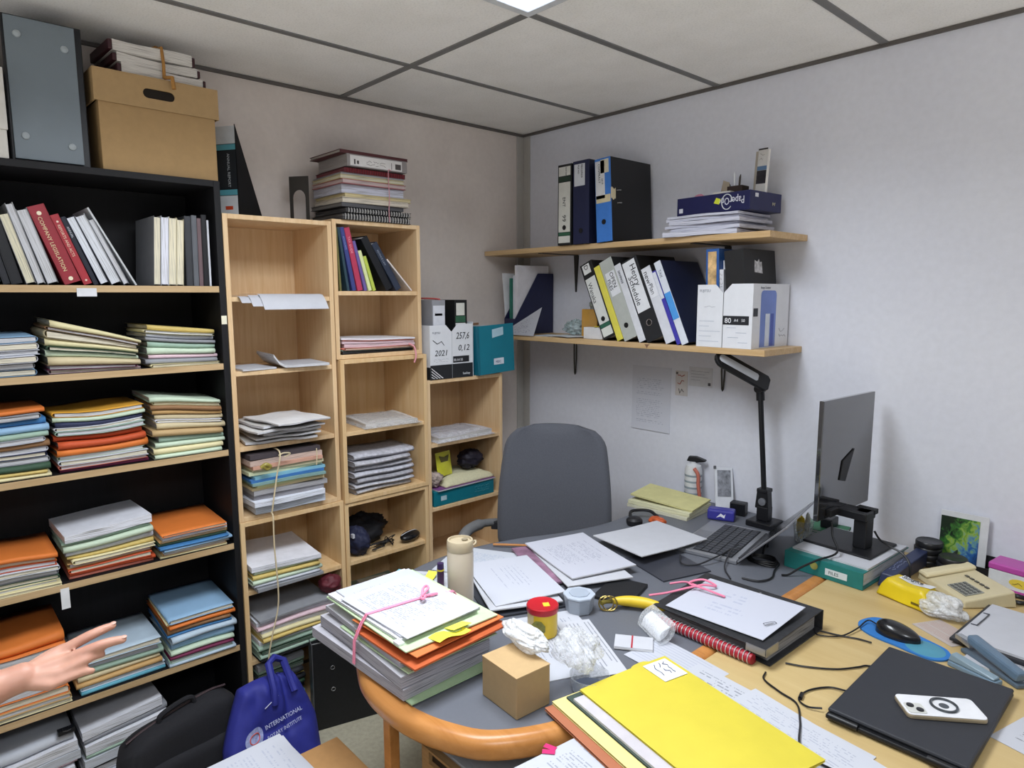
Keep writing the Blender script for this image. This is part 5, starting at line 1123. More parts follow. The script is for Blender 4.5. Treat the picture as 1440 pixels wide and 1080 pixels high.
# striped bottle with a black trigger head
t = T('spray_bottle', 'white printed bottle with black nozzle and red handle standing by wall', 'bottle', (1.075, -.045, M_d+.0002), rz=.3)
O('bottle_body', MB().lathe([(0, 0), (.033, 0), (.035, .01), (.035, .13), (.030, .15), (.014, .158), (.014, .165), (0, .165)], 28), mat('#cfd1d4', .35), t, smooth=True)
for z0 in (.03, .055, .08, .105): O('printed_band', MB().lathe([(.0352, z0), (.0358, z0), (.0358, z0+.008), (.0352, z0+.008)], 28, 0, None, False), mat('#8c98a0', .4), t, smooth=True)
O('nozzle', MB().prism([(-.028, 0), (.012, -.004), (.05, .004), (.05, .010), (.01, .022), (-.02, .02)], -.010, .010, 0, Matrix.Translation((0, 0, .166)) @ Matrix.Rotation(PI/2, 4, 'X')), mat('#17181b', .4), t, bevel=.002)
O('red_handle', MB().tube(catmull([(.012, -.036, .145), (.03, -.04, .12), (.032, -.042, .08), (.04, -.044, .03), (.036, -.04, .02)], 5), .0075, 8), mat('#b5685a', .45), t, smooth=True)
# grey phone stand / photo stand with clips
t = T('photo_stand', 'tilted white photo stand beside the printed bottle', 'stand', (1.232, -.062, M_d+.0008), rot=(-.0, -.32, -.85))
O('stand_board', B(-.002, -.035, 0, .006, .035, .165), mat('#cdd0d6', .5), t, bevel=.002)
O('photo', MB().prism([(-.026, .05), (.026, .05), (.026, .155), (-.026, .155)], .0062, .0070, 0, frame3((0, 0, 0), (0, 1, 0), (0, 0, 1))), mat('#7d8088', .4, var=.6, scale=40), t)
O('photo', MB().prism([(-.030, .04), (.030, .04), (.030, .162), (-.030, .162)], -.0032, -.0022, 0, frame3((0, 0, 0), (0, 1, 0), (0, 0, 1))), mat('#8d9098', .4, var=.6, scale=40), t)
O('clip', B(-.006, -.038, .160, .010, -.03, .172), mat('#55575c', .4), t)
t = T('tissue_pack', 'small indigo packet with white print beside the photo stand', 'packet', (1.285, -.175, M_d+.0002), rz=.4)
O('packet_body', B(-.05, -.025, 0, .05, .025, .042), mat('#3b3a92', .3, var=.1, scale=20), t, bevel=.008)
O('white_print', MB().prism([(-.016, .012), (.0, .03), (.012, .022), (.018, .03), (.014, .012), (.0, .018)], .0252, .0258, 0, frame3((0, 0, 0), (1, 0, 0), (0, 0, 1))), mat('#e3e4ec', .4), t)
tag(O('power_adapter', B(-.03, -.02, 0, .03, .02, .05), mat('#15161a', .4), loc=(1.30, -.075, M_d+.0002), rz=.2, bevel=.004), 'black adapter block behind the indigo packet', 'adapter')
# desk lamp
t = T('desk_lamp', 'black folding desk lamp clamped between laptop and wall', 'lamp', (1.43, -.125, M_d+.0002))
M_lb = mat('#141519', .4)
O('lamp_base', MB().box(-.05, -.045, 0, .05, .05, .022).box(-.022, -.02, .022, .022, .02, .075), M_lb, t, bevel=.004)
O('lower_joint', MB().prism([(-.026, 0), (.026, 0), (.020, .07), (-.020, .07)], -.018, .018, 0, Matrix.Translation((-.004, 0, .066)) @ Matrix.Rotation(PI/2, 4, 'X')).box(-.024, -.022, .128, .018, .022, .142), M_lb, t, bevel=.003)
O('joint_cap', MB().lathe([(0, 0), (.014, 0), (.014, .006), (0, .007)], 18, 0, Matrix.Translation((.0, -.0185, .095)) @ Matrix.Rotation(PI/2, 4, 'X')), mat('#8d9096', .3, .6), t, smooth=True)
O('pole', MB().tube([(-.006, 0, .14), (-.036, 0, .48)], .0095, 12), M_lb, t, smooth=True)
O('upper_joint', MB().tube([(-.035, 0, .465), (-.038, 0, .50)], .015, 14).tube([(-.038, -.02, .508), (-.038, .02, .508)], .015, 14).tube([(-.038, 0, .508), (-.03, -.01, .535)], .011, 12), M_lb, t, smooth=True)
A_ = Vector((-.018, -.005, .535)); B_ = Vector((-.135, -.145, .635))
xd = (B_-A_).normalized(); nd = Vector((.42, -.62, .66))
yd = nd.cross(xd).normalized()
MH = frame3(A_, xd, yd); L = (B_-A_).length
def stadium(x0, x1, w, n=8): return [(x1-w/2+w/2*math.cos(a), w/2*math.sin(a)) for a in [-PI/2+PI*i/n for i in range(n+1)]]+[(x0+w*.18, w/2), (x0, w/2-w*.18), (x0, -w/2+w*.18), (x0+w*.18, -w/2)]
O('lamp_head', MB().prism(stadium(-.02, L, .066), -.014, 0, 0, MH), M_lb, t, bevel=.003)
O('light_strip', MB().prism(stadium(.03, L-.014, .03), .0002, .0016, 0, MH), mat('#b9bdc4', .35), t)
# silver laptop, open
t = T('laptop', 'open silver laptop with black keys in front of the desk lamp', 'laptop', (1.42, -.395, M_d+.0002), rz=.18)
M_sil = mat('#9a9ca2', .3, .6, var=.03)
O('laptop_base', B(-.105, -.165, 0, .105, .165, .014), M_sil, t, bevel=.003)
O('keyboard', B(-.045, -.150, .0142, .085, .150, .0150), mat('#1b1c20', .5), t)
kb = t.children[-1]
keys = MB()
for r in range(5):
    for c in range(13):
        keys.box(-.042+.0255*r, -.147+.0226*c, .0151, -.042+.0255*r+.0215, -.147+.0226*c+.0185, .0166)
O('keys', keys, mat('#3a3c42', .45), t)
O('touchpad', B(-.098, -.045, .0142, -.052, .045, .0146), mat('#85878d', .3, .5), t)
sc_a = math.radians(45)
Ms = Matrix.Translation((.106, 0, .012)) @ Matrix.Rotation(sc_a, 4, 'Y')
O('laptop_screen', MB().box(-.0, -.165, 0, .006, .165, .205, 0, Ms), M_sil, t, bevel=.002)
O('screen_panel', MB().box(-.0008, -.155, .012, -.0001, .155, .195, 0, Ms), mat('#101114', .15), t)
O('hinge', MB().tube([(.106, -.14, .011), (.106, .14, .011)], .006, 10), mat('#2a2b2f', .4), t)
# yellow fruit in clear cup behind laptop
t = T('clear_tub', 'clear plastic tub with yellow packets behind the silver laptop screen', 'tub', (1.600, -.180, M_d+.0002)); t.scale = (.70, .70, 1)
O('tub_wall', MB().lathe([(.036, 0), (.05, .075), (.052, .078), (.0505, .079), (.0485, .075), (.0345, .002), (0, .002), (0, 0)], 28, 0, None, False), plastic('#dfe6ea', .28, .08), t, smooth=True)
GF = None
tag(blob('snack_packet', (0, 0, .045), (.014, .014, .04), mat('#d2b53a', .35, var=.35, scale=40), seed=21, amp=.25, loc=(1.592, -.180, M_d+.008)), 'yellow snack packet standing in the clear plastic tub', 'packet')
tag(blob('snack_packet', (0, 0, .05), (.008, .012, .042), mat('#d5d4c6', .4, var=.3, scale=60), seed=22, amp=.2, loc=(1.616, -.182, M_d+.016)), 'white snack packet standing in the clear plastic tub', 'packet')
# green and dark books by the wall
for i, (hx, th, lb) in enumerate((('#2c5a48', .018, 'green book lowest of the flat pile by the wall behind the monitor'), ('#c4c8cc', .010, 'grey-white book in the pile by the wall behind the monitor'), ('#2f6a4a', .010, 'thin green book topmost in the pile by the wall behind the monitor'))):
    flat('book', lb, 'book', 1.63, -.085, M_d+.0004+[0, .0185, .029][i], .15, .11, th, hx, '#cfd2d4', PI/2+.15*i-.2, False, 'books by the wall behind the monitor')
tag(O('power_adapter', B(-.02, -.03, 0, .02, .03, .035), mat('#16171a', .4), loc=(1.645, -.075, M_d+.0402), bevel=.004), 'black adapter on the green books behind the monitor', 'adapter')
# teal lever file with papers, monitor on top
t = T('lever_arch_file', 'teal lever arch file lying flat under the monitor stand', 'binder', (1.79, -.275, M_d+.0002), rz=-.05)
O('cover', MB().box(-.125, -.16, 0, .115, .16, .003).box(-.125, -.16, .049, .115, .16, .052).box(-.125, -.163, 0, .115, -.16, .052), mat('#1f6f6c', .4, var=.15, scale=12), t, bevel=.001)
O('papers', B(-.115, -.155, .0035, .105, .155, .0485), pages('#d3d6dc'), t)
O('spine_label', B(.005, -.1642, .014, .07, -.1632, .034), mat('#c9d2d6', .5), t); text('lettering', 'FILES', .014, (.015, -.1644, .019), (1, 0, 0), (0, 0, 1), mat('#4a5a5a', .5), t)
O('gold_emblem', MB().lathe([(0, 0), (.012, 0), (.012, .0006), (0, .0006)], 16, 0, Matrix.Translation((-.03, -.1632, .03)) @ Matrix.Rotation(PI/2, 4, 'X')), mat('#8d8c4a', .5), t)
loose('paper_sheaf', 'white papers between the teal lever file and monitor base', 'papers', 1.79, -.268, M_d+.0525, .23, .28, -.05, M_white, th=.006)
t = T('monitor', 'black computer monitor seen from behind on a square stand', 'monitor', (1.78, -.245, M_d+.0588), rz=-.06)
O('stand_base', B(-.108, -.095, 0, .105, .095, .008), mat('#15161a', .4), t, bevel=.004)
O('stand_column', B(.025, -.040, .0082, .065, .010, .125), mat('#17181c', .4), t, bevel=.003)
O('stand_neck', MB().box(-.022, -.055, .10, .068, .012, .125), mat('#17181c', .4), t, bevel=.003)
O('column_cap', B(.012, .0, .112, .07, .026, .128), mat('#101114', .5), t, bevel=.002)
pan = O('monitor_panel', B(-.035, -.180, .105, -.020, .160, .475), mat('#26272b', .09, var=.02, spec=.9, coat=1.), t, bevel=.002)
O('display', B(-.0358, -.173, .115, -.0351, .153, .465), mat('#0c0d10', .1), t)
O('reflection_plate', MB().hexa([(-.0198, -.06, .215), (-.0198, -.02, .205), (-.016, -.02, .205), (-.016, -.06, .215)], [(-.0198, -.045, .275), (-.0198, .03, .305), (-.016, .03, .305), (-.016, -.045, .275)]), mat('#0e0f12', .5), t, bevel=.002)  # dark plate modelled in place of a reflection in the glossy panel
O('port_block', B(-.0198, -.13, .112, -.004, -.075, .135), mat('#101114', .5), t, bevel=.002)
mb = MB()
mb.tube(catmull([(1.762, -.350, .90), (1.772, -.360, .86), (1.80, -.392, .825), (1.765, -.445, .805), (1.73, -.475, .78), (1.705, -.50, M_d+.006), (1.69, -.515, M_d+.004)], 6), .0032, 7)
mb.tube(catmull([(1.856, -.262, .875), (1.872, -.256, .85), (1.90, -.245, .832), (1.935, -.25, .822), (1.962, -.268, .80), (1.968, -.28, M_d+.004)], 6), .0032, 7)
tag(O('monitor_cable', mb, mat('#131316', .4), smooth=True), 'black cable hanging from the monitor back and across the desk', 'cable')
mb = MB()
for k in range(3):
    c = [(1.60+.05*math.cos(a+.3*k)*(1-.1*k), -.455+.032*math.sin(a+.3*k), M_d+.004+.005*k+.002*math.sin(3*a)) for a in [2*PI*i/18 for i in range(18)]]
    mb.tube(c, .003, 6, 0, True)
mb.tube(catmull([(1.65, -.455, M_d+.008), (1.66, -.50, M_d+.004), (1.68, -.56, M_d+.004), (1.665, -.61, M_d+.0045), (1.62, -.625, M_d+.0045)], 6), .0028, 6)
mb.tube(catmull([(1.585, -.43, M_d+.02), (1.56, -.36, M_d+.03), (1.55, -.33, M_d+.006)], 5), .004, 6)
tag(O('coiled_cable', mb, mat('#17171a', .4), smooth=True), 'coiled black cable on the grey desk behind the ring binder', 'cable')
mb = MB().tube(catmull([(1.40, -.62, M_d+.010), (1.44, -.67, M_d+.008), (1.475, -.64, M_d+.006), (1.50, -.57, M_d+.02), (1.50, -.50, M_d+.022), (1.505, -.44, M_d+.03), (1.512, -.50, M_d+.028), (1.545, -.595, M_d+.008), (1.60, -.655, M_d+.004)], 7), .0026, 6)
tag(O('laptop_cable', mb, mat('#2a2a2e', .4), smooth=True), 'thin dark cable looping over the silver laptop keyboard', 'cable')

# tin, tub, banana, packets
t = T('food_tin', 'small round tin with red lid and yellow label', 'tin', (1.45, -1.30, M_d+.0042), rz=-.6)
O('tin_body', MB().lathe([(0, 0), (.037, 0), (.0375, .002), (.0375, .060), (0, .060)], 36), mat('#d9b72f', .3, var=.08, scale=12), t, smooth=True)
O('cream_panel', MB().grid(lambda u, v: Vector((.0379*math.cos(-1.9+1.1*u), .0379*math.sin(-1.9+1.1*u), .012+.046*v)), 10, 1), mat('#cbb98a', .4), t, smooth=True)
O('round_picture', MB().prism([(.019*math.cos(a), .019*math.sin(a)) for a in [PI/8+PI/4*i for i in range(8)]], .0, .0006, 0, frame3((.0383*math.cos(-.45), .0383*math.sin(-.45), .030), (math.sin(.45), math.cos(.45), 0), (0, 0, 1))), mat('#7c7a3c', .4, var=.4, scale=60), t)
O('tin_lid', MB().lathe([(.0, .0602), (.0395, .0602), (.0405, .062), (.0405, .075), (.0385, .0775), (.036, .0765), (0, .0765)], 36), mat('#b3202a', .3, var=.04), t, smooth=True)
O('price_sticker', B(-.004, .0, .0767, .016, .016, .0772), mat('#e0c53a', .5), t)
sheaf('white printed statement lying under the red-lidded tin', 1.51, -1.30, M_d, .30, .20, -.42, .002, printed('#dcdfe8', '#5d6478', 26, .35, .46))
sheaf('narrow striped statement slip to the right of the red-lidded tin', 1.575, -1.262, M_d+.0034, .26, .09, -.50, .0012, printed('#e0e2ea', '#444a5c', 9, .3, .40, .05, .05))
t = T('plastic_tub', 'octagonal frosted plastic tub beside the red-lidded tin', 'tub', (1.425, -1.135, M_d+.0002), rz=.35)
oc = [(.042*math.cos(PI/8+PI/4*i), .042*math.sin(PI/8+PI/4*i)) for i in range(8)]
def scalep(k): return [(x*k, y*k) for x, y in oc]
mb = MB(); n = 8
for kk, zz in ((.86, 0), (1., .042)): mb.v += [(x*kk, y*kk, zz) for x, y in oc]
mb.f = [tuple(range(7, -1, -1)), tuple(range(8, 16))]+[(i, (i+1) % 8, 8+(i+1) % 8, 8+i) for i in range(8)]; mb.mi = [0]*len(mb.f)
O('tub_body', mb, mat('#a9b2bf', .3, trans=.25, var=.03), t, bevel=.002)
O('tub_lid', MB().prism(scalep(1.05), .0425, .049), mat('#b4bdca', .3, var=.03), t, bevel=.002)
O('lid_panel', MB().prism(scalep(.68), .0492, .0515), mat('#a3adbb', .3, var=.03), t, bevel=.001)
tag(O('bracelet', MB().tube([(.02*math.cos(2*PI*i/16), .006*math.sin(2*PI*i/16), .02+.018*math.sin(2*PI*i/16)) for i in range(16)], .0022, 6, 0, True).tube([(.02*math.cos(2*PI*i/16)+.01, .006*math.sin(2*PI*i/16), .02+.018*math.sin(2*PI*i/16)) for i in range(16)], .0022, 6, 0, True), mat('#8c7a45', .3, .7), loc=(1.475, -1.082, M_d), rz=.8), 'brass coloured ring clasp beside the plastic tub', 'clasp')
t = T('banana', 'yellow banana lying between the plastic tub and black ring binder', 'banana', (1.545, -1.035, M_d+.0002), rz=.50)
mb = MB(); pts = []; rr = []
for i in range(15):
    s = i/14; a = (s-.5)*1.75
    pts.append((.105*math.sin(a)*.92, .045*math.cos(a)-.02, .0185+.003*math.cos(a))); rr.append(.0175*(max(.02, math.sin(PI*min(.97, max(.03, s*.93+.035)))))**.45)
mb.tube(pts, rr, 7)
O('banana_peel', mb, mat('#d9b92c', .45, var=.08, scale=18), t, smooth='all', sub=1)
O('banana_stem', MB().tube([Vector(pts[0])+Vector((.004, .003, 0)), Vector(pts[0])+Vector((-.012, -.012, .002)), Vector(pts[0])+Vector((-.022, -.024, .002))], [.007, .0055, .0065], 8), mat('#6f6428', .6), t, smooth=True)
t = T('notepad', 'small white slip pad with a red line by the clear packet', 'notepad', (1.640, -1.175, M_d+.0022), rz=.62)
O('pad_sheets', B(-.046, -.03, 0, .046, .03, .006), pages('#dcdde0'), t); O('pad_top', B(-.046, -.03, .0062, .046, .03, .0068), M_white, t)
O('red_line', B(-.006, -.03, .007, -.002, .03, .0074), mat('#a82a38', .5), t)
t = T('clear_packet', 'clear plastic packet with white contents standing behind the slip pad', 'packet', (1.635, -1.110, M_d+.0022), rz=-.45, rot=(-.75, 0, -.45))
O('packet_film', MB().slab(lambda u, v: Vector(((u-.5)*.115, -.012*math.sin(PI*v)-.001, v*.066)), lambda u, v: Vector(((u-.5)*.115, .012*math.sin(PI*v)+.001+.003*math.sin(9*u), v*.066)), 10, 8), plastic('#e6eaee', .32, .1), t, smooth=True)
O('white_contents', MB().slab(lambda u, v: Vector(((u-.5)*.09, -.008*math.sin(PI*v), .006+v*.045)), lambda u, v: Vector(((u-.5)*.09, .008*math.sin(PI*v), .006+v*.045)), 6, 6), mat('#dfe1e6', .6), t, smooth=True)
t = T('lined_sheet', 'white ruled slip of paper lying across the desk joint', 'paper', (1.757, -1.172, M_d+.0002), rz=-.10)
O('ruled_face', MB().slab(lambda u, v: Vector(((u-.5)*.20, (v-.5)*.132, .0015*math.sin(4*u))), lambda u, v: Vector(((u-.5)*.20, (v-.5)*.132, .0008+.0015*math.sin(4*u))), 8, 4), printed('#dcdfea', '#8890a8', 13, .18, .1, .03, .04, 3), t, smooth=True)
# carton, plastic bag, container
t = T('carton', 'small plain kraft carton at the rounded edge of the grey desk', 'box', (1.609, -1.538, M_d+.0002), rz=-.06)
O('carton_body', B(-.058, -.045, 0, .058, .045, .088), mat('#9c8562', .75, var=.04, scale=50), t, bevel=.002)
O('carton_lid', MB().box(-.0585, -.0455, .0882, .0585, .0455, .0900), mat('#b79a70', .75, var=.04, scale=50), t, bevel=.001)
M_bag = plastic('#eef0f2', .75, .3)
tag(blob('plastic_bag', (0, 0, .024), (.066, .030, .025), M_bag, seed=31, amp=.25, freq=2.2, loc=(1.588, -1.488, M_d+.0912), rz=-.1, flat=.0, seg=(72, 56), crease=.16, st=(.5, 1.2, 1.2)), 'white crumpled plastic bag lying on the kraft carton', 'plastic bag')
tag(blob('plastic_bag', (0, 0, .046), (.046, .036, .038), plastic('#e3e6ea', .30, .15), seed=34, amp=.7, freq=2.2, loc=(1.668, -1.400, M_d+.042), seg=(80, 60), crease=.24, st=(1.2, 1.2, .45)), 'crumpled translucent plastic bag spilling over the clear dish beside kraft carton', 'plastic bag')
t = T('clear_dish', 'small clear plastic dish with dark base right of the kraft carton', 'dish', (1.690, -1.395, M_d+.0002), rz=.3)
O('dish_base', MB().lathe([(0, 0), (.036, 0), (.039, .004), (0, .004)], 24), mat('#4c5362', .3), t, smooth=True)
O('dish_wall', MB().lathe([(.0392, .0042), (.044, .035), (.0425, .035), (.038, .0042)], 24, 0, None, False), plastic('#cfd6de', .3, .08), t, smooth=True)
# black ring binder with sheet and red notebook
t = T('ring_binder', 'open-edged black ring binder across the desk joint', 'binder', (1.745, -.885, M_d+.0002), rz=-.02)
bt, tp = .006, .048
O('binder_cover', MB().hexa([(-.165, -.125, 0), (.17, -.135, 0), (.17, .13, 0), (-.165, .12, 0)], [(-.165, -.125, .003), (.17, -.135, .003), (.17, .13, .003), (-.165, .12, .003)])
  .hexa([(-.165, -.13, .028), (.168, -.155, .044), (.168, .13, .050), (-.165, .118, .046)], [(-.165, -.13, .031), (.168, -.155, .047), (.168, .13, .053), (-.165, .118, .049)])
  .hexa([(-.165, .118, 0), (.17, .128, 0), (.17, .132, 0), (-.165, .122, 0)], [(-.165, .118, .049), (.17, .128, .053), (.17, .132, .053), (-.165, .122, .049)]), mat('#2a2b2e', .45, var=.3, scale=90), t, bevel=.001)
O('papers', MB().hexa([(-.15, -.11, .0035), (.155, -.12, .0035), (.155, .115, .0035), (-.15, .11, .0035)], [(-.15, -.11, .022), (.155, -.12, .034), (.155, .115, .040), (-.15, .11, .034)]), pages('#8e8f92', '#3a3b3e'), t)
O('corner_trim', MB().box(.12, -.157, .0315, .168, -.1545, .048).box(.1685, -.155, .03, .17, -.10, .049), mat('#9a9ca0', .3, .9), t)['label'] = 'metal corner trim'
for yy in (.075, .102): O('rivet', MB().lathe([(0, 0), (.005, 0), (.0035, .002), (0, .0024)], 12, 0, Matrix.Translation((-.02+1.2*(yy-.075), yy, .0515))), mat('#b9bbc0', .25, .9), t, smooth=True)
loose('paper_sheet', 'white sheet with faint handwriting on the black ring binder', 'paper', 1.752, -.905, M_d+.0475, .275, .205, -.03, printed('#dfe2f0', '#9aa0b8', 12, .4, .5, .3, .2, 14), lambda a, b: .007*a+.008*b+.004, th=.0012)
mb = MB().tube(catmull([(0, 0, 0), (.04, .015, .012), (.07, .035, .008), (.03, .05, .012), (.0, .02, .006), (.05, .0, .008), (.105, -.012, .004)], 6), .003, 6)
mb.tube(catmull([(.0, .0, .0), (-.045, -.03, -.012), (-.09, -.05, -.022)], 5), .003, 6).tube(catmull([(.02, .02, .004), (-.02, .05, -.006), (-.06, .04, -.016)], 5), .003, 6)
tag(O('ribbon', mb, mat('#e07f9c', .6), loc=(1.608, -.90, M_d+.0525), rz=.3, smooth=True), 'pink ribbon in a loose bow on the black ring binder', 'ribbon')
tag(O('paper_clip', MB().tube(catmull([(0, 0, 0), (.03, 0, .001), (.034, .005, .001), (.03, .01, .001), (.004, .01, .001), (.001, .006, .001), (.004, .003, .001), (.026, .003, .001)], 4), .0007, 5), mat('#9fa2a8', .25, .9), loc=(1.862, -.955, M_d+.0585), rz=1.1), 'steel paper clip on the sheet over the black ring binder', 'paper clip')
t = T('spiral_notebook', 'red spiral notebook along the front of the black ring binder', 'notebook', (1.745, -1.030, M_d+.0002), rz=-.005)
O('notebook_cover', B(-.135, -.012, 0, .135, .004, .004), mat('#8e1f2c', .4), t); O('notebook_spine', MB().tube([(-.135, -.012, .013), (.135, -.012, .013)], .0125, 14), mat('#9a2230', .4), t, smooth=True)
mb = MB()
for i in range(24): mb.tube([(-.128+.0111*i, -.012+.0138*math.cos(a), .0138+.0138*math.sin(a)) for a in [2*PI*q/12 for q in range(12)]], .0011, 5, 0, True)
O('spiral_wire', mb, mat('#d3d5d9', .3, .6), t, smooth=True)
# ---------------------------------------------------------------- right part of the maple desk
t = T('ruler_case', 'long navy box with print leaning beside the monitor base', 'case', (1.930, -.345, M_d+.0008), rot=(0, 0, -.05))
O('case_body', MB().hexa([(-.018, -.03, .0), (.022, -.03, 0), (.022, .30, .0), (-.018, .30, 0)], [(-.012, -.02, .04), (.024, -.02, .04), (.024, .30, .056), (-.012, .30, .056)]), mat('#2b3350', .4, var=.1, scale=20), t, bevel=.004)
scribble('print', (-.006, .01, .0448), (0, 1, .05), (1, 0, 0), .10, .02, mat('#8d97b4', .5), t, 2, 4, .0006)
GD = 'round black tins by the wall'
names = ['lowest', 'second', 'third', 'topmost']
for i in range(4):
    tag(O('round_tin', MB().lathe([(0, 0), (.037, 0), (.039, .003), (.039, .015), (.0365, .0185), (.034, .0175), (0, .0175)], 32), mat('#1b1c1f', .35, var=.1), loc=(1.955+.003*(i % 2), -.080, M_d+.0004+.0192*i), smooth=True), '%s black round tin in the four-high pile by the wall' % (names[i] if i in (0, 3) else names[i]+' from bottom'), 'tin', GD)
for i in range(3):
    tag(O('round_tin', MB().lathe([(0, 0), (.037, 0), (.039, .003), (.039, .015), (.0365, .0185), (.034, .0175), (0, .0175)], 32), mat('#222225', .35, var=.1), loc=(2.036-.004*(i % 2), -.125, M_d+.0004+.0192*i), smooth=True), '%s black round tin in the pile before the landscape picture' % ['lowest', 'middle', 'topmost'][i], 'tin', GD)
t = T('desk_tray', 'black tray holding the green and blue picture by the wall', 'tray', (2.075, -.055, M_d+.0002))
O('tray_box', MB().box(-.055, -.04, 0, .06, .045, .003).box(-.055, -.04, .003, -.052, .045, .05).box(.057, -.04, .003, .06, .045, .05).box(-.052, .042, .003, .057, .045, .05).box(-.052, -.04, .003, .057, -.037, .035), mat('#1d1d20', .4), t)
m, nt, b = _new('landscape_print')
uv = N(nt, 'ShaderNodeUVMap'); sx = N(nt, 'ShaderNodeSeparateXYZ'); nt.links.new(uv.outputs[0], sx.inputs[0])
nz = N(nt, 'ShaderNodeTexNoise', Scale=6., Detail=6., Distortion=1.2); nt.links.new(uv.outputs[0], nz.inputs['Vector'])
ad = N(nt, 'ShaderNodeMath', operation='ADD'); s2 = N(nt, 'ShaderNodeMath', operation='SUBTRACT'); nt.links.new(sx.outputs[0], s2.inputs[0]); nt.links.new(sx.outputs[1], s2.inputs[1])
m3 = N(nt, 'ShaderNodeMath', operation='MULTIPLY'); m3.inputs[1].default_value = .45; nt.links.new(s2.outputs[0], m3.inputs[0])
m4 = N(nt, 'ShaderNodeMath', operation='MULTIPLY'); m4.inputs[1].default_value = .75; nt.links.new(nz.outputs[0], m4.inputs[0])
m5 = N(nt, 'ShaderNodeMath', operation='ABSOLUTE'); nt.links.new(m3.outputs[0], m5.inputs[0])
nt.links.new(m3.outputs[0], ad.inputs[0]); nt.links.new(m4.outputs[0], ad.inputs[1])
nt.links.new(ramp(nt, ad.outputs[0], [(.12, lin('#16281c')), (.28, lin('#3f7a35')), (.40, lin('#8fae4a')), (.50, lin('#5f8fa0')), (.62, lin('#2f5f9e')), (.8, lin('#24406e'))]), b.inputs['Base Color']); b.inputs['Roughness'].default_value = .3
t = T('framed_picture', 'green and blue landscape picture with white border leaning on wall', 'picture', (2.035, -.028, M_d+.0042), rot=(-.05, 0, .04))
O('picture_mount', B(-.066, 0, 0, .062, .003, .165), mat('#d2d4d6', .5), t)
O('picture_print', MB().slab(lambda u, v: Vector((-.064+.104*u, -.0005, .0+.148*v)), lambda u, v: Vector((-.064+.104*u, -.0014, .0+.148*v)), 1, 1), m, t)
t = T('tissue_box', 'white carton with magenta lid and yellow label by the wall', 'box', (2.190, -.095, M_d+.0002), rz=-.12)
O('box_body', B(-.058, -.04, 0, .075, .04, .052), mat('#d3d6da', .4), t, bevel=.002)
O('box_lid', B(-.060, -.042, .0522, .077, .042, .072), mat('#b34aa0', .35, var=.06), t, bevel=.004)
O('yellow_label', MB().prism([(.028*math.cos(2*PI*i/16), .013*math.sin(2*PI*i/16)) for i in range(16)], .0402, .0408, 0, frame3((.022, 0, .028), (1, 0, 0), (0, 0, 1))), mat('#e0c64a', .4), t)
scribble('label_text', (.002, -.0412, .022), (1, 0, 0), (0, 0, 1), .042, .012, mat('#5a4a2a', .5), t, 1, 4, .0007)
O('magenta_base', B(-.0585, -.0406, 0, .0755, -.0402, .006), mat('#b34aa0', .35), t)
# cream desk telephone
t = T('desk_telephone', 'cream desk telephone with grey keypad behind the yellow tissue pack', 'telephone', (2.098, -.238, M_d+.0002), rz=-.70); t.scale = (.88, .88, .88)
M_tel = mat('#c9bd9a', .4, var=.04); M_tel2 = mat('#d2c6a2', .4, var=.04)
O('phone_body', MB().hexa([(-.115, -.085, 0), (.115, -.085, 0), (.115, .085, 0), (-.115, .085, 0)], [(-.112, -.082, .022), (.112, -.082, .022), (.108, .080, .05), (-.108, .080, .05)]), M_tel, t, bevel=.005)
O('handset', MB().hexa([(-.110, -.09, .023), (-.058, -.09, .023), (-.058, .084, .0505), (-.110, .084, .0505)], [(-.104, -.088, .038), (-.064, -.088, .038), (-.064, .082, .064), (-.104, .082, .064)]), M_tel2, t, bevel=.008)
kp = O('keypad', MB().hexa([(.0, -.06, .0265), (.085, -.06, .0265), (.085, .0, .036), (.0, .0, .036)], [(.0, -.06, .0285), (.085, -.06, .0285), (.085, .0, .038), (.0, .0, .038)]), mat('#8d8d85', .5), t)
mb = MB()
for r in range(4):
    for c in range(5): mb.box(.006+.0155*c, -.056+.014*r, .0288+.0022*r, .0165+.0155*c, -.047+.014*r, .0318+.0022*r)
O('keys', mb, mat('#5f605e', .5), t)
mb = MB()
for c in range(5): mb.box(-.035+.022*c, .022, .0415, -.021+.022*c, .03, .0445)
O('function_keys', mb, mat('#57544c', .5), t)
# yellow tissue pack
t = T('tissue_pack', 'yellow tissue pack in loose clear wrapping in front of telephone', 'tissue pack', (2.010, -.415, M_d+.0004), rz=-.28)
O('pack_body', MB().slab(lambda u, v: Vector(((u-.5)*.145, (v-.5)*.075, .002)), lambda u, v: Vector(((u-.5)*.145, (v-.5)*.072, .006+.046*min(1, 7*min(u, 1-u, v, 1-v))**.6+.002*math.sin(9*u)))
  , 20, 14), mat('#d8bd1f', .35, var=.07, scale=10), t, smooth='all')
O('white_top', MB().grid(lambda u, v: Vector((-.035+.09*u, .0+.028*v, .0535+.003*math.sin(9*(u*.6+.26))-.000*v)), 8, 2), mat('#dedfe2', .4), t, smooth=True)
text('lettering', 'SungKe', .022, (-.03, .005, .0575), (1, 0, 0), (0, 1, .0), mat('#26262a', .4), t, sx=.9)
O('small_print', B(.028, -.0372, .012, .05, -.0366, .018), mat('#6a5a1a', .5), t)
blob('clear_wrapping', (0, 0, .024), (.052, .042, .030), plastic('#e8eaec', .6, .2), t, seed=41, amp=.4, freq=2.2, loc=(.100, -.004, 0), flat=.0005, seg=(72, 50), crease=.18, st=(.6, 1.2, 1))
loose('paper_sheet', 'pinkish printed slip beside the blue mouse mat', 'paper', 2.135, -.545, M_d, .12, .09, -.5, printed('#d9ccc6', '#a8786c', 14, .3, .4, .04, .04, 8), th=.0008)
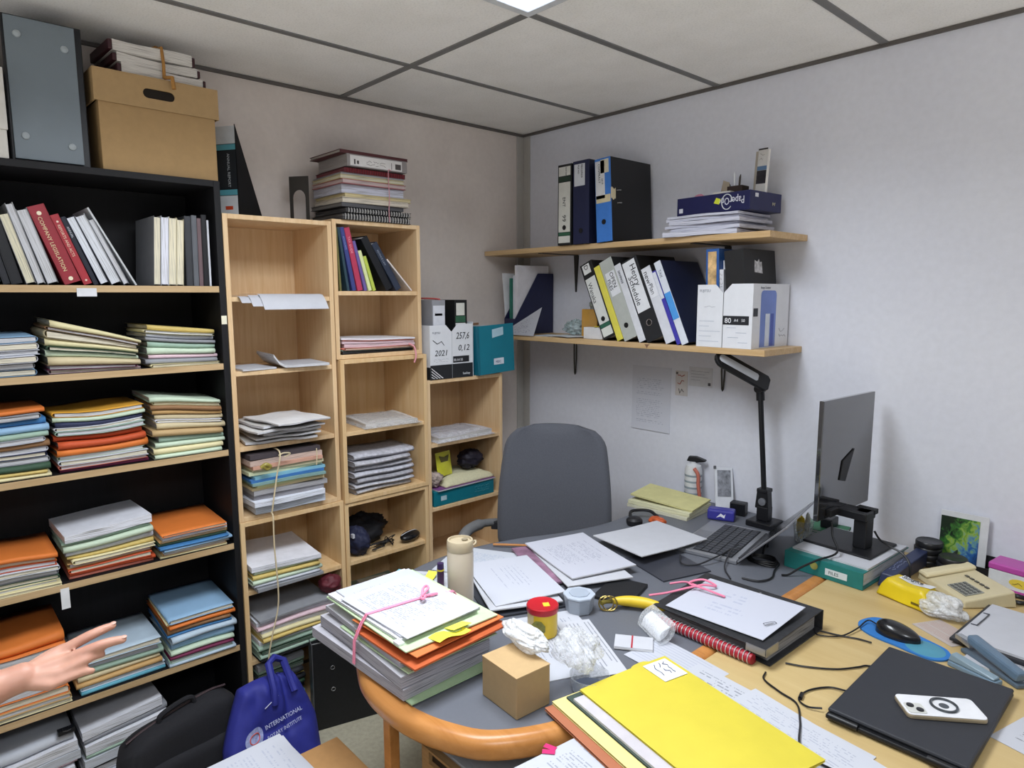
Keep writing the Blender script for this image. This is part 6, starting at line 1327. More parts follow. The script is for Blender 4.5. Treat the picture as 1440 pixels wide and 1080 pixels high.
# clipboard with a white pad
t = T('clipboard', 'dark clipboard with white pad at the right end of the desk', 'clipboard', (2.300, -.440, M_d+.0075), rz=.0, rot=(0, 0, -.06))
O('board', B(-.135, -.165, 0, .12, .118, .008), mat('#26272b', .4), t, bevel=.002)
O('pad', B(-.125, -.152, .0082, .12, .112, .013), M_pg, t); O('pad_top', B(-.125, -.152, .0132, .12, .112, .0136), M_white, t)
O('clip', MB().tube([(-.122, -.06, .0145), (-.108, -.062, .016), (-.108, .03, .016), (-.122, .032, .0145)], .0016, 6), mat('#5d6068', .3, .8), t)
loose('paper_sheet', 'white printed papers under the dark clipboard at the right', 'papers', 2.335, -.52, M_d, .24, .32, -.1, M_pr, th=.005)
tag(O('glass_lens', MB().tube([(.024*math.cos(2*PI*i/24), .024*math.sin(2*PI*i/24), .006) for i in range(24)], .006, 8, 0, True), mat('#1d1c1e', .3), loc=(2.215, -.195, M_d), smooth=True), 'round black ring lying behind the clipboard', 'ring')
loose('paper_sheet', 'white paper sheet lying right of the black laptop', 'paper', 2.455, -.83, M_d, .21, .29, -.25, M_pr, th=.001)
# staplers
t = T('stapler', 'blue-grey stapler standing in front of the clipboard', 'stapler', (2.255, -.655, M_d+.0002), rz=-.62)
O('stapler_base', B(-.075, -.014, 0, .085, .014, .010), mat('#53616e', .4), t, bevel=.003)
O('stapler_arm', MB().hexa([(-.06, -.015, .030), (.08, -.014, .012), (.08, .014, .012), (-.06, .015, .030)], [(-.06, -.014, .052), (.085, -.012, .036), (.085, .012, .036), (-.06, .014, .052)]), mat('#5d7184', .3, var=.08), t, bevel=.006)
O('stapler_rail', MB().hexa([(-.10, -.008, .022), (-.055, -.008, .018), (-.055, .008, .018), (-.10, .008, .022)], [(-.10, -.008, .032), (-.055, -.008, .034), (-.055, .008, .034), (-.10, .008, .032)]), mat('#c3c6ca', .25, .9), t)
t = T('staple_remover', 'small blue-grey stapler lying low beside the black laptop corner', 'stapler', (2.235, -.716, M_d+.0002), rz=-.30)
O('remover_base', B(-.05, -.014, 0, .055, .014, .012), mat('#6f8596', .4), t, bevel=.003); O('remover_arm', MB().hexa([(-.05, -.012, .013), (.05, -.012, .013), (.05, .012, .013), (-.05, .012, .013)], [(-.045, -.01, .030), (.05, -.01, .018), (.05, .01, .018), (-.045, .01, .030)]), mat('#7f939f', .3), t, bevel=.003)
# mouse mat and mouse
t = T('mouse_mat', 'blue hourglass-shaped mouse mat behind the black laptop', 'mouse mat', (2.065, -.655, M_d+.0002), rz=-.25)
mp = [(-.10, .0), (-.092, .038), (-.06, .058), (-.02, .058), (.02, .044), (.06, .040), (.095, .034), (.117, .010), (.118, -.018), (.10, -.042), (.06, -.050), (.02, -.052), (-.03, -.058), (-.07, -.05), (-.094, -.028)]
mpc = catmull([(x, y, 0) for x, y in mp], 4, True)
O('mat_surface', MB().prism([(p.x, p.y) for p in mpc], 0, .004), mat('#2f72b8', .75, var=.06), t)
O('wrist_rest', MB().lathe([(0, .006), (.03, .0055), (.042, .0042)], 24, 0, Matrix.Translation((.066, -.006, 0)) @ Matrix.Diagonal((1.05, .92, 1, 1))), mat('#4a8aa0', .5, var=.1, scale=10), t, smooth=True)
t = T('mouse', 'black wired mouse on the blue mouse mat', 'mouse', (2.062, -.662, M_d+.0046), rz=-.05)
def mouse_fn(u, v):
    a = 2*PI*u; r = math.sin(PI*v/2)
    x = .052*r*math.cos(a); y = .029*r*math.sin(a)*(1-.12*math.cos(a)); z = .033*(max(0, math.cos(PI*v/2)))**.55*(1-.22*math.cos(a)*r)
    return Vector((x, y, z))
mb = MB().grid(mouse_fn, 32, 10)
O('mouse_shell', mb, mat('#17181c', .25, coat=.3), t, smooth='all')
O('mouse_wheel', MB().tube([(-.032, -.003, .0245), (-.032, .003, .0245)], .005, 12), mat('#33343a', .5), t)
mb = MB().tube(catmull([(2.012, -.655, M_d+.014), (1.985, -.645, M_d+.012), (1.98, -.70, M_d+.007), (1.965, -.765, M_d+.004), (1.925, -.80, M_d+.004), (1.905, -.78, M_d+.006)], 6), .0018, 6)
tag(O('mouse_cable', mb, mat('#151518', .4), smooth=True), 'thin black mouse cable running to the ring binder', 'cable')
mb = MB().tube(catmull([(1.915, -.775, M_d+.003), (1.95, -.765, M_d+.003), (1.978, -.755, M_d+.003), (2.0, -.745, M_d+.003), (2.03, -.742, M_d+.004)], 6), .002, 6)
tag(O('cable', mb, mat('#151518', .4), smooth=True), 'short black cable between ring binder and mouse mat', 'cable')
mb = MB().tube(catmull([(1.93, -.985, M_d+.003), (1.97, -.965, M_d+.003), (2.02, -.925, M_d+.003), (2.05, -.88, M_d+.003), (2.06, -.86, M_d+.003), (2.078, -.85, M_d+.003)], 6), .002, 6)
tag(O('cable', mb, mat('#151518', .4), smooth=True), 'black cable curving from ring binder corner to the black laptop side', 'cable')
mb = MB().tube(catmull([(1.918, -1.055, M_d+.003), (1.93, -1.085, M_d+.003), (1.975, -1.105, M_d+.003), (2.02, -1.12, M_d+.003), (2.055, -1.18, M_d+.006), (2.095, -1.26, M_d+.009), (2.16, -1.27, M_d+.006), (2.25, -1.235, M_d+.005), (2.35, -1.20, M_d+.005)], 8), .0022, 6)
tag(O('cable', mb, mat('#151518', .4), smooth=True), 'long black cable snaking from ring binder over the papers to bottom right', 'cable')
mb = MB().tube(catmull([(2.077, -1.00, M_d+.006), (2.04, -1.01, M_d+.003), (2.015, -1.055, M_d+.003), (2.015, -1.10, M_d+.003), (2.04, -1.115, M_d+.004), (2.066, -1.105, M_d+.008)], 7), .002, 6)
mb.tube([(2.012, -1.078, M_d+.004), (2.017, -1.098, M_d+.004)], .0045, 8)
tag(O('cable', mb, mat('#151518', .4), smooth=True), 'small cable loop at the left hinge of the black laptop', 'cable')
# closed black laptop with the phone on it
t = T('laptop', 'closed black laptop on the maple desk under the phone', 'laptop', (2.200, -.940, M_d+.0002), rz=.015)
O('laptop_base', B(-.122, -.185, .004, .122, .178, .013), mat('#16171a', .4), t, bevel=.003)
O('laptop_lid', B(-.122, -.175, .0134, .122, .178, .022), mat('#2b2d33', .5, var=.05, scale=60), t, bevel=.004)
for xx in (-.115, .06): O('hinge', MB().tube([(xx, -.184, .012), (xx+.055, -.184, .012)], .007, 10), mat('#0f1013', .4), t, smooth=True)
O('rubber_foot', MB().box(-.10, -.16, 0, -.07, -.14, .004), mat('#0f1013', .8), t); O('rubber_foot', MB().box(.07, -.16, 0, .10, -.14, .004), mat('#0f1013', .8), t); O('rubber_foot', MB().box(-.02, .14, 0, .02, .16, .004), mat('#0f1013', .8), t)
O('lid_logo', MB().tube([(.022, -.008, .0222), (.034, .004, .0222), (.044, -.004, .0222)], .0007, 5).tube([(.034, -.008, .0222), (.044, .002, .0222), (.05, -.006, .0222)], .0007, 5), mat('#8d9096', .3, .6), t)['label'] = 'thin silver line logo on lid'
t = T('phone', 'white phone with round ring grip lying on the black laptop', 'phone', (2.237, -.963, M_d+.0226), rz=.70)
def rrect(w, h, r, n=5):
    o = []
    for cx, cy, a0 in ((w-r, h-r, 0), (-w+r, h-r, PI/2), (-w+r, -h+r, PI), (w-r, -h+r, 1.5*PI)):
        o += [(cx+r*math.cos(a0+PI/2*i/n), cy+r*math.sin(a0+PI/2*i/n)) for i in range(n+1)]
    return o
O('phone_body', MB().prism(rrect(.074, .036, .010), 0, .008), mat('#b8a88c', .3, .5), t, bevel=.002)
O('phone_case', MB().prism(rrect(.073, .035, .0095), .0081, .0095), mat('#d9dade', .35), t, bevel=.0005)
cb = O('camera_block', MB().prism(rrect(.017, .017, .005), .0096, .011, 0, Matrix.Translation((-.052, -.013, 0))), mat('#c6c7c2', .3), t, bevel=.0006)
for x, y in ((-.059, -.006), (-.046, -.02)): O('camera_lens', MB().lathe([(0, .0111), (.0068, .0111), (.0068, .0128), (.005, .0132), (0, .0130)], 18, 0, Matrix.Translation((x, y, 0))), mat('#1f2124', .15), cb, smooth=True)
O('ring_grip', MB().tube([(.008+.023*math.cos(2*PI*i/36), .002+.023*math.sin(2*PI*i/36), .0112) for i in range(36)], .0028, 8, 0, True).lathe([(0, .0096), (.009, .0096), (.009, .0102), (0, .0102)], 20, 0, Matrix.Translation((.008, .002, 0))), mat('#6a7076', .25, .8), t, smooth=True)
# yellow folder pile in front
GY = 'folder pile at the front of the desks'
def fold(label, cx, cy, z, w, d, rz, th, hx, fn=None, inner=True):
    f = fn or (lambda a, b: 0.)
    o = O('card_folder', MB().slab(lambda u, v: Vector(((u-.5)*w, (v-.5)*d, f(u, v)+th-.0008)), lambda u, v: Vector(((u-.5)*w, (v-.5)*d, f(u, v)+th)), 12, 8).slab(lambda u, v: Vector(((u-.5)*w, (v-.5)*d, 0)), lambda u, v: Vector(((u-.5)*w, (v-.5)*d, .0008)), 2, 2), mat(hx, .55, var=.04, scale=14), loc=(cx, cy, z), rz=rz, smooth=True)
    tag(o, label, 'folder', GY)
    if inner: O('papers', MB().slab(lambda u, v: Vector(((u-.5)*(w-.012), (v-.5)*(d-.012), .001)), lambda u, v: Vector(((u-.5)*(w-.012), (v-.5)*(d-.012), f(u, v)+th-.0012)), 8, 6, 0, 1), [mat('#d8d9de', .7), M_pg], o, smooth=True)
    return o
z = M_d+.0062
loose('paper_sheaf', 'printed white pages sticking out left under the yellow folder pile', 'papers', 1.895, -1.625, M_d+.0002, .24, .32, -.12, printed('#dde0e8', '#6d7285', 44, .4, .47, .10, .06), th=.005)
for i in range(2): tag(O('sticky_flag', B(-.012, -.006, 0, .012, .006, .0008), mat('#c2286a', .5), loc=(1.772+.008*i, -1.60-.012*i, M_d+.0056+.001*i), rz=.3+.4*i), ['magenta sticky flag at the edge of the printed pages, nearer the carton', 'magenta sticky flag just below the other flag'][i], 'sticky flag')
fold('salmon brown folder lowest in the yellow folder pile', 1.905, -1.447, z, .40, .245, -.20, .006, '#a8684a')
fold('cream folder second lowest in the yellow folder pile', 1.906, -1.428, z+.0066, .40, .24, -.19, .006, '#ddd08a')
fold('dark green folder showing as a thin line in the yellow folder pile', 1.915, -1.3985, z+.0132, .39, .242, -.195, .0035, '#3d4a44', inner=False)
loose('paper_sheaf', 'white papers in the upper part of the yellow folder pile', 'papers', 1.925, -1.40, z+.0172, .37, .235, -.195, mat('#d9d4da', .7, k_=.72), th=.005)
fold('bright yellow folder topmost in the pile, with a white written label', 1.932, -1.372, z+.0232, .40, .24, -.19, .004, '#c8b93c', lambda u, v: .006*math.sin(PI*v)*(.4+.6*u)+.004*(1-u)*v)
yf = bpy.data.objects[[o.name for o in COL.objects if o.get('label', '').startswith('bright yellow folder')][0]]
O('folder_tab', MB().slab(lambda u, v: Vector((-.2-.012*(1-abs(2*v-1)**4), .02+.055*v, .003+.004*v)), lambda u, v: Vector((-.2, .02+.055*v, .0038+.004*v)), 1, 6), mat('#c8b93c', .55), yf)
lab = O('written_label', MB().slab(lambda u, v: Vector((-.19+.07*u, .045+.065*v, .0049+.006*math.sin(PI*(.69+.27*v))*(.4+.6*u*.2)+.004*(1-u*.17)*(.69+.27*v))), lambda u, v: Vector((-.19+.07*u, .045+.065*v, .0058+.006*math.sin(PI*(.69+.27*v))*(.4+.6*u*.2)+.004*(1-u*.17)*(.69+.27*v))), 4, 4), mat('#dcdde2', .6), yf)
lab['label'] = 'white label with scrawled writing'
scribble('scrawl', (-.182, .055, .0130), (1, 0, 0), (0, 1, -.05), .05, .045, mat('#4a4f66', .6), lab, 3, 6, .0008)
tag(O('paper_slip', MB().slab(lambda u, v: Vector(((u-.5)*.08, (v-.5)*.05, 0)), lambda u, v: Vector(((u-.5)*.08, (v-.5)*.05, .001)), 2, 2), M_white, loc=(1.765, -1.235, M_d+.002), rz=.5), 'white slip poking out above the yellow folder', 'paper')
loose('paper_sheet', 'large printed form to the right of the yellow folder', 'paper', 1.985, -1.245, M_d+.0002, .40, .19, -.10, printed('#dde0ea', '#3f4454', 18, .35, .5, .06, .1, 16), th=.0015)
loose('paper_sheet', 'second printed form slipping out under the large form', 'paper', 2.06, -1.27, M_d+.0022, .30, .22, -.20, printed('#dfe2ec', '#8a90a4', 30, .35, .5, .06, .08, 20), th=.0012)

# ---------------------------------------------------------------- office chair
t = T('office_chair', 'grey fabric office chair behind the curved desk', 'chair', (.80, -.60, 0), rz=.64)
M_fab = mat('#53555d', .9, var=.08, scale=220, bump=.15, sheen=.1); M_cp = mat('#24252a', .5)
def backrest(u, v):
    # u across, v up; a rounded tapering panel
    z = .56+.525*v; hw = .225-.035*v**1.5+.012*math.sin(PI*v)
    rt = .09
    if v > 1-rt/.525: 
        q = (v-(1-rt/.525))/(rt/.525); hw -= .10*(1-math.sqrt(max(0, 1-q*q)))
    if v < .12: hw -= .05*(1-math.sqrt(max(0, 1-((.12-v)/.12)**2)))
    x = (2*u-1)*hw
    y = .10+.05*(v-.3)*.6+.030*(2*u-1)**2*-1+.02*math.cos(PI*(v-.4))*-1
    return x, y, z
def bb(side):
    def f(u, v):
        x, y, z = backrest(u, v); e = min(1, 9*min(u, 1-u), 9*min(v, 1-v)); e = math.sqrt(max(0, 1-(1-e)**2))
        return Vector((x, y+side*(.008+.020*e), z))
    return f
O('backrest', MB().slab(bb(1), bb(-1), 24, 26), M_fab, t, smooth='all')
O('seat', MB().slab(lambda u, v: Vector(((u-.5)*.46, -.37+.44*v, .42)), lambda u, v: Vector(((u-.5)*.46, -.37+.44*v, .43+.05*min(1, 6*min(u, 1-u, v, 1-v))**.5)), 14, 14), M_fab, t, smooth='all')
O('back_bracket', MB().tube(catmull([(0, -.05, .41), (0, .10, .42), (0, .17, .50), (0, .16, .66)], 5), .02, 8), M_cp, t, smooth=True)
for s in (-1, 1):
    a = O('armrest', MB().tube(catmull([(s*.24, .12, .660), (s*.295, .06, .670), (s*.335, -.02, .667), (s*.345, -.07, .640), (s*.33, -.08, .58), (s*.27, -.09, .46), (s*.20, -.1, .41)], 6), [.016]*7+[.022]*16+[.017]*14, 10), mat('#6d6e70', .55), t, smooth=True)
    O('arm_joint', MB().box(s*.25-.016, .085, .638, s*.25+.016, .125, .673), M_cp, a, bevel=.004)
O('gas_lift', MB().tube([(0, -.15, .10), (0, -.15, .42)], .025, 12), M_cp, t, smooth=True)
for k in range(5):
    a = 2*PI*k/5+.3; c, s = math.cos(a), math.sin(a)
    l = O('base_leg', MB().tube([(0, -.15, .10), (c*.15, -.15+s*.15, .095), (c*.29, -.15+s*.29, .07)], [.026, .02, .014], 8), M_cp, t, smooth=True)
    O('caster', MB().tube([(c*.29-.02*s, -.15+s*.29+.02*c, .028), (c*.29+.02*s, -.15+s*.29-.02*c, .028)], .0275, 14), M_cp, l, smooth=True)

# ---------------------------------------------------------------- floor: file, bags, carton
t = T('lever_arch_file', 'black lever arch file standing on floor against lower beech unit', 'binder', (.362, -1.415, .0002), rz=-.26)
O('cover', MB().box(-.03, .0, 0, -.027, .255, .34).box(.027, .0, 0, .030, .255, .34), mat('#17181b', .5, var=.2, scale=80), t, bevel=.001)
O('spine', B(-.03, -.003, 0, .03, -.0002, .34), mat('#5f6064', .4, .3), t)['label'] = 'worn grey spine edge'
O('papers', B(-.025, .004, .006, .025, .245, .315), pages('#9a9a9c'), t)
for z_ in (.15, .235): O('eyelet', MB().tube([(.0305, .07+.007*math.cos(2*PI*i/16), z_+.007*math.sin(2*PI*i/16)) for i in range(16)], .0018, 6, 0, True), mat('#b3b5ba', .25, .9), t, smooth=True)
tag(loose('paper_sheaf', None, None, .385, -1.30, .3412, .07, .17, -.26, mat('#9d9ea6', .7), lambda a, b: .003*a, th=.012), 'grey papers lying across the top of the black floor file', 'papers')
# briefcase bag
t = T('laptop_bag', 'black fabric laptop bag leaning on the bottom of black bookcase', 'bag', (.49, -1.90, .0002), rot=(0, -.06, .12))
M_bagk = mat('#1b1b20', .85, var=.15, scale=160, bump=.2)
def bagf(side):
    def f(u, v):
        hw = .185-.02*v**4; r = .22
        z = .395*v; y = (2*u-1)*hw
        if v > .8: z -= .05*abs(2*u-1)**5*(v-.8)/.2
        e = math.sqrt(max(0, 1-(1-min(1, 7*min(u, 1-u, v*1.5, 1-v)))**2))
        z *= .80+.13*u
        return Vector((side*(.012+.042*e+.005*noise.noise(Vector((u*4, v*4, side)))), y, z))
    return f
O('bag_body', MB().slab(bagf(-1), bagf(1), 26, 26), M_bagk, t, smooth='all')
O('front_pocket', MB().slab(lambda u, v: Vector((.042, (2*u-1)*.15, .03+.20*v)), lambda u, v: Vector((.050+.016*math.sqrt(max(0, 1-(1-min(1, 7*min(u, 1-u, v, 1-v)))**2)), (2*u-1)*.15, .03+.20*v)), 18, 14), M_bagk, t, smooth='all')
O('zip', MB().tube(catmull([(.0, -.15, .305), (.0, -.08, .328), (.0, .08, .355), (.0, .15, .352)], 5), .004, 6), mat('#3a2a2e', .5), t, smooth=True)
O('handle', MB().tube(catmull([(.01, -.06, .325), (.012, -.05, .352), (.012, .03, .368), (.01, .05, .34)], 6), .008, 8), M_bagk, t, smooth=True)
# blue drawstring tote
t = T('tote_bag', 'royal blue tote bag with white crest and lettering on the floor', 'bag', (.61, -1.665, .0002), rot=(0, -.20, .08))
M_blue = mat('#2a2f86', .65, var=.08, scale=30, bump=.1)
def tote(side):
    def f(u, v):
        hw = .165-.02*v-.075*max(0, v-.55)**1.3*2.1
        y = (2*u-1)*hw+.02*v; z = .37*v+.035*max(0, v-.6)*math.sin(3*u+.6)
        e = math.sqrt(max(0, 1-(1-min(1, 6*min(u, 1-u, v*1.6, (1-v)*1.6)))**2))
        x = side*(.004+(.062-.028*v)*e)
        x += .016*noise.noise(Vector((u*4.2, v*4.2, 1.3)))*e*(side > 0)+.008*noise.noise(Vector((u*9+v*6, v*7, 5.)))*e*(side > 0)
        x += -.02*math.exp(-((u-.62-(v-.5)*.25)/.05)**2)*max(0, v-.3)*(side > 0)*1.6
        return Vector((x, y, z))
    return f
O('bag_body', MB().slab(tote(-1), tote(1), 40, 40), M_blue, t, smooth='all')
ft = tote(1)
def on(u, v, d=.0015): p = ft(u, v); return (p.x+d, p.y, p.z)
O('handle_strap', MB().tube([Vector(on(.50, .80)), Vector(on(.50, .92, .012)), Vector((.01, .03, .42)), Vector((.0, .055, .43)), Vector((.0, .085, .41)), Vector(on(.80, .85, .006))], .012, 8), M_blue, t, smooth=True)
O('slot_edge', MB().tube([on(.36, .80, .003), on(.56, .86, .003)], .0016, 6), mat('#b9bcd6', .5), t)['label'] = 'pale edge of hand slot'
def patch(u0, v0, u1, v1, rx, ry, n=28):
    mb = MB(); c = on((u0+u1)/2, (v0+v1)/2, .003)
    return c
cu, cv = .25, .615
pts = [Vector(on(cu+.105*math.cos(2*PI*i/28), cv+.075*math.sin(2*PI*i/28), .0022)) for i in range(28)]
c0 = Vector(on(cu, cv, .0026)); mb = MB(); mb.v = [tuple(c0)]+[tuple(p) for p in pts]; mb.f = [(0, 1+i, 1+(i+1) % 28) for i in range(28)]; mb.mi = [0]*28
O('crest', mb, mat('#9aa2cc', .6, var=.3, scale=90), t, solid=.0006)
pts2 = [Vector(on(cu+.055*math.cos(2*PI*i/20), cv+.038*math.sin(2*PI*i/20), .004)) for i in range(20)]
O('crest_ring', MB().tube(pts2, .0016, 5, 0, True), mat('#c9564a', .6), t)
for s_, v_, u_, sz in (('INTERNATIONAL', .635, .375, .020), ('ROTARY INSTITUTE', .560, .385, .0165)):
    p0 = Vector(on(u_, v_, .010)); p1 = Vector(on(.86, v_+.05, .010))
    text('lettering', s_, sz, tuple(p0), tuple(p1-p0), (0, -.25, 1), mat('#c3c8e6', .6), t, sx=.80)
tag(O('string', MB().tube(catmull([(0, 0, .003), (.03, .02, .01), (.06, .0, .005), (.04, -.03, .012), (.09, -.02, .003), (.08, .03, .003), (.02, .05, .003)], 6), .002, 6), mat('#b8b49c', .7), loc=(.47, -1.45, 0)), 'tangle of cream string on the floor beside the blue tote', 'string')
t = T('carton', 'brown carton on the floor in front of the desk end', 'box', (1.215, -1.880, .0002))
O('carton_body', B(-.145, -.205, 0, .145, .20, .448), mat('#b5875a', .7, var=.05, scale=40), t, bevel=.003)
O('carton_lid', B(-.147, -.207, .4482, .147, .202, .452), mat('#c0925f', .7, var=.05, scale=40), t, bevel=.002)
loose('paper_sheaf', 'stack of white printed papers on the brown floor carton', 'papers', 1.100, -1.912, .4526, .235, .245, .04, printed('#e0e3ee', '#9aa0b6', 26, .4, .5, .1, .1), th=.016)
tag(loose('paper_sheet', None, None, 1.105, -1.917, .4692, .23, .245, -.03, printed('#e2e5f0', '#9aa0b6', 26, .4, .5, .1, .1), lambda a, b: .001*a+.001, th=.0012), 'topmost white sheet on the paper stack of the floor carton', 'paper')
# ---------------------------------------------------------------- the person reaching in
t = T('person', 'person reaching out with one bare forearm and open hand before the black bookcase', 'person', (1.02, -3.0, 0))
P0 = Vector((1.02, -3.0, 0))
m, nt, b = _new('skin')
tc = N(nt, 'ShaderNodeTexCoord'); n1 = N(nt, 'ShaderNodeTexNoise', Scale=18., Detail=4.); nt.links.new(tc.outputs['Object'], n1.inputs['Vector'])
nt.links.new(ramp(nt, n1.outputs['Fac'], [(.3, lin('#b98672')), (.7, lin('#c99a86'))]), b.inputs['Base Color'])
b.inputs['Roughness'].default_value = .5; b.inputs['Subsurface Weight'].default_value = .08; b.inputs['Subsurface Scale'].default_value = .01
M_skin = m
def chain(mb, pts, rr, seg=14, n=4):
    """rounded tapering limb through the joints"""
    P = catmull(pts, n); k = len(pts)
    R_ = []
    for i in range(len(P)):
        s = min(k-1.0001, i/n); a = int(s); f = s-a
        R_.append(rr[a]*(1-f)+rr[min(k-1, a+1)]*f)
    mb.tube([p-P0 for p in P], R_, seg)
    for p, r in ((P[0], R_[0]), (P[-1], R_[-1])):
        mb.lathe([(0, -r)]+[(r*math.sin(PI*i/8), -r*math.cos(PI*i/8)) for i in range(1, 8)]+[(0, r)], seg, 0, Matrix.Translation(p-P0))
def ell(mb, c, r):
    mb.lathe([(0, -1)]+[(math.sin(PI*i/14), -math.cos(PI*i/14)) for i in range(1, 14)]+[(0, 1)], 24, 0, Matrix.Translation(Vector(c)-P0) @ Matrix.Diagonal((r[0], r[1], r[2], 1)))
V = Vector
W_ = V((1.2522, -2.3463, .9626)); iM = V((1.2357, -2.2782, .982)); mM = V((1.2561, -2.28, .9727)); rM = V((1.2718, -2.2874, .9616)); pM = V((1.2805, -2.2997, .9497))
EL = V((1.25, -2.60, .925)); SH = V((1.20, -2.77, 1.20))
bm_ = MB()
# arm that reaches: upper arm, forearm, wrist
chain(bm_, [SH, V((1.225, -2.69, 1.06)), EL, V((1.255, -2.50, .945)), V((1.254, -2.42, .957)), W_+V((0, -.01, 0)), W_+V((.001, .012, .003))], [.052, .047, .040, .042, .036, .025, .024], 16)
# palm: four metacarpals and a thumb base close together
for q, r0, r1 in ((iM, .0135, .0118), (mM, .0145, .0120), (rM, .0140, .0112), (pM, .0130, .0100)):
    chain(bm_, [W_+(q-W_)*.05, W_+(q-W_)*.5, q], [r0, r0, r1], 12)
fing = [(iM, (1.2426, -2.2375, .9978), (1.2427, -2.2139, 1.0029), (1.2417, -2.1967, 1.0047), .0092),
        (mM, (1.2696, -2.2325, .9867), (1.2715, -2.2074, .9889), (1.2755, -2.1881, .9889), .0094),
        (rM, (1.2752, -2.2518, .9712), (1.2709, -2.2337, .9730), (1.2685, -2.2212, .9700), .0088),
        (pM, (1.2813, -2.2709, .9539), (1.2812, -2.2530, .9545), (1.2816, -2.2402, .9520), .0078)]
for a, p1, p2, p3, r in fing: chain(bm_, [a, V(p1), V(p2), V(p3)], [r*1.12, r*1.03, r*.93, r*.78], 12)
chain(bm_, [W_+V((-.012, .012, -.004)), V((1.205, -2.315, .952)), V((1.182, -2.287, .957)), V((1.178, -2.262, .962))], [.015, .0155, .0105, .0085], 12)
# trunk, neck, head, other arm, legs
chain(bm_, [V((1.02, -3.02, .86)), V((1.02, -3.02, 1.0)), V((1.02, -2.93, 1.15)), V((1.02, -2.85, 1.25))], [.135, .125, .14, .11], 20)
chain(bm_, [SH, V((1.02, -2.83, 1.27)), V((.845, -2.82, 1.22))], [.055, .085, .055], 16)
chain(bm_, [V((1.02, -2.82, 1.27)), V((1.02, -2.78, 1.37))], [.055, .05], 14)
ell(bm_, (1.02, -2.755, 1.47), (.072, .092, .112))
chain(bm_, [V((1.02, -2.665, 1.475)), V((1.02, -2.645, 1.452))], [.010, .014], 10)
for s in (-1, 1): ell(bm_, (1.02+s*.073, -2.765, 1.465), (.010, .022, .032))
chain(bm_, [V((.845, -2.82, 1.22)), V((.80, -2.88, .96)), V((.815, -2.80, .74)), V((.82, -2.76, .66))], [.05, .04, .027, .024], 14)
ell(bm_, (.822, -2.745, .61), (.016, .038, .05))
for i in range(4): chain(bm_, [V((.822, -2.772+.018*i, .585)), V((.824, -2.772+.018*i, .545)), V((.83, -2.770+.018*i, .515+.006*abs(i-1.5)))], [.0088, .0082, .007], 10)
chain(bm_, [V((.822, -2.715, .63)), V((.825, -2.695, .59)), V((.828, -2.69, .565))], [.011, .010, .008], 10)
for s in (-1, 1):
    chain(bm_, [V((1.02+s*.085, -3.03, .86)), V((1.02+s*.09, -3.0, .48)), V((1.02+s*.09, -3.03, .25)), V((1.02+s*.09, -3.04, .08))], [.085, .056, .050, .036], 16)
    chain(bm_, [V((1.02+s*.09, -3.05, .05)), V((1.02+s*.10, -2.93, .035))], [.04, .03], 12)
body = O('body', bm_, M_skin, t, smooth='all')
md = body.modifiers.new('join', 'REMESH'); md.mode = 'VOXEL'; md.voxel_size = .0034; md.use_smooth_shade = True
sm = body.modifiers.new('soften', 'SMOOTH'); sm.factor = .5; sm.iterations = 4
for i, (a, p1, p2, p3, r) in enumerate(fing[:2]):
    d = (V(p3)-V(p2)).normalized(); up = V((.35, -.1, .93)); up = (up-d*up.dot(d)).normalized()
    c = V(p3)+d*r*.15+up*r*.62
    n_ = MB().lathe([(0, -1)]+[(math.sin(PI*q/8), -math.cos(PI*q/8)) for q in range(1, 8)]+[(0, 1)], 14, 0, Matrix.Translation(c-P0) @ frame3((0, 0, 0), d, up.cross(d)) @ Matrix.Diagonal((.0055, .0042, .0012, 1)))
    O('fingernail', n_, mat('#c59a8a', .35), t, smooth='all')
for s in (-1, 1):
    e_ = O('eye', MB().lathe([(0, -.010), (.007, -.007), (.010, 0), (.007, .007), (0, .010)], 14, 0, Matrix.Translation(V((1.02+s*.03, -2.672, 1.485))-P0)), mat('#d9d4d0', .2), t, smooth='all')
    O('iris', MB().lathe([(0, 0), (.005, 0), (.0, .001)], 12, 0, Matrix.Translation(V((1.02+s*.03, -2.6615, 1.485))-P0) @ Matrix.Rotation(-PI/2, 4, 'X')), mat('#2a1c14', .2), e_)
O('lips', MB().tube([V((1.0, -2.667, 1.425))-P0, V((1.02, -2.660, 1.424))-P0, V((1.04, -2.667, 1.425))-P0], [.003, .006, .003], 8), mat('#9a5f58', .4), t, smooth=True)
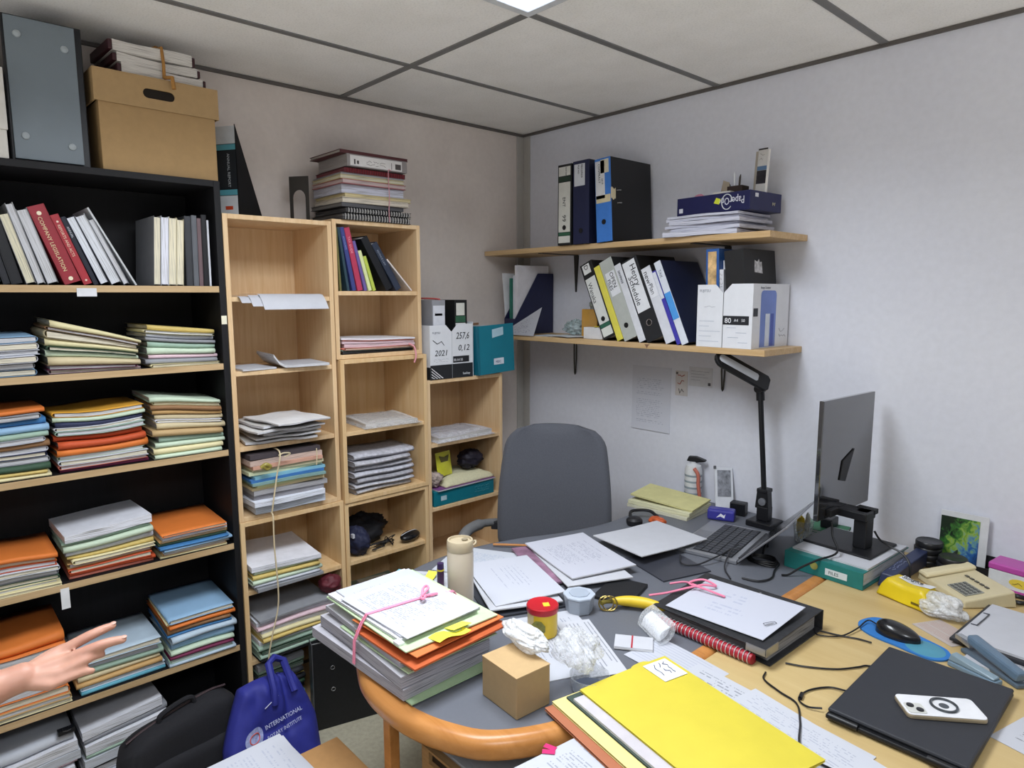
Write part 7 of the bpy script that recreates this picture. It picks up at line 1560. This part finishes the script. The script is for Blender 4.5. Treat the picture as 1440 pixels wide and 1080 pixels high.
hb = MB(); ell(hb, (1.02, -2.772, 1.495), (.080, .098, .104))
for i, v in enumerate(hb.v):
    if v[1]+P0.y > -2.70 and v[2] < 1.53: hb.v[i] = (v[0]*.9, v[1]-.07, v[2])
O('hair', hb, mat('#1c1816', .6, var=.3, scale=90), t, smooth='all')
sb = MB()
chain(sb, [V((1.02, -3.02, .80)), V((1.02, -3.02, 1.0)), V((1.02, -2.93, 1.15)), V((1.02, -2.85, 1.25))], [.150, .142, .155, .125], 20)
chain(sb, [SH, V((1.02, -2.83, 1.275)), V((.845, -2.82, 1.22))], [.066, .098, .066], 16)
chain(sb, [SH, V((1.225, -2.70, 1.075))], [.066, .062], 14); chain(sb, [V((.845, -2.82, 1.22)), V((.815, -2.86, 1.05))], [.066, .058], 14)
o = O('shirt', sb, mat('#4a5a78', .8, var=.08), t, smooth='all')
md = o.modifiers.new('join', 'REMESH'); md.mode = 'VOXEL'; md.voxel_size = .009; md.use_smooth_shade = True
sm = o.modifiers.new('soften', 'SMOOTH'); sm.factor = .5; sm.iterations = 4
tb = MB()
chain(tb, [V((1.02, -3.03, .88)), V((1.02, -3.03, .82))], [.142, .145], 18)
for s in (-1, 1): chain(tb, [V((1.02+s*.085, -3.03, .86)), V((1.02+s*.09, -3.0, .48)), V((1.02+s*.09, -3.03, .25)), V((1.02+s*.09, -3.04, .12))], [.098, .070, .066, .062], 16)
o = O('trousers', tb, mat('#23252b', .8, var=.1), t, smooth='all')
md = o.modifiers.new('join', 'REMESH'); md.mode = 'VOXEL'; md.voxel_size = .009; md.use_smooth_shade = True
for s in (-1, 1): O('shoe', MB().slab(lambda u, v: V((1.02+s*.095+(2*u-1)*.045*(1-.3*v**3), -3.10+.27*v, .0))-P0, lambda u, v: V((1.02+s*.095+(2*u-1)*.043*(1-.3*v**3), -3.10+.27*v, .02+.075*(1-v*.55)*min(1, 5*min(u, 1-u, v*1.5, 1-v))**.5))-P0, 12, 14), mat('#1b1816', .4), t, smooth='all')
